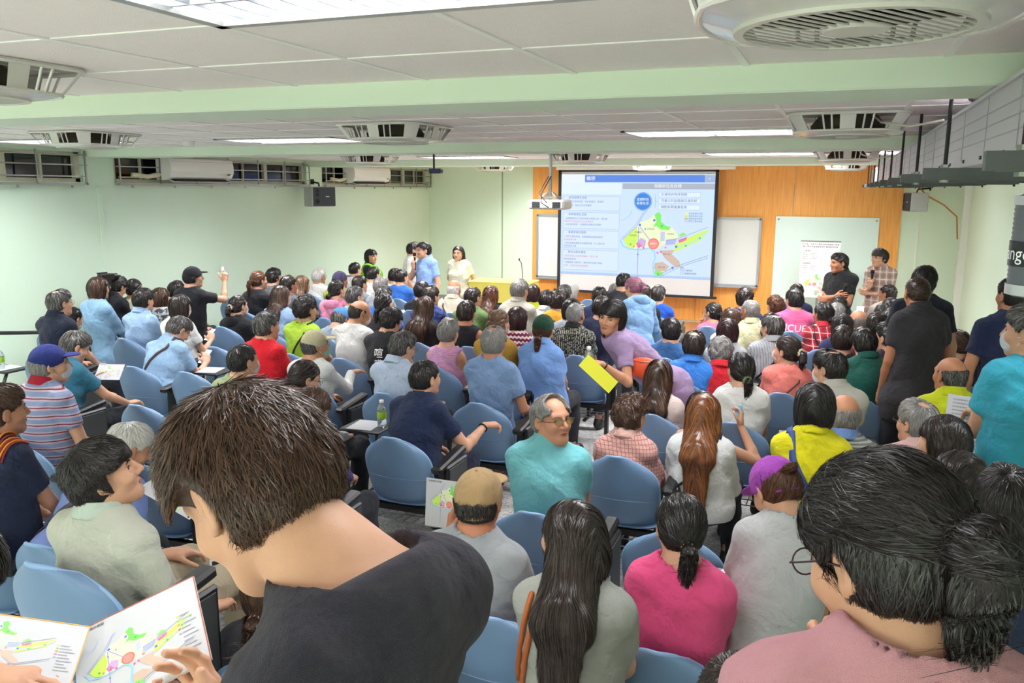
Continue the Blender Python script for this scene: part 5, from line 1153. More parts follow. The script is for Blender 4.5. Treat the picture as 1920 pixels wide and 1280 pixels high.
for x, y, lab in [
(-2.12, 1.7, 'empty blue lecture chair left of the woman with brown ponytail in pink hair tie behind'),
(-1.58, 1.95, 'blue lecture chair under the woman with brown ponytail in pink hair tie behind'),
(-3.49, 2.35, 'empty blue lecture chair left of the white-haired man in violet blue shirt with dark bag'),
(-2.98, 2.35, 'blue lecture chair under the white-haired man in violet blue shirt with dark bag strap'),
(-1.04, 2.5, 'blue lecture chair under the man in tan cap and grey tee holding up'),
(-0.44, 2.5, 'blue lecture chair under the woman with short low black ponytail and gold tie'),
(0.56, 2.7, 'empty blue lecture chair one row behind the person with dark brown hair behind the woman'),
(-4.29, 3.27, 'blue lecture chair under the man in royal blue cap'),
(-2.55, 3.27, 'blue lecture chair under the person with dark grey hair behind the tousled brown hair'),
(-3.38, 3.28, 'empty blue lecture chair left of the person with dark grey hair behind the tousled brown'),
(-1.21, 3.43, 'blue lecture chair under the man in amber glasses and turquoise polo looking back'),
(-0.58, 3.43, 'empty blue lecture chair left of the woman in purple cap with brown bun'),
(0.49, 3.75, 'empty blue lecture chair one row ahead of the person with dark brown hair behind'),
(-3.19, 3.9, 'empty blue lecture chair one row behind the woman with dark hair in ponytail'),
(-0.05, 3.95, 'empty blue lecture chair one row behind the woman with glossy black bob in bright yellow'),
(-5.84, 4.2, 'empty blue lecture chair left of the man with greying hair in teal tee reading'),
(-5.3, 4.2, 'blue lecture chair under the man with greying hair in teal tee reading a map'),
(-4.31, 4.2, 'empty blue lecture chair left of the young man with cropped black hair and mask'),
(-3.69, 4.2, 'blue lecture chair under the young man with cropped black hair and mask in olive'),
(-2.37, 4.2, 'blue lecture chair under the man with faded black hair in navy tee leaning right'),
(-1.05, 4.36, 'blue lecture chair under the woman with curly brown and grey hair in pink checked'),
(0.48, 4.36, 'blue lecture chair under the man with grey cropped hair and glasses in pale pink'),
(-6.37, 5.12, 'blue lecture chair under the woman in blue face mask with black ponytail'),
(-5.28, 5.12, 'blue lecture chair under the man with greying black hair in light blue shirt bent'),
(-4.73, 5.12, 'empty blue lecture chair right of the man with greying black hair in light blue shirt'),
(-4.16, 5.12, 'blue lecture chair under the person with black and grey hair in red tee'),
(-3.62, 5.12, 'blue lecture chair under the older man in beige cap and green mask'),
(-2.95, 5.12, 'blue lecture chair under the man with salt and pepper hair and glasses in very'),
(-2.22, 5.12, 'blue lecture chair under the balding man with grey sides in blue grey tee'),
(-1.07, 5.29, 'blue lecture chair under the woman with long sleek dark brown hair in white top'),
(-0.54, 5.29, 'blue lecture chair under the woman with black hair in green printed scrunchie'),
(-0.0, 5.29, 'blue lecture chair under the man with receding black hair'),
(0.68, 5.29, 'blue lecture chair under the balding man in lime yellow polo near the right wall'),
(-7.36, 6.05, 'blue lecture chair under the man with thin greying hair and glasses in navy polo'),
(-6.34, 6.05, 'blue lecture chair under the person in light blue shirt hidden behind the cream sweater'),
(-5.83, 6.05, 'blue lecture chair under the woman in white top and mask holding a dark phone'),
(-4.44, 6.05, 'blue lecture chair under the person with wavy black hair in lime green tee'),
(-3.91, 6.05, 'blue lecture chair under the bald man in beige face mask and glasses'),
(-3.02, 6.05, 'blue lecture chair under the woman with short silver hair in pink sleeveless top'),
(-2.51, 6.05, 'blue lecture chair under the woman with dark bob in maroon and white zigzag blouse'),
(-5.25, 6.05, 'empty blue lecture chair right of the woman in white top and mask holding a dark'),
(-0.99, 6.22, 'blue lecture chair under the man with short dark hair in bright blue polo'),
(-0.31, 6.22, 'blue lecture chair under the woman with curly dark ponytail in beige scrunchie and coral'),
(0.23, 6.22, 'blue lecture chair under the man with black hair leaning left in dark green polo'),
(-7.4, 6.68, 'blue lecture chair under the woman with brown bob and glasses in light blue knit'),
(0.08, 6.9, 'blue lecture chair under the woman with black hair in dark blue top'),
(-6.87, 6.97, 'blue lecture chair under the woman with brown bob and mask in grey flowered blouse'),
(-5.95, 6.97, 'blue lecture chair under the woman with ponytail in beige scrunchie'),
(-5.4, 6.97, 'blue lecture chair under the woman with long dark brown hair and mask in pale'),
(-4.73, 6.97, 'blue lecture chair under the person in bright blue cap bending in front'),
(-4.17, 6.97, 'blue lecture chair under the woman with black low ponytail behind the black tee'),
(-3.66, 6.97, 'blue lecture chair under the woman with very long brown hair in dark lace top'),
(-3.12, 6.97, 'blue lecture chair under the man with short dark hair in black tank top'),
(-2.6, 6.97, 'blue lecture chair under the person in dark green cap with curly auburn ponytail'),
(-2.08, 6.97, 'blue lecture chair under the woman with black bob hidden behind the cropped grey hair'),
(-1.35, 7.15, 'blue lecture chair under the young man with full black hair in steel blue tee'),
(-0.85, 7.15, 'blue lecture chair under the woman with deep maroon bob in grey vest near'),
(0.93, 7.15, 'blue lecture chair under the woman with brown hair and mask lifting a clear cup'),
(-7.37, 7.6, 'empty blue lecture chair one row behind the man in black cap with long dark curls'),
(0.43, 7.6, 'empty blue lecture chair one row ahead of the person with black hair turned left'),
(-6.4, 7.9, 'blue lecture chair under the woman with brown ponytail in dark top by the wall'),
(-5.88, 7.9, 'blue lecture chair under the man with receding hair between grey tee and long light'),
(-5.31, 7.9, 'blue lecture chair under the woman in pink hooded top and mask with black hair'),
(-4.7, 7.9, 'blue lecture chair under the person with dark grey hair in blue shirt behind'),
(-4.12, 7.9, 'blue lecture chair under the man with thinning dark hair in navy patterned shirt'),
(-3.61, 7.9, 'blue lecture chair under the man with short hair and glasses in olive green tee'),
(-3.08, 7.9, 'empty blue lecture chair left of the person with black hair in white shirt beside'),
(-2.51, 7.9, 'blue lecture chair under the woman with dark curly hair in mustard orange top'),
(-1.49, 8.08, 'empty blue lecture chair left of the woman with brown hair in white top behind'),
(-0.93, 8.08, 'blue lecture chair under the woman with brown hair in white top behind the maroon'),
(-0.09, 8.08, 'blue lecture chair under the person with pale grey hair beside the red plaid shirt'),
(-6.89, 8.82, 'blue lecture chair under the man with black hair and glasses in grey tee'),
(-6.34, 8.82, 'blue lecture chair under the elderly man with white hair and glasses in white tee'),
(-5.82, 8.82, 'empty blue lecture chair right of the elderly man with white hair and glasses in white'),
(-5.28, 8.82, 'blue lecture chair under the person with grey hair between white tee with cross strap'),
(-4.71, 8.82, 'blue lecture chair under the person with black hair in charcoal top behind the navy'),
(-4.17, 8.82, 'blue lecture chair under the older man with white fringe hair in beige shirt'),
(-3.64, 8.82, 'blue lecture chair under the woman with long auburn hair in dark top near'),
(-2.89, 8.82, 'blue lecture chair under the person with white hair in striped top below the screen'),
(-2.36, 8.82, 'blue lecture chair under the man with neat black hair in navy shirt below'),
(-1.82, 8.82, 'blue lecture chair under the person with dark hair in black tee with white print'),
(-7.39, 8.83, 'empty blue lecture chair left of the man with black hair and glasses in grey tee'),
(-1.24, 9.01, 'blue lecture chair under the woman with black ponytail and glasses in pink'),
(-0.4, 9.01, 'blue lecture chair under the man with black hair and glasses in pink tee lettered'),
(0.13, 9.01, 'blue lecture chair under the person with dark hair in front of the arms-crossed man'),
(0.67, 9.5, 'empty blue lecture chair one row behind the man with receding dark hair in cream shirt'),
(-6.82, 9.75, 'blue lecture chair under the woman with long light brown hair in black tee'),
(-5.92, 9.75, 'blue lecture chair under the man with black hair in white tee with black cross'),
(-5.4, 9.75, 'blue lecture chair under the young man with black hair in cobalt blue tee looking'),
(-3.6, 9.75, 'blue lecture chair under the person with grey tousled hair in oatmeal shirt'),
(-3.08, 9.75, 'blue lecture chair under the man with brownish grey hair between the orange top'),
(-2.52, 9.75, 'blue lecture chair under the person with grey hair in white top below the screen'),
(-1.99, 9.75, 'blue lecture chair under the man with dark grey hair in vivid blue tee'),
(-0.65, 9.94, 'empty blue lecture chair right of the person with dark wavy hair in navy tee'),
(0.05, 9.94, 'blue lecture chair under the woman with black bun in red plaid shirt with dark'),
(-6.8, 10.68, 'blue lecture chair under the young man with black hair in white tee against'),
(-6.12, 10.68, 'blue lecture chair under the person with dark hair in white shirt left'),
(-0.45, 10.87, 'blue lecture chair under the person with dark hair in navy tee behind the pink'),
(0.09, 10.87, 'blue lecture chair under the older man in black knit cap and slate shirt looking'),
(0.59, 10.87, 'empty blue lecture chair right of the older man in black knit cap and slate shirt'),
(-3.31, 11.6, 'empty blue lecture chair one row ahead of the man with brownish grey hair between'),
(-7.04, 12.53, 'empty blue lecture chair one row ahead of the young man with black hair in white')]:
    put_chair(x, y, lab, 'blue lecture chairs')

# ---------------------------------------------------------------- hand-held things
M_PAPER = mat('paper_white', '#c6c8cd', .7)
def map_sheet(name, label, cat, P0, U, V_, w, h, thick=.0008, plan=True, border='#b8644a', text=False, bend=.0):
    """sheet with corner P0 (top left seen from its printed face), U along the top, V_ down"""
    U, V_ = nrm(U), nrm(V_ - nrm(U) * (V_ @ nrm(U))); N = np.cross(V_, U); t = thing(name, label, cat, tuple(P0 + U * w / 2 + V_ * h / 2)); R = np.stack([U, -V_, -N], 1)  # local x right, y up, -z... printed side = -N
    Nn = nrm(np.cross(U, -V_)); R = np.stack([U, -V_, Nn], 1); t.rotation_euler = Matrix(R.tolist()).to_euler()
    b = MB(); b.box((0, 0, -thick / 2), (w / 2, h / 2, thick / 2)); b.build('sheet', M_PAPER, t)
    if plan:
        s = Sink(); sc = min(w * .86 / 1.62, h * .84 / 1.2); ox, oy = -w * .43, -h * .42
        draw_map(lambda x, y, ly: (ox + x * sc, oy + y * sc, .0002 + ly * .00005), s)
        for k in range(9): s('#9a9aa6', [[(w * .33, h * (.10 - .05 * k), .0004), (w * (.40 + .05 * (k % 3) / 2), h * (.10 - .05 * k), .0004), (w * (.40 + .05 * (k % 3) / 2), h * (.115 - .05 * k), .0004), (w * .33, h * (.115 - .05 * k), .0004)]])
        for k, c in enumerate(('#e8dc5a', '#8ccf5a', '#e88a5a', '#d06a9a', '#a8a0d8')): s(c, [[(w * .30, h * (.10 - .05 * k), .0004), (w * .322, h * (.10 - .05 * k), .0004), (w * .322, h * (.12 - .05 * k), .0004), (w * .30, h * (.12 - .05 * k), .0004)]])
        s('#c3c5cb', [[(-w * .46, h * .44, .0003), (-w * .28, h * .44, .0003), (-w * .28, h * .465, .0003), (-w * .46, h * .465, .0003)]])
        s.build('printed_map', lambda c: mat('ink', c, .6), t)
        v, f_ = text_mesh('發展構想示意圖', w * .03, 1); link('printed_title', mesh_of('printed_title', np.array([(-w * .36 + p[0], h * .445 + p[1], .0006) for p in v]), tris=f_, mats=[mat('print_ink_dark', '#3a3a44', .7)], smooth=False), t)
    if text:
        for k in range(14):
            v, f_ = text_mesh('地方說明會議程與意見回覆事項說明資料', w * .042, 1)
            if k == 0: sv, sf = [], []
            n0 = len(sv); sv += [(p[0], h * (.42 - .062 * k) + p[1], .0003) for p in v]; sf += [tuple(i + n0 for i in q) for q in f_]
        link('printed_text', mesh_of('printed_text', np.array(sv), tris=sf, mats=[mat('print_ink_grey', '#55565c', .7)], smooth=False), t)
    if border:
        b = MB()
        for x_, y_, hx, hy in ((0, h / 2 - .0008, w / 2, .0008), (w / 2 - .0008, 0, .0008, h / 2)): b.box((x_, y_, .0003), (hx, hy, .0003))
        b.build('coloured_edge', mat('sheet_edge', border, .6), t)
    return t
def hold_item(i, kind, label, *a):
    side = 1; 
    if kind in ('mapL', 'sheetL'): side = -1
    c = in_room(i, i['hand'][side][3]); Rz = rotz(i['yw']); Rh = Rz @ i['hand'][side][4]; lat, fdir, n = Rh[:, 0], Rh[:, 1], Rh[:, 2]; eye = in_room(i, i['H'][0])
    if kind in ('map', 'mapL', 'sheetL'):
        if a: c = in_room(i, i['hand'][a[0]][3]); side = a[0]
        w, h = (.30, .21) if kind == 'mapL' else ((.21, .148) if kind == 'map' else (.20, .28))
        if kind == 'map': view = nrm(c - eye); ctr = c + V(0, 0, .05) - rotz(i['yw']) @ V(side * .08, -.02, 0)
        elif kind == 'mapL': view = nrm(V(.0, 1., -.1)); ctr = c + V(-.02, .05, .03)
        else: view = nrm(V(.3, 1., -.2)); ctr = c + V(-.02, .02, -.06)
        U = nrm(np.cross(view, V(0, 0, 1.))); Vd = nrm(np.cross(view, U)); 
        if Vd[2] > 0: Vd = -Vd
        map_sheet('map_sheet' if kind != 'sheetL' else 'printed_sheet', label, 'map' if kind != 'sheetL' else 'paper', ctr - U * w / 2 - Vd * h / 2, U, Vd, w, h, plan=kind != 'sheetL', text=kind == 'sheetL', border='#b8644a' if kind == 'map' else None)
    elif kind == 'phone':
        t = thing('phone', label, 'phone', tuple(c + n * .018 + fdir * .02)); view = nrm(c - eye); U = nrm(np.cross(view, V(0, 0, 1.))); W_ = nrm(np.cross(U, view)); t.rotation_euler = Matrix(np.stack([U, view, W_], 1).tolist()).to_euler()
        b = MB(); b.box((0, 0, 0), (.036, .004, .076), bev=.003); b.build('case', mat('phone_case', a[0], .3), t); b = MB(); b.box((0, -.0045, 0), (.033, .0006, .072)); b.build('screen', mat('phone_screen', '#202428', .1, emit='#c8ccd8', es=.5), t)
        b = MB(); b.box((-.018, .0048, .055), (.012, .001, .014), bev=.0005); b.build('camera_bump', M_DARK, t)
    elif kind == 'mic':
        up = nrm(fdir * .3 + V(0, 0, 1.)); u = nrm(np.cross(up, V(1, 0, 0))); R = np.stack([np.cross(u, up), u, up], 1); t = thing('microphone', label, 'microphone', tuple(c + n * .02)); t.rotation_euler = Matrix(R.tolist()).to_euler()
        b = MB(); b.lathe([(0, -.10), (.011, -.10), (.013, .02), (.017, .085)], n=16); b.build('handle', M_DARK, t, smooth=True); b = MB(); b.lathe([(.017, .085), (.020, .088), (.020, .095), (.017, .098)], n=16); b.build('collar_ring', mat('mic_orange', '#c98a3c' if 'orange' in label else '#2b2b2d', .5), t, smooth=True)
        b = MB(); b.lathe([(.017, .098), (.025, .112), (.026, .130), (.019, .148), (0, .154)], n=20); b.build('mesh_head', mat('mic_foam', '#151517', .7, bump=.6, bscale=500), t, smooth=True)
def x_vest(i, col):
    G, T, sp, fwd, Sh, hip, Rh = i['gs'], i['T'], i['sp'], i['fwd'], i['Sh'], i['hip'], i['Rh']; s = i['s']
    P_ = [(Ell(hip + V(0, 0, .0), V(.21, .17, .26), np.eye(3)), .05), (Cap(hip + sp * .08, T - sp * .2, .185, .190, fwd, .84), .06), (Cap(Sh[-1] * .85 + Sh[1] * .15, Sh[1] * .85 + Sh[-1] * .15, .098, .098), .05), (Ell(T - sp * .17 + fwd * .03, V(.175, .185, .19)), .06)]
    g = Grid(P_, .012); 
    for q in (-1, 1): g.put(Ell(Sh[q] + V(q * .045, 0, -.03), V(.055, .15, .11)), .01, 's')
    g.put(Cap(T + sp * .15, T - sp * .02 + fwd * .02, .07, .066), .01, 's'); g.put(Box(T + fwd * .20 - sp * .25, V(.022, .12, .30)), .01, 's'); v, f_ = g.nets(); link('vest', mesh_of('vest', v, quads=f_, mats=[cloth(col)]), i['root'])
def x_clip(i):
    hg, R = i['hg'], i['Rh']; m = MB(); pts = []
    for k in range(10):
        a = k / 9; p = onto(i['G'], hg(.048 - .02 * a, -.10, .010 - .075 * a), nrm(R @ V(-.35, 1, 0)), .030, .1); pts.append(p); m.raw(*uvs(p, .0042 if k % 2 else .0032))
    m.build('hair_clip_pearls', mat('pearl', '#e9dfc0', .15, metal=.2), i['root'], smooth=True); m = MB(); m.tube(pts, .0018, 6); e = pts[-1]
    for dx, dz in ((-.018, -.030), (.018, -.026), (.0, -.032), (.012, -.010), (-.012, -.008)): m.tube([e, e + R @ V(dx, -.004, dz)], .0016, 5)
    m.build('hair_clip', mat('clip_gold', '#c9b070', .25, metal=.9), i['root'], smooth=True)
def uvs(c, r, n=10, k=7):
    P_ = []; F = []
    for i in range(k + 1):
        a = math.pi * i / k
        for j in range(n): b = 2 * math.pi * j / n; P_.append((c[0] + r * math.sin(a) * math.cos(b), c[1] + r * math.sin(a) * math.sin(b), c[2] + r * math.cos(a)))
    for i in range(k):
        for j in range(n): F.append((i * n + j, i * n + n + j, i * n + n + (j + 1) % n, i * n + (j + 1) % n))
    return P_, F
def x_shoulder(i, col='#e08a2a'):
    gs, sp, fwd, rt, T = i['gs'], i['sp'], i['fwd'], i['rt'], i['T']; m = MB()
    for k in range(6):
        pts = [onto(gs, T + rt * (.085 + .014 * k) + fwd * f, -sp, .003) for f in np.linspace(-.08, .06, 9)]; pts = [q for q in pts if q[2] > T[2] - .10]
        if len(pts) > 2: m.tube(pts, .0052, 5, m=k % 2)
    m.build('shoulder_patch', [mat('orange_thread', col, .8), mat('red_thread', '#8a2c2c', .8)], i['root'], smooth=True)
EXTRA.update(vest=x_vest, clip=x_clip, shoulder=x_shoulder)
PEOPLE = {}
def P(label, head, seat, fz, lod, n, **kw): PEOPLE[n] = build_person(label, head, seat, fz, lod=lod, seed=n * 7, **kw)

# ---------------------------------------------------------------- the audience and the speakers
P('man with thin greying hair and glasses in navy polo by the left wall', (-6.365, 5.355, 1.599), (-6.365, 5.325), 0.200, 3, 0, hair='short+thin', hc='salt', top='polo', col='#1d2338', hyaw=-12, extra=[('glasses', '#77706a')])
P('woman in blue face mask with black ponytail, bow and black shoulder bag', (-7.358, 6.330, 1.259), (-7.358, 6.250), 0.200, 4, 1, sex='f', hair='pony+xl', hc='black', top='blouse', col='#cfc8b6', pitch=25, L='hold', R='hold', hold=('map', 'folded map sheet held by the masked woman with the bow'), extra=[('mask', '#a9cfe0'), ('band', '#15151a', 0.02)])
P('woman with brown bob and glasses in light blue knit by the video camera', (-6.980, 6.340, 1.591), (-6.980, 6.350), 0.200, 4, 2, sex='f', hair='bob', hc='brown', top='long', col='#8db4d6', extra=[('glasses', '#b9b4ae')])
P('man with wavy black hair in black polo, head bowed, near the left wall', (-7.400, 6.958, 1.525), (-7.400, 6.878), 0.200, 4, 3, hair='curly', hc='black', top='polo', col='#1b1c25', pitch=30)
P('woman with pinned black hair in cream sweater', (-7.396, 7.205, 1.472), (-7.396, 7.175), 0.200, 4, 4, sex='f', hair='bun', hc='black', top='long', col='#dcdcc3')
P('woman with brown bob and mask in grey flowered blouse with black strap', (-7.017, 7.205, 1.387), (-7.017, 7.175), 0.200, 4, 5, sex='f', hair='bob', hc='brown', top='blouse', col='#b9bcbe', pat='floral', c2='#4d5058', extra=[('mask', '#d4d7db'), ('strap', '#16161a', -1)])
P('man with tousled black hair behind the woman in flowered blouse', (-7.372, 7.830, 1.380), (-7.372, 7.800), 0.200, 4, 6, hair='mop', hc='black', top='tee', col='#3a3f4a')
P('woman in white top and mask holding a dark phone by the left rows', (-5.878, 6.280, 1.474), (-5.878, 6.250), 0.200, 3, 7, sex='f', hair='bob', hc='dark', top='blouse', col='#e8e6e4', L='lap', R='hold', hold=('phone', 'dark phone held by the masked woman in white top', '#1b1d22'), extra=[('mask', '#d4d7db')])
P('man in black cap with long dark curls raising a phone', (-6.540, 7.205, 1.644), (-6.540, 7.175), 0.200, 4, 8, hair='mop', hc='black', top='tee', col='#202127', hyaw=-25, R=((0.17, 0.36, 0.1), (0, 0.25, 1.0), (-0.9, 0.3, 0), 0.8, None), hold=('phone', 'lilac phone raised by the man in black cap', '#b9b2d8'), extra=[('cap', '#23242a')])
P('person in light blue shirt hidden behind the cream sweater', (-6.340, 6.280, 1.509), (-6.340, 6.250), 0.200, 3, 9, hair='short', hc='black', top='shirt', col='#9dbbe0')
P('woman with ponytail in beige scrunchie, mask and black hoodie', (-5.952, 7.205, 1.358), (-5.952, 7.175), 0.200, 4, 10, sex='f', hair='pony+xl', hc='dark', top='hood', col='#1f2024', hyaw=-12, extra=[('mask', '#d4d7db'), ('band', '#d8c8b4', 0.026)])
P('man with greying black hair in light blue shirt bent over his phone, brown strap', (-5.284, 5.585, 1.404), (-5.284, 5.325), 0.200, 3, 11, hair='short', hc='salt', top='shirt', col='#9dbfe2', pitch=42, hyaw=-18, L='lap', R='hold', hold=('phone', 'white phone held by the man in light blue shirt', '#e6e6ea'), fat=1.12, extra=[('strap', '#3d2c2a', 1), ('glasses', '#222222')])
P('man with greying hair in teal tee reading a map sheet', (-5.304, 4.540, 1.435), (-5.304, 4.400), 0.200, 3, 12, hair='short', hc='salt', top='tee', col='#2f6c86', pitch=28, hyaw=-25, L='hold', R=((0.2, 0.4, -0.36), (0.2, 0.9, 0), (0, 0, -1), 0.6, None), hold=('map', 'map sheet held by the man in teal tee', -1))
P('man in royal blue cap, mask and red, white and blue striped polo', (-4.288, 3.505, 1.582), (-4.288, 3.475), 0.200, 2, 13, hair='short', hc='grey', top='polo', col='#c9b7c6', pat='stripe', c2='#8e9cc4', c3='#8a2440', psc=1.0, collar='#b02038', hyaw=-35, R='rest', fat=1.08, extra=[('cap', '#27337e'), ('mask', '#dfe6ee')])
P('young man with cropped black hair and mask in olive tee', (-3.642, 4.430, 1.474), (-3.642, 4.400), 0.200, 3, 14, hair='fade', hc='black', top='tee', col='#9ba57c', hyaw=-20, extra=[('mask', '#d4d7db')])
P('person with short brown hair in navy top with orange patterned shoulder, left edge', (-3.486, 2.580, 1.611), (-3.486, 2.550), 0.200, 2, 15, hair='short', hc='brown', top='tee', col='#1e2744', hyaw=-20, fat=1.1, skin='#b98468', extra=[('shoulder',)])
P('white-haired man in violet blue shirt with dark bag strap', (-3.075, 2.890, 1.394), (-3.215, 2.550), 0.200, 2, 16, hair='short', hc='white', top='lshirt', col='#7f94d6', pitch=25, hyaw=-25, skin='#c08a6c', extra=[('strap', '#4a4048', 1)])
P('man with thick black hair in pale polo looking up to the right', (-2.125, 1.890, 1.712), (-2.125, 1.900), 0.550, 1, 17, hair='mop', hc='black', top='polo', col='#c9cbbd', collar='#c3d2c6', pitch=-18, hyaw=-42, R='rest', L='lap', fat=1.05, bot='#b8ab92')
P('young man with tousled brown hair bowed over a map, charcoal tee, nearest the camera', (-0.665, 0.827, 2.253), (-0.665, 0.746), 0.550, 0, 18, sit=False, hair='short', hc='brown', top='tee', col='#33313d', pitch=42, hyaw=78, yaw=80, neckr=1.25, toff=(0.085, -0.01, 0.012), fat=0.86, wide=0.92, s=1.0, hairt=0.01, L=('W', (-0.959, 0.775, 1.57), (0.2, 0.5, 0.6), (-0.9, 0.3, 0.3), 0.55), R=('W', (-0.774, 0.833, 1.72), (-0.55, 0.35, 0.75), (-0.3, -0.6, 0.5), 0.6), face=True, spiky=0.5)
P('person at the left edge holding out a map sheet', (-1.336, 0.800, 1.998), (-1.336, 0.719), 0.550, 1, 19, sit=False, sex='f', hair='short', hc='black', top='tee', col='#555a66', pitch=38, hyaw=-40, yaw=-55, R=('W', (-1.083, 0.713, 1.832), (0.85, 0.3, -0.1), (0, -0.3, -1.0), 0.25), L='down', s=0.97, face=True)
P('woman with black ponytail and jewelled hair clip in dusty pink blouse, nearest on right', (0.091, 1.085, 2.180), (0.091, 1.004), 0.550, 0, 20, sit=False, sex='f', hair='pony+xl', hc='black', top='blouse', col='#c78f98', pitch=26, hyaw=48, yaw=8, hairt=0.008, toff=(-0.02, 0, 0), wide=1.2, L='chin', R='down', face=True, fat=1.1, s=1.0, extra=[('glasses', '#3a2228'), ('clip',)])
P('person with dark brown hair behind the woman in dusty pink', (0.469, 3.330, 1.561), (0.469, 3.300), 0.200, 1, 21, sex='f', hair='bob', hc='dark', top='tee', col='#3b3d4a', hyaw=20)
P('man with short black hair in navy tee at the right edge', (0.556, 2.930, 1.639), (0.556, 2.900), 0.200, 1, 22, hair='short', hc='black', top='tee', col='#2b3655')
P('person with dark hair, only the crown in view at the bottom edge', (-0.142, 1.780, 1.455), (-0.142, 1.750), 0.220, 1, 23, hair='short', hc='dark', top='tee', col='#50525c')
P('woman with brown ponytail in pink hair tie behind the charcoal tee', (-1.730, 2.180, 1.259), (-1.730, 2.150), 0.200, 1, 24, sex='f', hair='pony+low+xl', hc='brown', top='tee', col='#2e2f38', hyaw=10, extra=[('band', '#e3a0a8', 0.018, True, False)])
P('man in tan cap and grey tee holding up a map', (-1.187, 2.730, 1.473), (-1.187, 2.700), 0.200, 1, 25, hair='fade', hc='black', top='tee', col='#a2a6ab', L=((-0.24, 0.3, -0.1), (0, 0.3, 1.0), (0.9, 0.2, 0), 0.7), R='lap', fat=1.12, s=1.0, hold=('mapL', 'map sheet held up beside the tan cap'), skin='#b97a5c', extra=[('cap', '#b5966c')])
P('woman with long black hair tinged brown, black mask and grey blouse, brown bag on shoulder', (-0.679, 2.240, 1.599), (-0.679, 2.250), 0.200, 1, 26, sex='f', hair='long', hc='dark', top='tee', col='#a3a59f', hyaw=58, R='lap', fat=1.02, hairt=-0.004, extra=[('mask', '#33363a')])
P('woman with short low black ponytail and gold tie in hot pink blouse', (-0.438, 2.730, 1.480), (-0.438, 2.700), 0.200, 1, 27, sex='f', hair='pony+low+stub', hc='black', top='blouse', col='#f2548e', hyaw=22, pitch=12, extra=[('band', '#c09a58', 0.018, True, False), ('mask', '#d4d7db')])
P('woman in purple cap with brown bun, head bowed, pale grey tee', (-0.143, 3.040, 1.553), (-0.143, 2.820), 0.200, 1, 28, sex='f', hair='bun+high', hc='auburn', top='tee', col='#c6c8ca', pitch=42, hyaw=40, L='desk', R='lap', extra=[('cap', '#a946b8')])
P('man in amber glasses and turquoise polo looking back over his right shoulder', (-1.209, 3.640, 1.538), (-1.209, 3.630), 0.200, 1, 29, hair='short+recede', hc='grey', top='polo', col='#7cc9d2', hyaw=-124, pitch=-8, yaw=8, fat=1.15, skin='#c68d70', face=True, extra=[('glasses', '#3a2a1c', '#d9bf80')])
P('man with faded black hair in navy tee leaning right', (-2.368, 4.590, 1.437), (-2.368, 4.400), 0.200, 2, 30, hair='fade', hc='black', top='tee', col='#1f2c4e', hyaw=-25, yaw=-8, R=((0.3, 0.3, -0.16), (0.6, 0.8, 0), (0, 0, -1), 0.9, None), bot='#272c4a', fat=1.12, extra=[('bracelet', '#15161a', 1)])
P('woman with curly brown and grey hair in pink checked shirt', (-1.047, 4.590, 1.334), (-1.047, 4.560), 0.200, 2, 31, sex='f', hair='curly', hc='brown', top='shirt', col='#dcaea4', pat='check', c2='#b9726c', hyaw=-20, fat=1.08)
P('woman with long orange brown hair in white top with black strap', (-0.632, 4.590, 1.383), (-0.632, 4.560), 0.200, 2, 32, sex='f', hair='long+xl', hc='orange', top='hood', col='#dcdedf', hyaw=0, fat=1.05, extra=[('strap', '#1e1e20', 1, 0.007)])
P('person with dark hair and bare arms in peach top, raising a pale blue cloth', (-0.706, 5.030, 1.288), (-0.706, 5.000), 0.200, 2, 33, sex='f', hair='bob', hc='black', top='tank', col='#d9a48c', R=((0.22, 0.2, 0.06), (0, 0.2, 1), (-1, 0, 0), 0.9, None))
P('woman with glossy black bob in bright yellow polo, blue strap', (-0.051, 4.180, 1.586), (-0.051, 4.150), 0.200, 2, 34, sex='f', hair='bob', hc='black', top='polo', col='#d8cf10', fat=1.15, extra=[('strap', '#24407e', -1, 0.016)])
P('bald grey-fringed man in striped shirt with blue collar', (0.088, 4.590, 1.458), (0.088, 4.560), 0.200, 2, 35, hair='bald', hc='grey', top='polo', col='#a9aba2', pat='stripe', c2='#6f7472', psc=0.35, collar='#6f8fc6', hyaw=10, skin='#b9805f')
P('man with grey cropped hair and glasses in pale pink shirt', (0.435, 4.590, 1.452), (0.435, 4.560), 0.200, 2, 36, hair='short+thin', hc='grey', top='shirt', col='#dcb6b4', hyaw=45, extra=[('glasses', '#222222')])
P('person with thin dark hair, mask and pale shirt beside the grey cropped man', (0.486, 3.980, 1.532), (0.486, 3.950), 0.200, 2, 37, hair='bob', hc='dark', top='tee', col='#cfb7ad', hyaw=50, extra=[('mask', '#c9b2a8')])
P('balding man in lime yellow polo near the right wall', (0.678, 5.520, 1.531), (0.678, 5.490), 0.200, 2, 38, hair='bald', hc='salt', top='polo', col='#cbd51b', hyaw=35, fat=1.15, skin='#b97f5e')
P('woman with brown hair and mask lifting a clear cup, dark purple top', (0.928, 7.380, 1.418), (0.928, 7.350), 0.200, 3, 39, sex='f', hair='pony+low+xl', hc='brown', top='tee', col='#3b2f45', hyaw=55, L=((-0.24, 0.2, 0.06), (0.5, 0.3, 0.9), (0.6, 0.5, 0), 1.0, (-1, -0.2, -0.6)), extra=[('mask', '#d4d7db'), ('bracelet', '#3c5b3a', -1)])
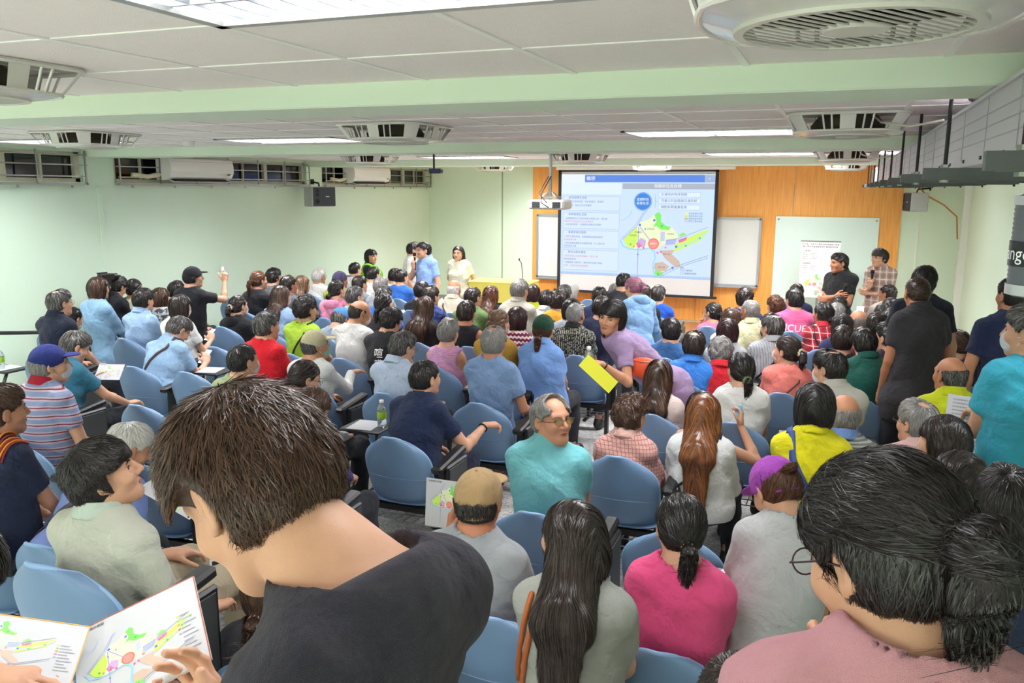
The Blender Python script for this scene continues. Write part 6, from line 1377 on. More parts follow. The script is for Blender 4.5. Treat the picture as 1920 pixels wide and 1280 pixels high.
P('person in cyan tee and mask at the right edge holding a printed sheet', (0.797, 4.142, 2.016), (0.797, 4.142), 0.200, 2, 40, sit=False, hair='short', hc='salt', top='tee', col='#3fb2cf', hyaw=60, yaw=10, L=((-0.08, 0.28, -0.26), (-0.4, 0.8, -0.1), (0, -0.4, -1.0), 0.6), R='down', hold=('sheetL', 'printed grey sheet held by the person in cyan'), fat=1.15, extra=[('mask', '#d4d7db')])
P('tall man in navy tee standing by the right wall', (0.999, 5.745, 2.001), (0.999, 5.745), 0.200, 2, 41, sit=False, hair='fade', hc='black', top='tee', col='#222b4e', hyaw=28, L='down', R='down', skin='#b98264')
P('standing man with full black hair in black tee, partly hidden', (0.617, 6.895, 1.948), (0.617, 6.895), 0.200, 3, 42, sit=False, hair='short', hc='black', top='tee', col='#1d2230', L='down', R='down', hyaw=-10)
P('standing man with buzzed brown hair in charcoal polo leaning forward', (0.529, 6.365, 1.922), (0.529, 6.203), 0.200, 3, 43, sit=False, hair='buzz', hc='brown', top='polo', col='#37363a', yaw=30, hyaw=20, pitch=10, L='down', R='down', fat=1.2, skin='#b4785a')
P('man with receding black hair, white mask and off-white shirt', (-0.003, 5.520, 1.512), (-0.003, 5.490), 0.200, 2, 44, hair='short+thin', hc='black', top='shirt', col='#c9c6bb', hyaw=60, pitch=8, extra=[('mask', '#d4d7db')])
P('man with black hair leaning left in dark green polo', (0.227, 6.510, 1.518), (0.227, 6.420), 0.200, 3, 45, hair='short', hc='black', top='polo', col='#16564a', hyaw=15, pitch=18, roll=-10, fat=1.2)
P('man with short black hair in black shirt beside the dark green polo', (0.082, 7.130, 1.427), (0.082, 7.100), 0.200, 3, 46, hair='short', hc='dark', top='tee', col='#24242c')
P('woman with black hair in green printed scrunchie, white blouse', (-0.541, 5.520, 1.461), (-0.541, 5.490), 0.200, 3, 47, sex='f', hair='pony+low+xl', hc='black', top='blouse', col='#e6e6e2', hyaw=30, extra=[('band', '#6a7a4c', 0.024, True)])
P('woman with grey curls in red shirt, head bowed', (-0.794, 6.500, 1.373), (-0.794, 6.420), 0.200, 3, 48, sex='f', hair='curly', hc='grey', top='shirt', col='#d3202e', pitch=22, hyaw=10)
P('woman with curly dark ponytail in beige scrunchie and coral top', (-0.308, 6.450, 1.436), (-0.308, 6.420), 0.200, 3, 49, sex='f', hair='pony+xl', hc='dark', top='blouse', col='#f0857c', hyaw=62, extra=[('band', '#dccbb0', 0.024), ('strap', '#6a4630', 1, 0.007), ('mask', '#d4d7db')])
P('woman with long sleek dark brown hair in white top', (-1.073, 5.520, 1.368), (-1.073, 5.490), 0.200, 3, 50, sex='f', hair='long+xl', hc='brown', top='tee', col='#ecd9d4')
P('man with short dark hair in bright blue polo', (-0.989, 6.450, 1.422), (-0.989, 6.420), 0.200, 3, 51, hair='short+thin', hc='dark', top='polo', col='#3b83da', fat=1.12)
P('young man with full black hair in steel blue tee', (-1.348, 7.380, 1.368), (-1.348, 7.350), 0.200, 3, 52, hair='short', hc='black', top='tee', col='#3c689e', hyaw=20)
P('woman in lilac tee with black bob bending over with a yellow sheet and bottle', (-1.430, 5.568, 1.747), (-1.030, 5.888), 0.200, 1, 53, sit=False, sex='f', hair='bob', hc='black', top='tee', col='#a98fb8', yaw=120, hyaw=168, pitch=6, roll=-8, L=('W', (-1.413, 5.279, 1.354), (-0.7, -0.3, 0.1), (0, 0.2, -1.0), 0.8), R=('W', (-1.254, 5.992, 1.337), (0.4, 0.6, -0.5), None, 0.4), face=True, skin='#c89072', bot='#c3c0b4', hipz=0.86, extra=[('bracelet', '#1d1d20', -1)])
P('balding man with grey sides in blue grey tee in the aisle seat', (-2.217, 5.355, 1.546), (-2.217, 5.325), 0.200, 2, 54, hair='short+thin+recede', hc='grey', top='tee', col='#7f9cc6', skin='#b07a60', R='rest')
P('person in dark green cap with curly auburn ponytail and light blue shirt', (-2.168, 6.280, 1.505), (-2.168, 6.250), 0.200, 2, 55, sex='f', hair='pony+low', hc='auburn', top='shirt', col='#7ba3e0', fat=1.3, extra=[('cap', '#1f4a34')])
P('woman with light brown hair in yellow tie and mustard shirt', (-2.558, 6.280, 1.525), (-2.558, 6.250), 0.200, 3, 56, sex='f', hair='bun', hc='light', top='tee', col='#b98f35', hyaw=-15, extra=[('band', '#e3c433', 0.012, False, False), ('mask', '#dcd3c6')])
P('woman with dark bob in maroon and white zigzag blouse', (-2.746, 7.205, 1.413), (-2.746, 7.175), 0.200, 3, 57, sex='f', hair='bob', hc='maroon', top='tee', col='#7d2046', pat='zigzag', c2='#e8dcd8')
P('older man with cropped grey hair in black and white woven check shirt', (-2.182, 7.205, 1.489), (-2.182, 7.175), 0.200, 3, 58, hair='buzz', hc='grey', top='shirt', col='#22241f', pat='ikat', c2='#b9b8aa', hyaw=-8, skin='#bb8060', extra=[('glasses', '#1e1b18')])
P('woman with short silver hair in pink sleeveless top with red piping', (-3.018, 6.280, 1.417), (-3.018, 6.250), 0.200, 3, 59, sex='f', hair='short', hc='grey', top='vest', col='#d79ab4', pat='streak', c2='#b78fc0', fat=1.15)
P('man with short dark hair in black tank top', (-3.270, 7.205, 1.440), (-3.270, 7.175), 0.200, 3, 60, hair='short', hc='dark', top='tank', col='#1c1c20', skin='#b97a5a')
P('man with short hair and glasses in olive green tee', (-3.608, 8.130, 1.463), (-3.608, 8.100), 0.200, 4, 61, hair='fade', hc='dark', top='tee', col='#67834f', hyaw=-20, extra=[('glasses', '#333333')])
P('older man with white fringe hair in beige shirt with dark strap', (-4.270, 9.055, 1.424), (-4.270, 9.025), 0.200, 4, 62, hair='bald', hc='white', top='shirt', col='#d0c7b2', skin='#c08565', fat=1.1, extra=[('strap', '#2c2a28', -1, 0.008)])
P('woman with long auburn hair in dark top near the lectern', (-3.791, 9.055, 1.369), (-3.791, 9.025), 0.200, 4, 63, sex='f', hair='long+xl', hc='auburn', top='tee', col='#241c20')
P('person with grey tousled hair in oatmeal shirt, front rows', (-3.077, 8.130, 1.562), (-3.077, 8.100), 0.200, 4, 64, hair='short', hc='grey', top='shirt', col='#c9c4b4', hyaw=-15)
P('woman with dark bob in chartreuse top', (-3.595, 9.980, 1.288), (-3.595, 9.950), 0.188, 4, 65, sex='f', hair='bob+fringe', hc='maroon', top='tee', col='#c0cc22')
P('person with black hair in white shirt beside the mustard orange top', (-3.157, 9.230, 1.324), (-3.157, 9.200), 0.200, 4, 66, hair='short', hc='black', top='shirt', col='#e2e4e6')
P('woman with dark curly hair in mustard orange top', (-2.823, 8.630, 1.401), (-2.823, 8.600), 0.200, 4, 67, sex='f', hair='curly', hc='dark', top='tee', col='#e0a02c')
P('man with brownish grey hair between the orange top and the screen', (-2.886, 9.055, 1.418), (-2.886, 9.025), 0.200, 4, 68, hair='short', hc='salt', top='tee', col='#8a8f96')
P('person with white hair in striped top below the screen', (-3.076, 9.980, 1.326), (-3.076, 9.950), 0.188, 4, 69, hair='short', hc='white', top='tee', col='#dcdccc', pat='stripe', c2='#4a4a44', psc=0.4)
P('woman with black bob hidden behind the cropped grey hair', (-2.508, 8.130, 1.395), (-2.508, 8.100), 0.200, 4, 70, sex='f', hair='bob', hc='black', top='tee', col='#9aa4ac')
P('man with neat black hair in navy shirt below the screen', (-2.465, 9.055, 1.426), (-2.465, 9.025), 0.200, 4, 71, hair='fade', hc='black', top='tee', col='#202c50')
P('person with grey hair in white top below the screen', (-2.515, 9.980, 1.358), (-2.515, 9.950), 0.188, 4, 72, hair='short', hc='grey', top='tee', col='#dfe0e2')
P('man with brown black hair and mask in dark navy top', (-2.194, 8.130, 1.433), (-2.194, 8.100), 0.200, 4, 73, hair='short', hc='dark', top='tee', col='#212744', R=((0.08, 0.25, 0.05), (0, 0.1, 1), (0, 1, 0), 0.5, None), extra=[('mask', '#dcdcdc')])
P('dark-haired person behind the pink ponytail', (-2.349, 9.693, 1.516), (-2.349, 9.612), 0.192, 4, 74, sit=False, hair='short', hc='black', top='tee', col='#3a3c44', pitch=25, L='down', R='down')
P('woman with pink ponytail in pale denim hoodie bending forward', (-1.945, 8.450, 1.608), (-1.845, 8.249), 0.200, 2, 75, sit=False, sex='f', hair='pony+xl', hc='pink', top='hood', col='#7fa6cf', yaw=40, hyaw=60, pitch=25, L='rest', R='rest')
P('person with dark hair in black tee with white print, behind the denim hoodie', (-1.968, 9.055, 1.461), (-1.968, 9.025), 0.200, 4, 76, hair='short', hc='dark', top='tee', col='#1d1e22')
P('man with dark grey hair in vivid blue tee, front row right of the screen', (-1.987, 9.980, 1.357), (-1.987, 9.950), 0.188, 4, 77, hair='short', hc='salt', top='tee', col='#2a5fd0', hyaw=-12)
P('man with salt and pepper hair and glasses in very pale blue shirt', (-2.949, 5.355, 1.454), (-2.949, 5.325), 0.200, 3, 78, hair='short', hc='salt', top='shirt', col='#bccbe2', hyaw=-25, pitch=15, fat=1.12, extra=[('glasses', '#1d1d1d')])
P('man with thick black hair in black tee with white characters', (-3.569, 6.280, 1.477), (-3.569, 6.250), 0.200, 2, 79, hair='mop', hc='black', top='tee', col='#26272b', hyaw=-15, pitch=18, fat=1.08, extra=[('text', '喧', 0.085, -0.08), ('text', '嘩', 0.085, -0.17), ('text', '上', 0.06, -0.25, '#e8e8e8')])
P('bald man in beige face mask and glasses, white long tee', (-3.913, 6.340, 1.521), (-3.913, 6.250), 0.200, 2, 80, hair='bald', hc='dark', top='long', col='#e2e2e0', hyaw=-38, pitch=18, skin='#c48e70', extra=[('mask', '#d9bfb4'), ('glasses', '#cdb897')])
P('person in bright blue cap bending in front of the bald man', (-4.727, 7.255, 1.294), (-4.727, 7.175), 0.200, 4, 81, hair='short', hc='salt', top='tee', col='#94a0ac', pitch=35, extra=[('cap', '#4f8ccc')])
P('woman with black low ponytail behind the black tee with characters', (-4.175, 7.205, 1.482), (-4.175, 7.175), 0.200, 4, 82, sex='f', hair='pony+low+xl', hc='black', top='tee', col='#2a2a30')
P('man with dark hair and glasses in light teal tee', (-5.083, 8.130, 1.393), (-5.083, 8.100), 0.200, 4, 83, hair='short', hc='salt', top='tee', col='#8fb9bd', hyaw=-18, extra=[('glasses', '#444444')])
P('woman with very long brown hair in dark lace top', (-3.714, 7.205, 1.463), (-3.714, 7.175), 0.200, 3, 84, sex='f', hair='long+xl', hc='brown', top='tee', col='#2c2226')
P('man with thinning dark hair in navy patterned shirt', (-4.117, 8.130, 1.445), (-4.117, 8.100), 0.200, 4, 85, hair='short+thin', hc='dark', top='shirt', col='#2a3566', pat='floral', c2='#3e4f94', hyaw=-15)
P('person with black hair in charcoal top behind the navy patterned shirt', (-4.709, 9.055, 1.371), (-4.709, 9.025), 0.200, 4, 86, hair='mop', hc='black', top='tee', col='#1e1f26')
P('person with wavy black hair in lime green tee with black strap', (-4.442, 6.280, 1.533), (-4.442, 6.250), 0.200, 3, 87, sex='f', hair='curly', hc='black', top='tee', col='#a8cc3a', hyaw=-18, extra=[('strap', '#1a1a1a', 1, 0.007)])
P('person with black and grey hair in red tee', (-4.158, 5.355, 1.534), (-4.158, 5.325), 0.200, 3, 88, hair='short', hc='salt', top='tee', col='#e01c2c', hyaw=-18)
P('woman with long dark brown hair and mask in pale blue hooded top', (-5.396, 7.205, 1.488), (-5.396, 7.175), 0.200, 4, 89, sex='f', hair='long+xl', hc='brown', top='hood', col='#9ebbe2', hyaw=-12, extra=[('mask', '#d4d7db'), ('strap', '#16161a', 1, 0.006)])
P('woman with long light brown hair in black tee with white lettering', (-6.442, 9.055, 1.376), (-6.442, 9.025), 0.200, 4, 90, sex='f', hair='long+mid', hc='light', top='tee', col='#22221f', hyaw=-12, extra=[('text', 'HOME IS', 0.045, -0.13), ('text', 'THE SUN', 0.05, -0.18)])
P('woman with brown ponytail in dark top by the wall', (-6.400, 8.130, 1.521), (-6.400, 8.100), 0.200, 4, 91, sex='f', hair='pony+xl', hc='auburn', top='tee', col='#1e2026', hyaw=-15)
P('man with black hair and glasses in grey tee and dark strap', (-6.888, 9.055, 1.448), (-6.888, 9.025), 0.200, 4, 92, hair='mop', hc='black', top='tee', col='#6a6e74', hyaw=-15, extra=[('glasses', '#1c1c1c'), ('strap', '#232327', 1)])
P('man with receding hair between grey tee and long light brown hair', (-5.977, 8.130, 1.482), (-5.977, 8.100), 0.200, 4, 93, hair='short+recede', hc='dark', top='tee', col='#5a6068', hyaw=-15, skin='#b97d5e')
P('elderly man with white hair and glasses in white tee by the wall', (-6.817, 9.980, 1.371), (-6.817, 9.950), 0.188, 4, 94, hair='short', hc='white', top='tee', col='#e4e4e0', hyaw=-15, skin='#bd8060', extra=[('glasses', '#8a8a8a')])
P('man in purple cap wearing brown and lime vest', (-5.867, 9.055, 1.455), (-5.867, 9.025), 0.200, 4, 95, hair='short', hc='dark', top='tee', col='#8d9a3a', hyaw=-15, skin='#a8745a', extra=[('cap', '#433a5e')])
P('woman in pink hooded top and mask with black hair', (-5.314, 8.130, 1.462), (-5.314, 8.100), 0.200, 4, 96, sex='f', hair='pony+low+stub', hc='black', top='hood', col='#e08aa6', hyaw=-15, extra=[('mask', '#d4d7db')])
P('young man with black hair in white tee against the wall, left of the green vest', (-6.797, 10.905, 1.389), (-6.797, 10.875), 0.127, 4, 97, hair='fade', hc='black', top='tee', col='#e6e6e4', hyaw=-15)
P('man with short dark hair in front of the green vest', (-5.579, 9.055, 1.419), (-5.579, 9.025), 0.200, 4, 98, hair='fade', hc='dark', top='tee', col='#7c7f86', hyaw=-15)
P('man with black hair in white tee with black cross strap', (-5.925, 9.980, 1.436), (-5.925, 9.950), 0.188, 4, 99, hair='fade', hc='black', top='tee', col='#e4e4e2', hyaw=-15, extra=[('strap', '#1c1c1e', -1)])
P('person with grey hair between white tee with cross strap and blue tee', (-5.281, 9.055, 1.405), (-5.281, 9.025), 0.200, 4, 100, hair='short', hc='grey', top='tee', col='#9aa0a6')
P('person with dark grey hair in blue shirt behind the low ponytail', (-4.703, 8.130, 1.417), (-4.703, 8.100), 0.200, 4, 101, hair='short', hc='salt', top='tee', col='#3d6fc0')
P('person with dark hair in white shirt left of the blue tee', (-6.121, 10.905, 1.319), (-6.121, 10.875), 0.127, 4, 102, hair='short', hc='black', top='tee', col='#e2e2e0')
P('young man with black hair in cobalt blue tee looking right', (-5.495, 9.980, 1.416), (-5.495, 9.950), 0.188, 4, 103, hair='fade', hc='black', top='tee', col='#356fc8', hyaw=-15)
P('woman with dark hair in ponytail, glasses and mask, white cardigan', (-3.157, 4.430, 1.401), (-3.157, 4.400), 0.200, 2, 104, sex='f', hair='pony+low', hc='dark', top='long', col='#e3e3e1', hyaw=-35, pitch=20, extra=[('glasses', '#33302e'), ('mask', '#d4d7db')])
P('older man in beige cap and green mask, white patterned long tee, hand raised', (-3.721, 5.375, 1.415), (-3.721, 5.325), 0.200, 2, 105, hair='short', hc='salt', top='long', col='#dcddda', hyaw=-38, R=((0.1, 0.42, -0.12), (0.3, 0.9, 0), (0, 0, -1), 0.3, None), skin='#b98566', extra=[('cap', '#c3bb98'), ('mask', '#7fcbb8')])
P('person with dark grey hair behind the tousled brown hair', (-3.185, 4.130, 1.311), (-3.185, 4.100), 0.200, 2, 106, hair='short', hc='salt', top='tee', col='#4a4e5c')
P('woman with reddish brown hair in indigo long sleeves writing with a pen', (-2.546, 3.615, 1.456), (-2.546, 3.475), 0.200, 2, 107, sex='f', hair='bob', hc='brown', top='hood', col='#3c3a86', hyaw=-20, pitch=25, R=((0.05, 0.4, -0.33), (-0.3, 0.9, -0.2), (-0.5, 0, -1.0), 0.7), L=((-0.12, 0.38, -0.33), (0.4, 0.9, -0.1), (0, 0, -1.0), 0.4))
P('woman with black ponytail and glasses in pink, hand raised to her face', (-1.240, 9.240, 1.288), (-1.240, 9.210), 0.200, 4, 108, sex='f', hair='pony+xl', hc='black', top='tee', col='#ee86ae', hyaw=60, L='chin', extra=[('glasses', '#2c2c2c'), ('mask', '#d4d7db')])
P('woman with deep maroon bob in grey vest near the blue polo', (-0.847, 7.380, 1.395), (-0.847, 7.350), 0.200, 3, 109, sex='f', hair='bob+fringe', hc='maroon', top='tee', col='#b3b5bb')
P('woman with brown hair in white top behind the maroon bob', (-0.929, 8.310, 1.362), (-0.929, 8.280), 0.200, 3, 110, sex='f', hair='bob', hc='brown', top='tee', col='#e8e8e8')
P('person with dark wavy hair in navy tee, front row by the boards', (-0.899, 9.240, 1.457), (-0.899, 9.210), 0.200, 4, 111, hair='curly', hc='dark', top='tee', col='#263a68')
P('man with grey hair and mask in pale yellow collar shirt', (-0.757, 8.310, 1.461), (-0.757, 8.280), 0.200, 3, 112, hair='buzz', hc='grey', top='shirt', col='#d6d3a8', hyaw=50, skin='#a8765c', extra=[('mask', '#d4d7db')])
P('woman with curly reddish brown hair and mask in coral tee', (-0.645, 10.170, 1.275), (-0.645, 10.140), 0.176, 4, 113, sex='f', hair='curly+long', hc='auburn', top='tee', col='#f07a5e', hyaw=35, extra=[('mask', '#d4d7db')])
P('balding man with glasses and dark mask in grey striped shirt, black strap', (-0.485, 7.380, 1.458), (-0.485, 7.350), 0.200, 3, 114, hair='short+thin', hc='salt', top='shirt', col='#b8bcc0', pat='vstripe', c2='#8e939a', hyaw=50, extra=[('mask', '#33383e'), ('glasses', '#222222'), ('strap', '#1c1c1e', 1, 0.008)])
P('man with black hair and glasses in pink tee lettered NCUE', (-0.397, 9.240, 1.470), (-0.397, 9.210), 0.200, 3, 115, hair='short', hc='black', top='tee', col='#ee6ca0', hyaw=35, extra=[('glasses', '#222222'), ('text', 'NCUE', 0.1, -0.1)])
P('person with dark hair in navy tee behind the pink lettered tee', (-0.450, 11.100, 1.332), (-0.450, 11.070), 0.114, 4, 116, hair='short', hc='dark', top='tee', col='#212b4c')
P('woman with black bun in red plaid shirt with dark strap', (-0.089, 8.310, 1.471), (-0.089, 8.280), 0.200, 3, 117, sex='f', hair='bun+low', hc='black', top='shirt', col='#d03040', pat='plaid', c2='#8a1c2c', c3='#e8e0dc', psc=0.7, hyaw=38, skin='#a56f55', extra=[('strap', '#1c1c20', -1, 0.008)])
P('person with pale grey hair beside the red plaid shirt', (0.032, 9.240, 1.346), (0.032, 9.210), 0.200, 4, 118, hair='short', hc='grey', top='tee', col='#9ea3a8')
P('person with dark hair in front of the arms-crossed man', (0.052, 10.170, 1.311), (0.052, 10.140), 0.176, 4, 119, hair='mop', hc='dark', top='tee', col='#70757c')
P('older man in black knit cap and slate shirt looking left', (-0.012, 11.100, 1.306), (-0.012, 11.070), 0.114, 4, 120, hair='buzz', hc='white', top='tee', col='#7c8a9c', hyaw=60, skin='#c58d72', extra=[('cap', '#26262a', False, False, None, False)])
P('woman with black hair in dark blue top, centre of the right block', (0.085, 8.130, 1.390), (0.085, 8.100), 0.200, 3, 121, sex='f', hair='bob', hc='black', top='tee', col='#2c3158')
P('man with receding dark hair in cream shirt, arm resting, looking left', (0.591, 11.100, 1.380), (0.591, 11.070), 0.114, 4, 122, hair='short+recede', hc='dark', top='tee', col='#e4dcd0', hyaw=65, skin='#b57c5e', L='rest')
P('bald man in yellow shirt raising a white phone', (0.217, 8.310, 1.418), (0.217, 8.280), 0.200, 3, 123, hair='bald', hc='grey', top='shirt', col='#d6c27e', hyaw=30, skin='#c08868')
P('person with black hair in red top near the right wall', (0.474, 9.240, 1.354), (0.474, 9.210), 0.200, 4, 124, hair='mop', hc='black', top='tee', col='#c0243c', hyaw=15)
P('person with dark brown hair beyond the red top', (0.571, 9.730, 1.372), (0.571, 9.700), 0.200, 4, 125, hair='bob', hc='dark', top='tee', col='#4e4248')
P('person with grey hair beside the dark standing men', (0.476, 7.830, 1.496), (0.476, 7.800), 0.200, 3, 126, hair='short', hc='salt', top='tee', col='#d6808e')
P('person with black hair turned left, mostly hidden by the standing men', (0.401, 6.830, 1.522), (0.401, 6.800), 0.200, 3, 127, hair='short', hc='black', top='tee', col='#41384a', hyaw=50)
P('person with dark short hair in rose top', (0.344, 7.380, 1.517), (0.344, 7.350), 0.200, 3, 128, hair='short', hc='dark', top='tee', col='#c87088')
P('woman in lime green vest over black sleeves leaning on the left wall, holding a phone', (-6.992, 11.707, 1.525), (-6.992, 11.707), 0.059, 3, 129, sit=False, sex='f', hair='bob+fringe', hc='black', top='long', col='#222126', yaw=-70, hyaw=-105, L='rest', R='hold', face=True, extra=[('vest', '#7cc238')])
P('man in white tee and mask standing behind the speaker', (-6.124, 11.528, 1.670), (-6.124, 11.528), 0.071, 4, 130, sit=False, hair='short', hc='black', top='tee', col='#e6e6e2', yaw=-60, hyaw=-60, L='down', R='down', extra=[('glasses', '#333333')])
P('man in light blue shirt and glasses speaking into a microphone', (-5.614, 10.863, 1.723), (-5.614, 10.863), 0.115, 3, 131, sit=False, hair='short', hc='black', top='shirt', col='#8fb0e6', yaw=-205, hyaw=-225, R=((0.02, 0.24, -0.08), (0.1, 0.1, 1.0), (0, -1, 0), 1.1, (0.6, 0.1, -1)), L='down', hold=('mic', 'black microphone with orange collar held by the speaker'), face=True, fat=1.05, extra=[('glasses', '#3a3a3a')])
P('woman with long dark hair in cream blouse, hands behind her back beside the lectern', (-5.651, 12.132, 1.590), (-5.651, 12.132), 0.031, 3, 132, sit=False, sex='f', hair='long+mid', hc='dark', top='blouse', col='#dedcc6', yaw=-170, hyaw=-175, L='back', R='back', face=True)
P('man in black polo with arms crossed before the poster', (0.018, 10.663, 1.768), (0.018, 10.663), 0.128, 3, 133, sit=False, hair='short', hc='black', top='polo', col='#1f2022', yaw=150, hyaw=120, pitch=4, hold=('mic', 'microphone sticking up from the crossed arms of the man in black polo'), L='cross', R='cross', fat=1.12, face=True, skin='#b9805f')
P('young man in glasses and plaid shirt holding a microphone at his chest', (0.496, 11.614, 1.772), (0.496, 11.614), 0.065, 3, 134, sit=False, hair='mop', hc='black', top='shirt', col='#b49b90', pat='plaid', c2='#8c7068', c3='#d8ccc4', yaw=150, hyaw=130, L='cross', R=((0.02, 0.22, -0.2), (-0.1, 0.2, 0.9), (0, -1, 0), 1.0), face=True, hold=('mic', 'black microphone held by the man in plaid shirt'), extra=[('glasses', '#222222')])


MAPA = [(-1.068, 0.867, 1.814), (-0.935, 0.987, 1.88), (-0.789, 0.916, 1.843)]
MAPB = [(-1.16, 0.76, 1.891), (-1.028, 0.865, 1.835), (-0.97, 0.773, 1.804)]
MAPC = [(-2.253, 2.134, 1.445), (-2.277, 2.268, 1.455), (-2.099, 2.178, 1.364)]
YEL = [(-1.486, 5.21, 1.426), (-1.292, 5.256, 1.271), (-1.331, 5.18, 1.187)]
YEL = [(-1.486, 5.21, 1.426), (-1.29, 5.252, 1.247), (-1.334, 5.178, 1.184)]
NW, NL, NG, NC, NK = 107, 53, 26, 39, 33
TABS = [(-4.994, 5.653, 0.92, 'unfolded black writing tablet in front of the man in light blue shirt'), (-2.855, 4.683, 0.92, 'unfolded black writing tablet beside the woman in indigo sleeves'), (-6.697, 5.031, 0.92, 'unfolded black writing tablet at the left edge below the handrail'), (-5.147, 9.427, 0.92, 'unfolded black writing tablet ahead of the black tee with characters'), (-0.258, 3.267, 0.92, 'unfolded black writing tablet beside the woman in purple cap')]

# ---------------------------------------------------------------- loose things
def px_(x, y, zc): return V(0, 0, 2.5) + (fw_ + (x - 960) / FPX * rr_ - (y - 640) / FPX * uu_) * zc
# maps in the foreground hands (corners measured in the room)
a, b, c = V(*MAPA[0]), V(*MAPA[1]), V(*MAPA[2])
map_sheet('map_sheet', 'booklet page with a coloured district map held by the young man in charcoal tee', 'map', a, b - a, c - b, np.linalg.norm(b - a), np.linalg.norm(c - b) * 1.05, thick=.004)
a, b, c = V(*MAPB[0]), V(*MAPB[1]), V(*MAPB[2])
map_sheet('map_sheet', 'coloured district map held out at the bottom left corner', 'map', a, b - a, c - b, np.linalg.norm(b - a), np.linalg.norm(c - b), border='#d9a03c', thick=.003)
a, b, c = V(*MAPC[0]), V(*MAPC[1]), V(*MAPC[2])
map_sheet('map_sheet', 'map sheet held open by the white-haired man in violet blue', 'map', a, b - a, c - b, np.linalg.norm(b - a), np.linalg.norm(c - b), border=None)
def bottle(x, y, z, lab, rot=0., tilt=0.):
    t = thing('water_bottle', lab, 'bottle', (x, y, z)); t.rotation_euler = (tilt, 0, rot)
    m = MB(); m.lathe([(0, 0), (.028, 0), (.031, .006), (.031, .045), (.029, .05), (.031, .055), (.031, .11), (.026, .13), (.013, .15), (.013, .162)], n=20); m.build('bottle_body', mat('clear_bottle', '#e9f1f3', .06, trans=.85), t, smooth=True)
    m = MB(); m.lathe([(.0315, .055), (.0318, .056), (.0318, .10), (.0315, .101)], n=20); m.build('label_band', mat('bottle_label', '#9cc43c', .5), t, smooth=True); m = MB(); m.lathe([(.0145, .160), (.0150, .162), (.0150, .178), (0, .180)], n=16); m.build('bottle_cap', M_WHITE, t, smooth=True)
def tablet(x, y, z, lab, rz=0.):
    t = thing('writing_tablet', lab, 'writing tablet', (x, y, z), rz, 'unfolded writing tablets'); m = MB(); m.box((0, 0, 0), (.15, .125, .009), bev=.006); m.build('tablet_top', M_BLACK, t); m = MB(); m.tube([(.13, -.10, -.01), (.15, -.16, -.10), (.15, -.20, -.25)], .014, 7); m.build('tablet_arm', M_BLACK, t, smooth=True)
for x, y, z, lab in TABS: tablet(x, y, z, lab)
def sheet(x, y, z, lab, w=.21, h=.297, rz=0., col='#e9eaec', plan=False): 
    R = rotz(rz); map_sheet('map_sheet' if plan else 'paper_sheet', lab, 'map' if plan else 'paper', V(x, y, z) + R @ V(-w / 2, h / 2, 0), R @ V(1., 0, 0), R @ V(0, -1., 0), w, h, plan=plan, border=None)
for k, (x, y, z, lab) in enumerate(TABS): sheet(x - .02, y, z + .011, lab.replace('unfolded black writing tablet', 'paper lying on the tablet'), rz=.3 - .2 * k, w=.18 if k < 4 else .24, h=.22 if k < 4 else .19, plan=k == 4)
bottle(TABS[1][0] + .09, TABS[1][1] + .03, TABS[1][2] + .0095, 'small water bottle with green label standing beside the indigo sleeves'); 
bottle(TABS[2][0] - .02, TABS[2][1] - .03, TABS[2][2] + .0125, 'clear water bottle on the tablet at the left edge')
t = thing('pen', 'thin pen held by the woman in indigo sleeves', 'pen', tuple(in_room(PEOPLE[NW], PEOPLE[NW]['hand'][1][3]))); t.rotation_euler = (.6, .5, 0); MB().tube([(0, 0, -.06), (0, 0, .07)], .0035, 8).build('barrel', mat('pen_white', '#dcdce0', .3), t, smooth=True); MB().tube([(0, 0, -.072), (0, 0, -.06)], [.001, .0035], 8).build('pen_tip', M_DARK, t)
# yellow sheet, bottle and orange pouch of the bending woman
q = PEOPLE[NL]; c = in_room(q, q['hand'][-1][3]); A0, B0, C0 = [V(*v) for v in YEL]
t = map_sheet('paper_sheet', 'bright yellow sheet held out by the bending woman in lilac', 'paper', A0, B0 - A0, C0 - B0, np.linalg.norm(B0 - A0), np.linalg.norm(C0 - B0), plan=False, border=None)
for ch in t.children: ch.data.materials[0] = mat('yellow_paper', '#d3d32c', .6)
bottle(c[0] - .02, c[1] + .03, c[2] - .05, 'clear water bottle in the hand of the bending woman in lilac', tilt=.2)
t = thing('pouch', 'orange red pouch tucked under the arm of the woman in lilac', 'pouch', tuple(px_(1207, 690, 5.70))); g = Grid([(Ell((0, 0, 0), (.12, .045, .075)), .01)], .006); v, f_ = g.nets(); link('pouch_body', mesh_of('pouch_body', v, quads=f_, mats=[mat('orange_leather', '#e2532c', .55, bump=.3, bscale=60)]), t); MB().tube([(-.09, -.02, .05), (0, -.045, .052), (.09, -.02, .05)], .003, 6).build('zip', M_STEEL, t, smooth=True)
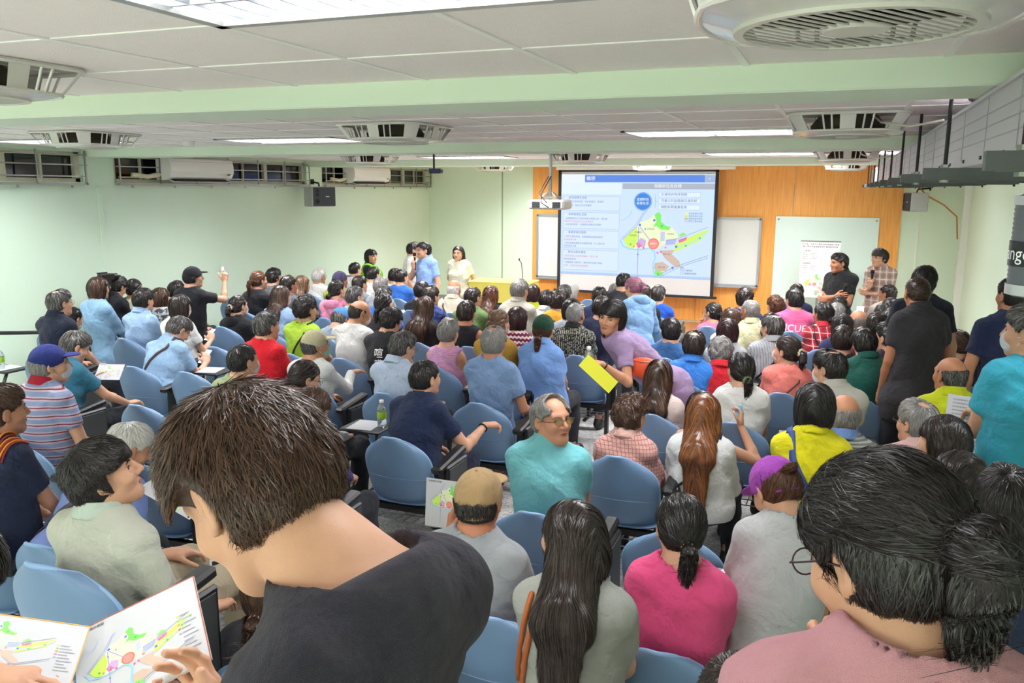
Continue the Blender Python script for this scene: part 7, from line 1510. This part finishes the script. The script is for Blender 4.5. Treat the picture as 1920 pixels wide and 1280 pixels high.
# brown leather shoulder bag of the woman in grey blouse
q = PEOPLE[NG]; G_, T_, sp_, fw, rt_, hp_ = q['gs'], q['T'], q['sp'], q['fwd'], q['rt'], q['hip']; t = thing('shoulder_bag', 'tan brown leather shoulder bag on the grey blouse', 'bag', tuple(in_room(q, V(-.24, -.02, .30)))); off = V(-.24, -.02, .30)
for o_, nm in ((.0, 'strap'), (.028, 'strap')):
    path = [V(-.22, .02, .52), V(-.20 + o_ * .3, -.16, .66)]
    for k in np.linspace(0, 1, 12): path.append(onto(G_, T_ + rt_ * (-.115 + o_ - .05 * (1 - k)) + sp_ * (-.34 + .36 * k), fw, .006))
    path += [onto(G_, T_ + rt_ * (-.115 + o_) - sp_ * (.05 + .1 * k) , -fw, .006) for k in (0, 1, 2)]
    MB().tube([p - off for p in path], .0085, 8).build(nm, mat('tan_leather', '#a85a28', .45, bump=.15, bscale=90), t, smooth=True)
g = Grid([(Box((0, -.05, .06), (.15, .065, .14), None, .05), .01)], .008); g.put(Box((0, -.05, .20), (.13, .045, .08), None, .03), .01, 's'); v, f_ = g.nets(); link('bag_body', mesh_of('bag_body', v, quads=f_, mats=[mat('tan_leather', '#a85a28', .45, bump=.15, bscale=90)]), t)
# cup of the masked woman, cloth, white phone of the man in yellow
q = PEOPLE[NC]; c = in_room(q, q['hand'][-1][3]); t = thing('cup', 'clear plastic cup raised by the masked woman in dark purple', 'cup', tuple(c + V(.03, .02, -.03))); m = MB(); m.lathe([(0, 0), (.026, 0), (.036, .085), (.038, .088), (.034, .086), (.024, .004), (0, .004)], n=20); m.build('cup_wall', mat('clear_plastic', '#e6e9ec', .08, trans=.8), t, smooth=True); m = MB(); m.lathe([(.038, .088), (.039, .094), (.02, .098), (0, .098)], n=20); m.build('cup_lid', M_WHITE, t, smooth=True)
p = px_(1612, 588, 8.3); t = thing('phone', 'white phone glowing above the bald man in yellow shirt', 'phone', tuple(p), .3); m = MB(); m.box((0, 0, 0), (.038, .004, .078), bev=.003); m.build('case', M_WHITE, t); m = MB(); m.box((0, -.005, 0), (.034, .0006, .072)); m.build('screen', mat('phone_lit', '#202428', .1, emit='#dfe6f4', es=.9), t)
q = PEOPLE[NK]; c = in_room(q, q['hand'][1][3]); g = Grid([(Ell((0, 0, .02), (.03, .012, .035)), .01), (Ell((.01, 0, .05), (.016, .01, .02)), .01)], .005); v, f_ = g.nets(); t = tag(link('cloth', mesh_of('cloth', v, quads=f_, mats=[cloth('#9fd4ee')]), None, tuple(c)), 'pale blue cloth raised in the bare-armed person\'s hand', 'cloth')
t = thing('envelope', 'orange envelope lying between the lime green tee and the bald man', 'envelope', (-4.35, 6.45, .74), .5); m = MB(); m.box((0, 0, 0), (.11, .08, .004), rotx(.35)); m.build('envelope_body', mat('kraft_orange', '#d9a048', .6), t); m = MB(); m.prism([(-.11, .07, .033), (.11, .07, .033), (0, 0, .012)], (0, 0, .001)); m.build('flap', mat('kraft_orange', '#d9a048', .6), t)
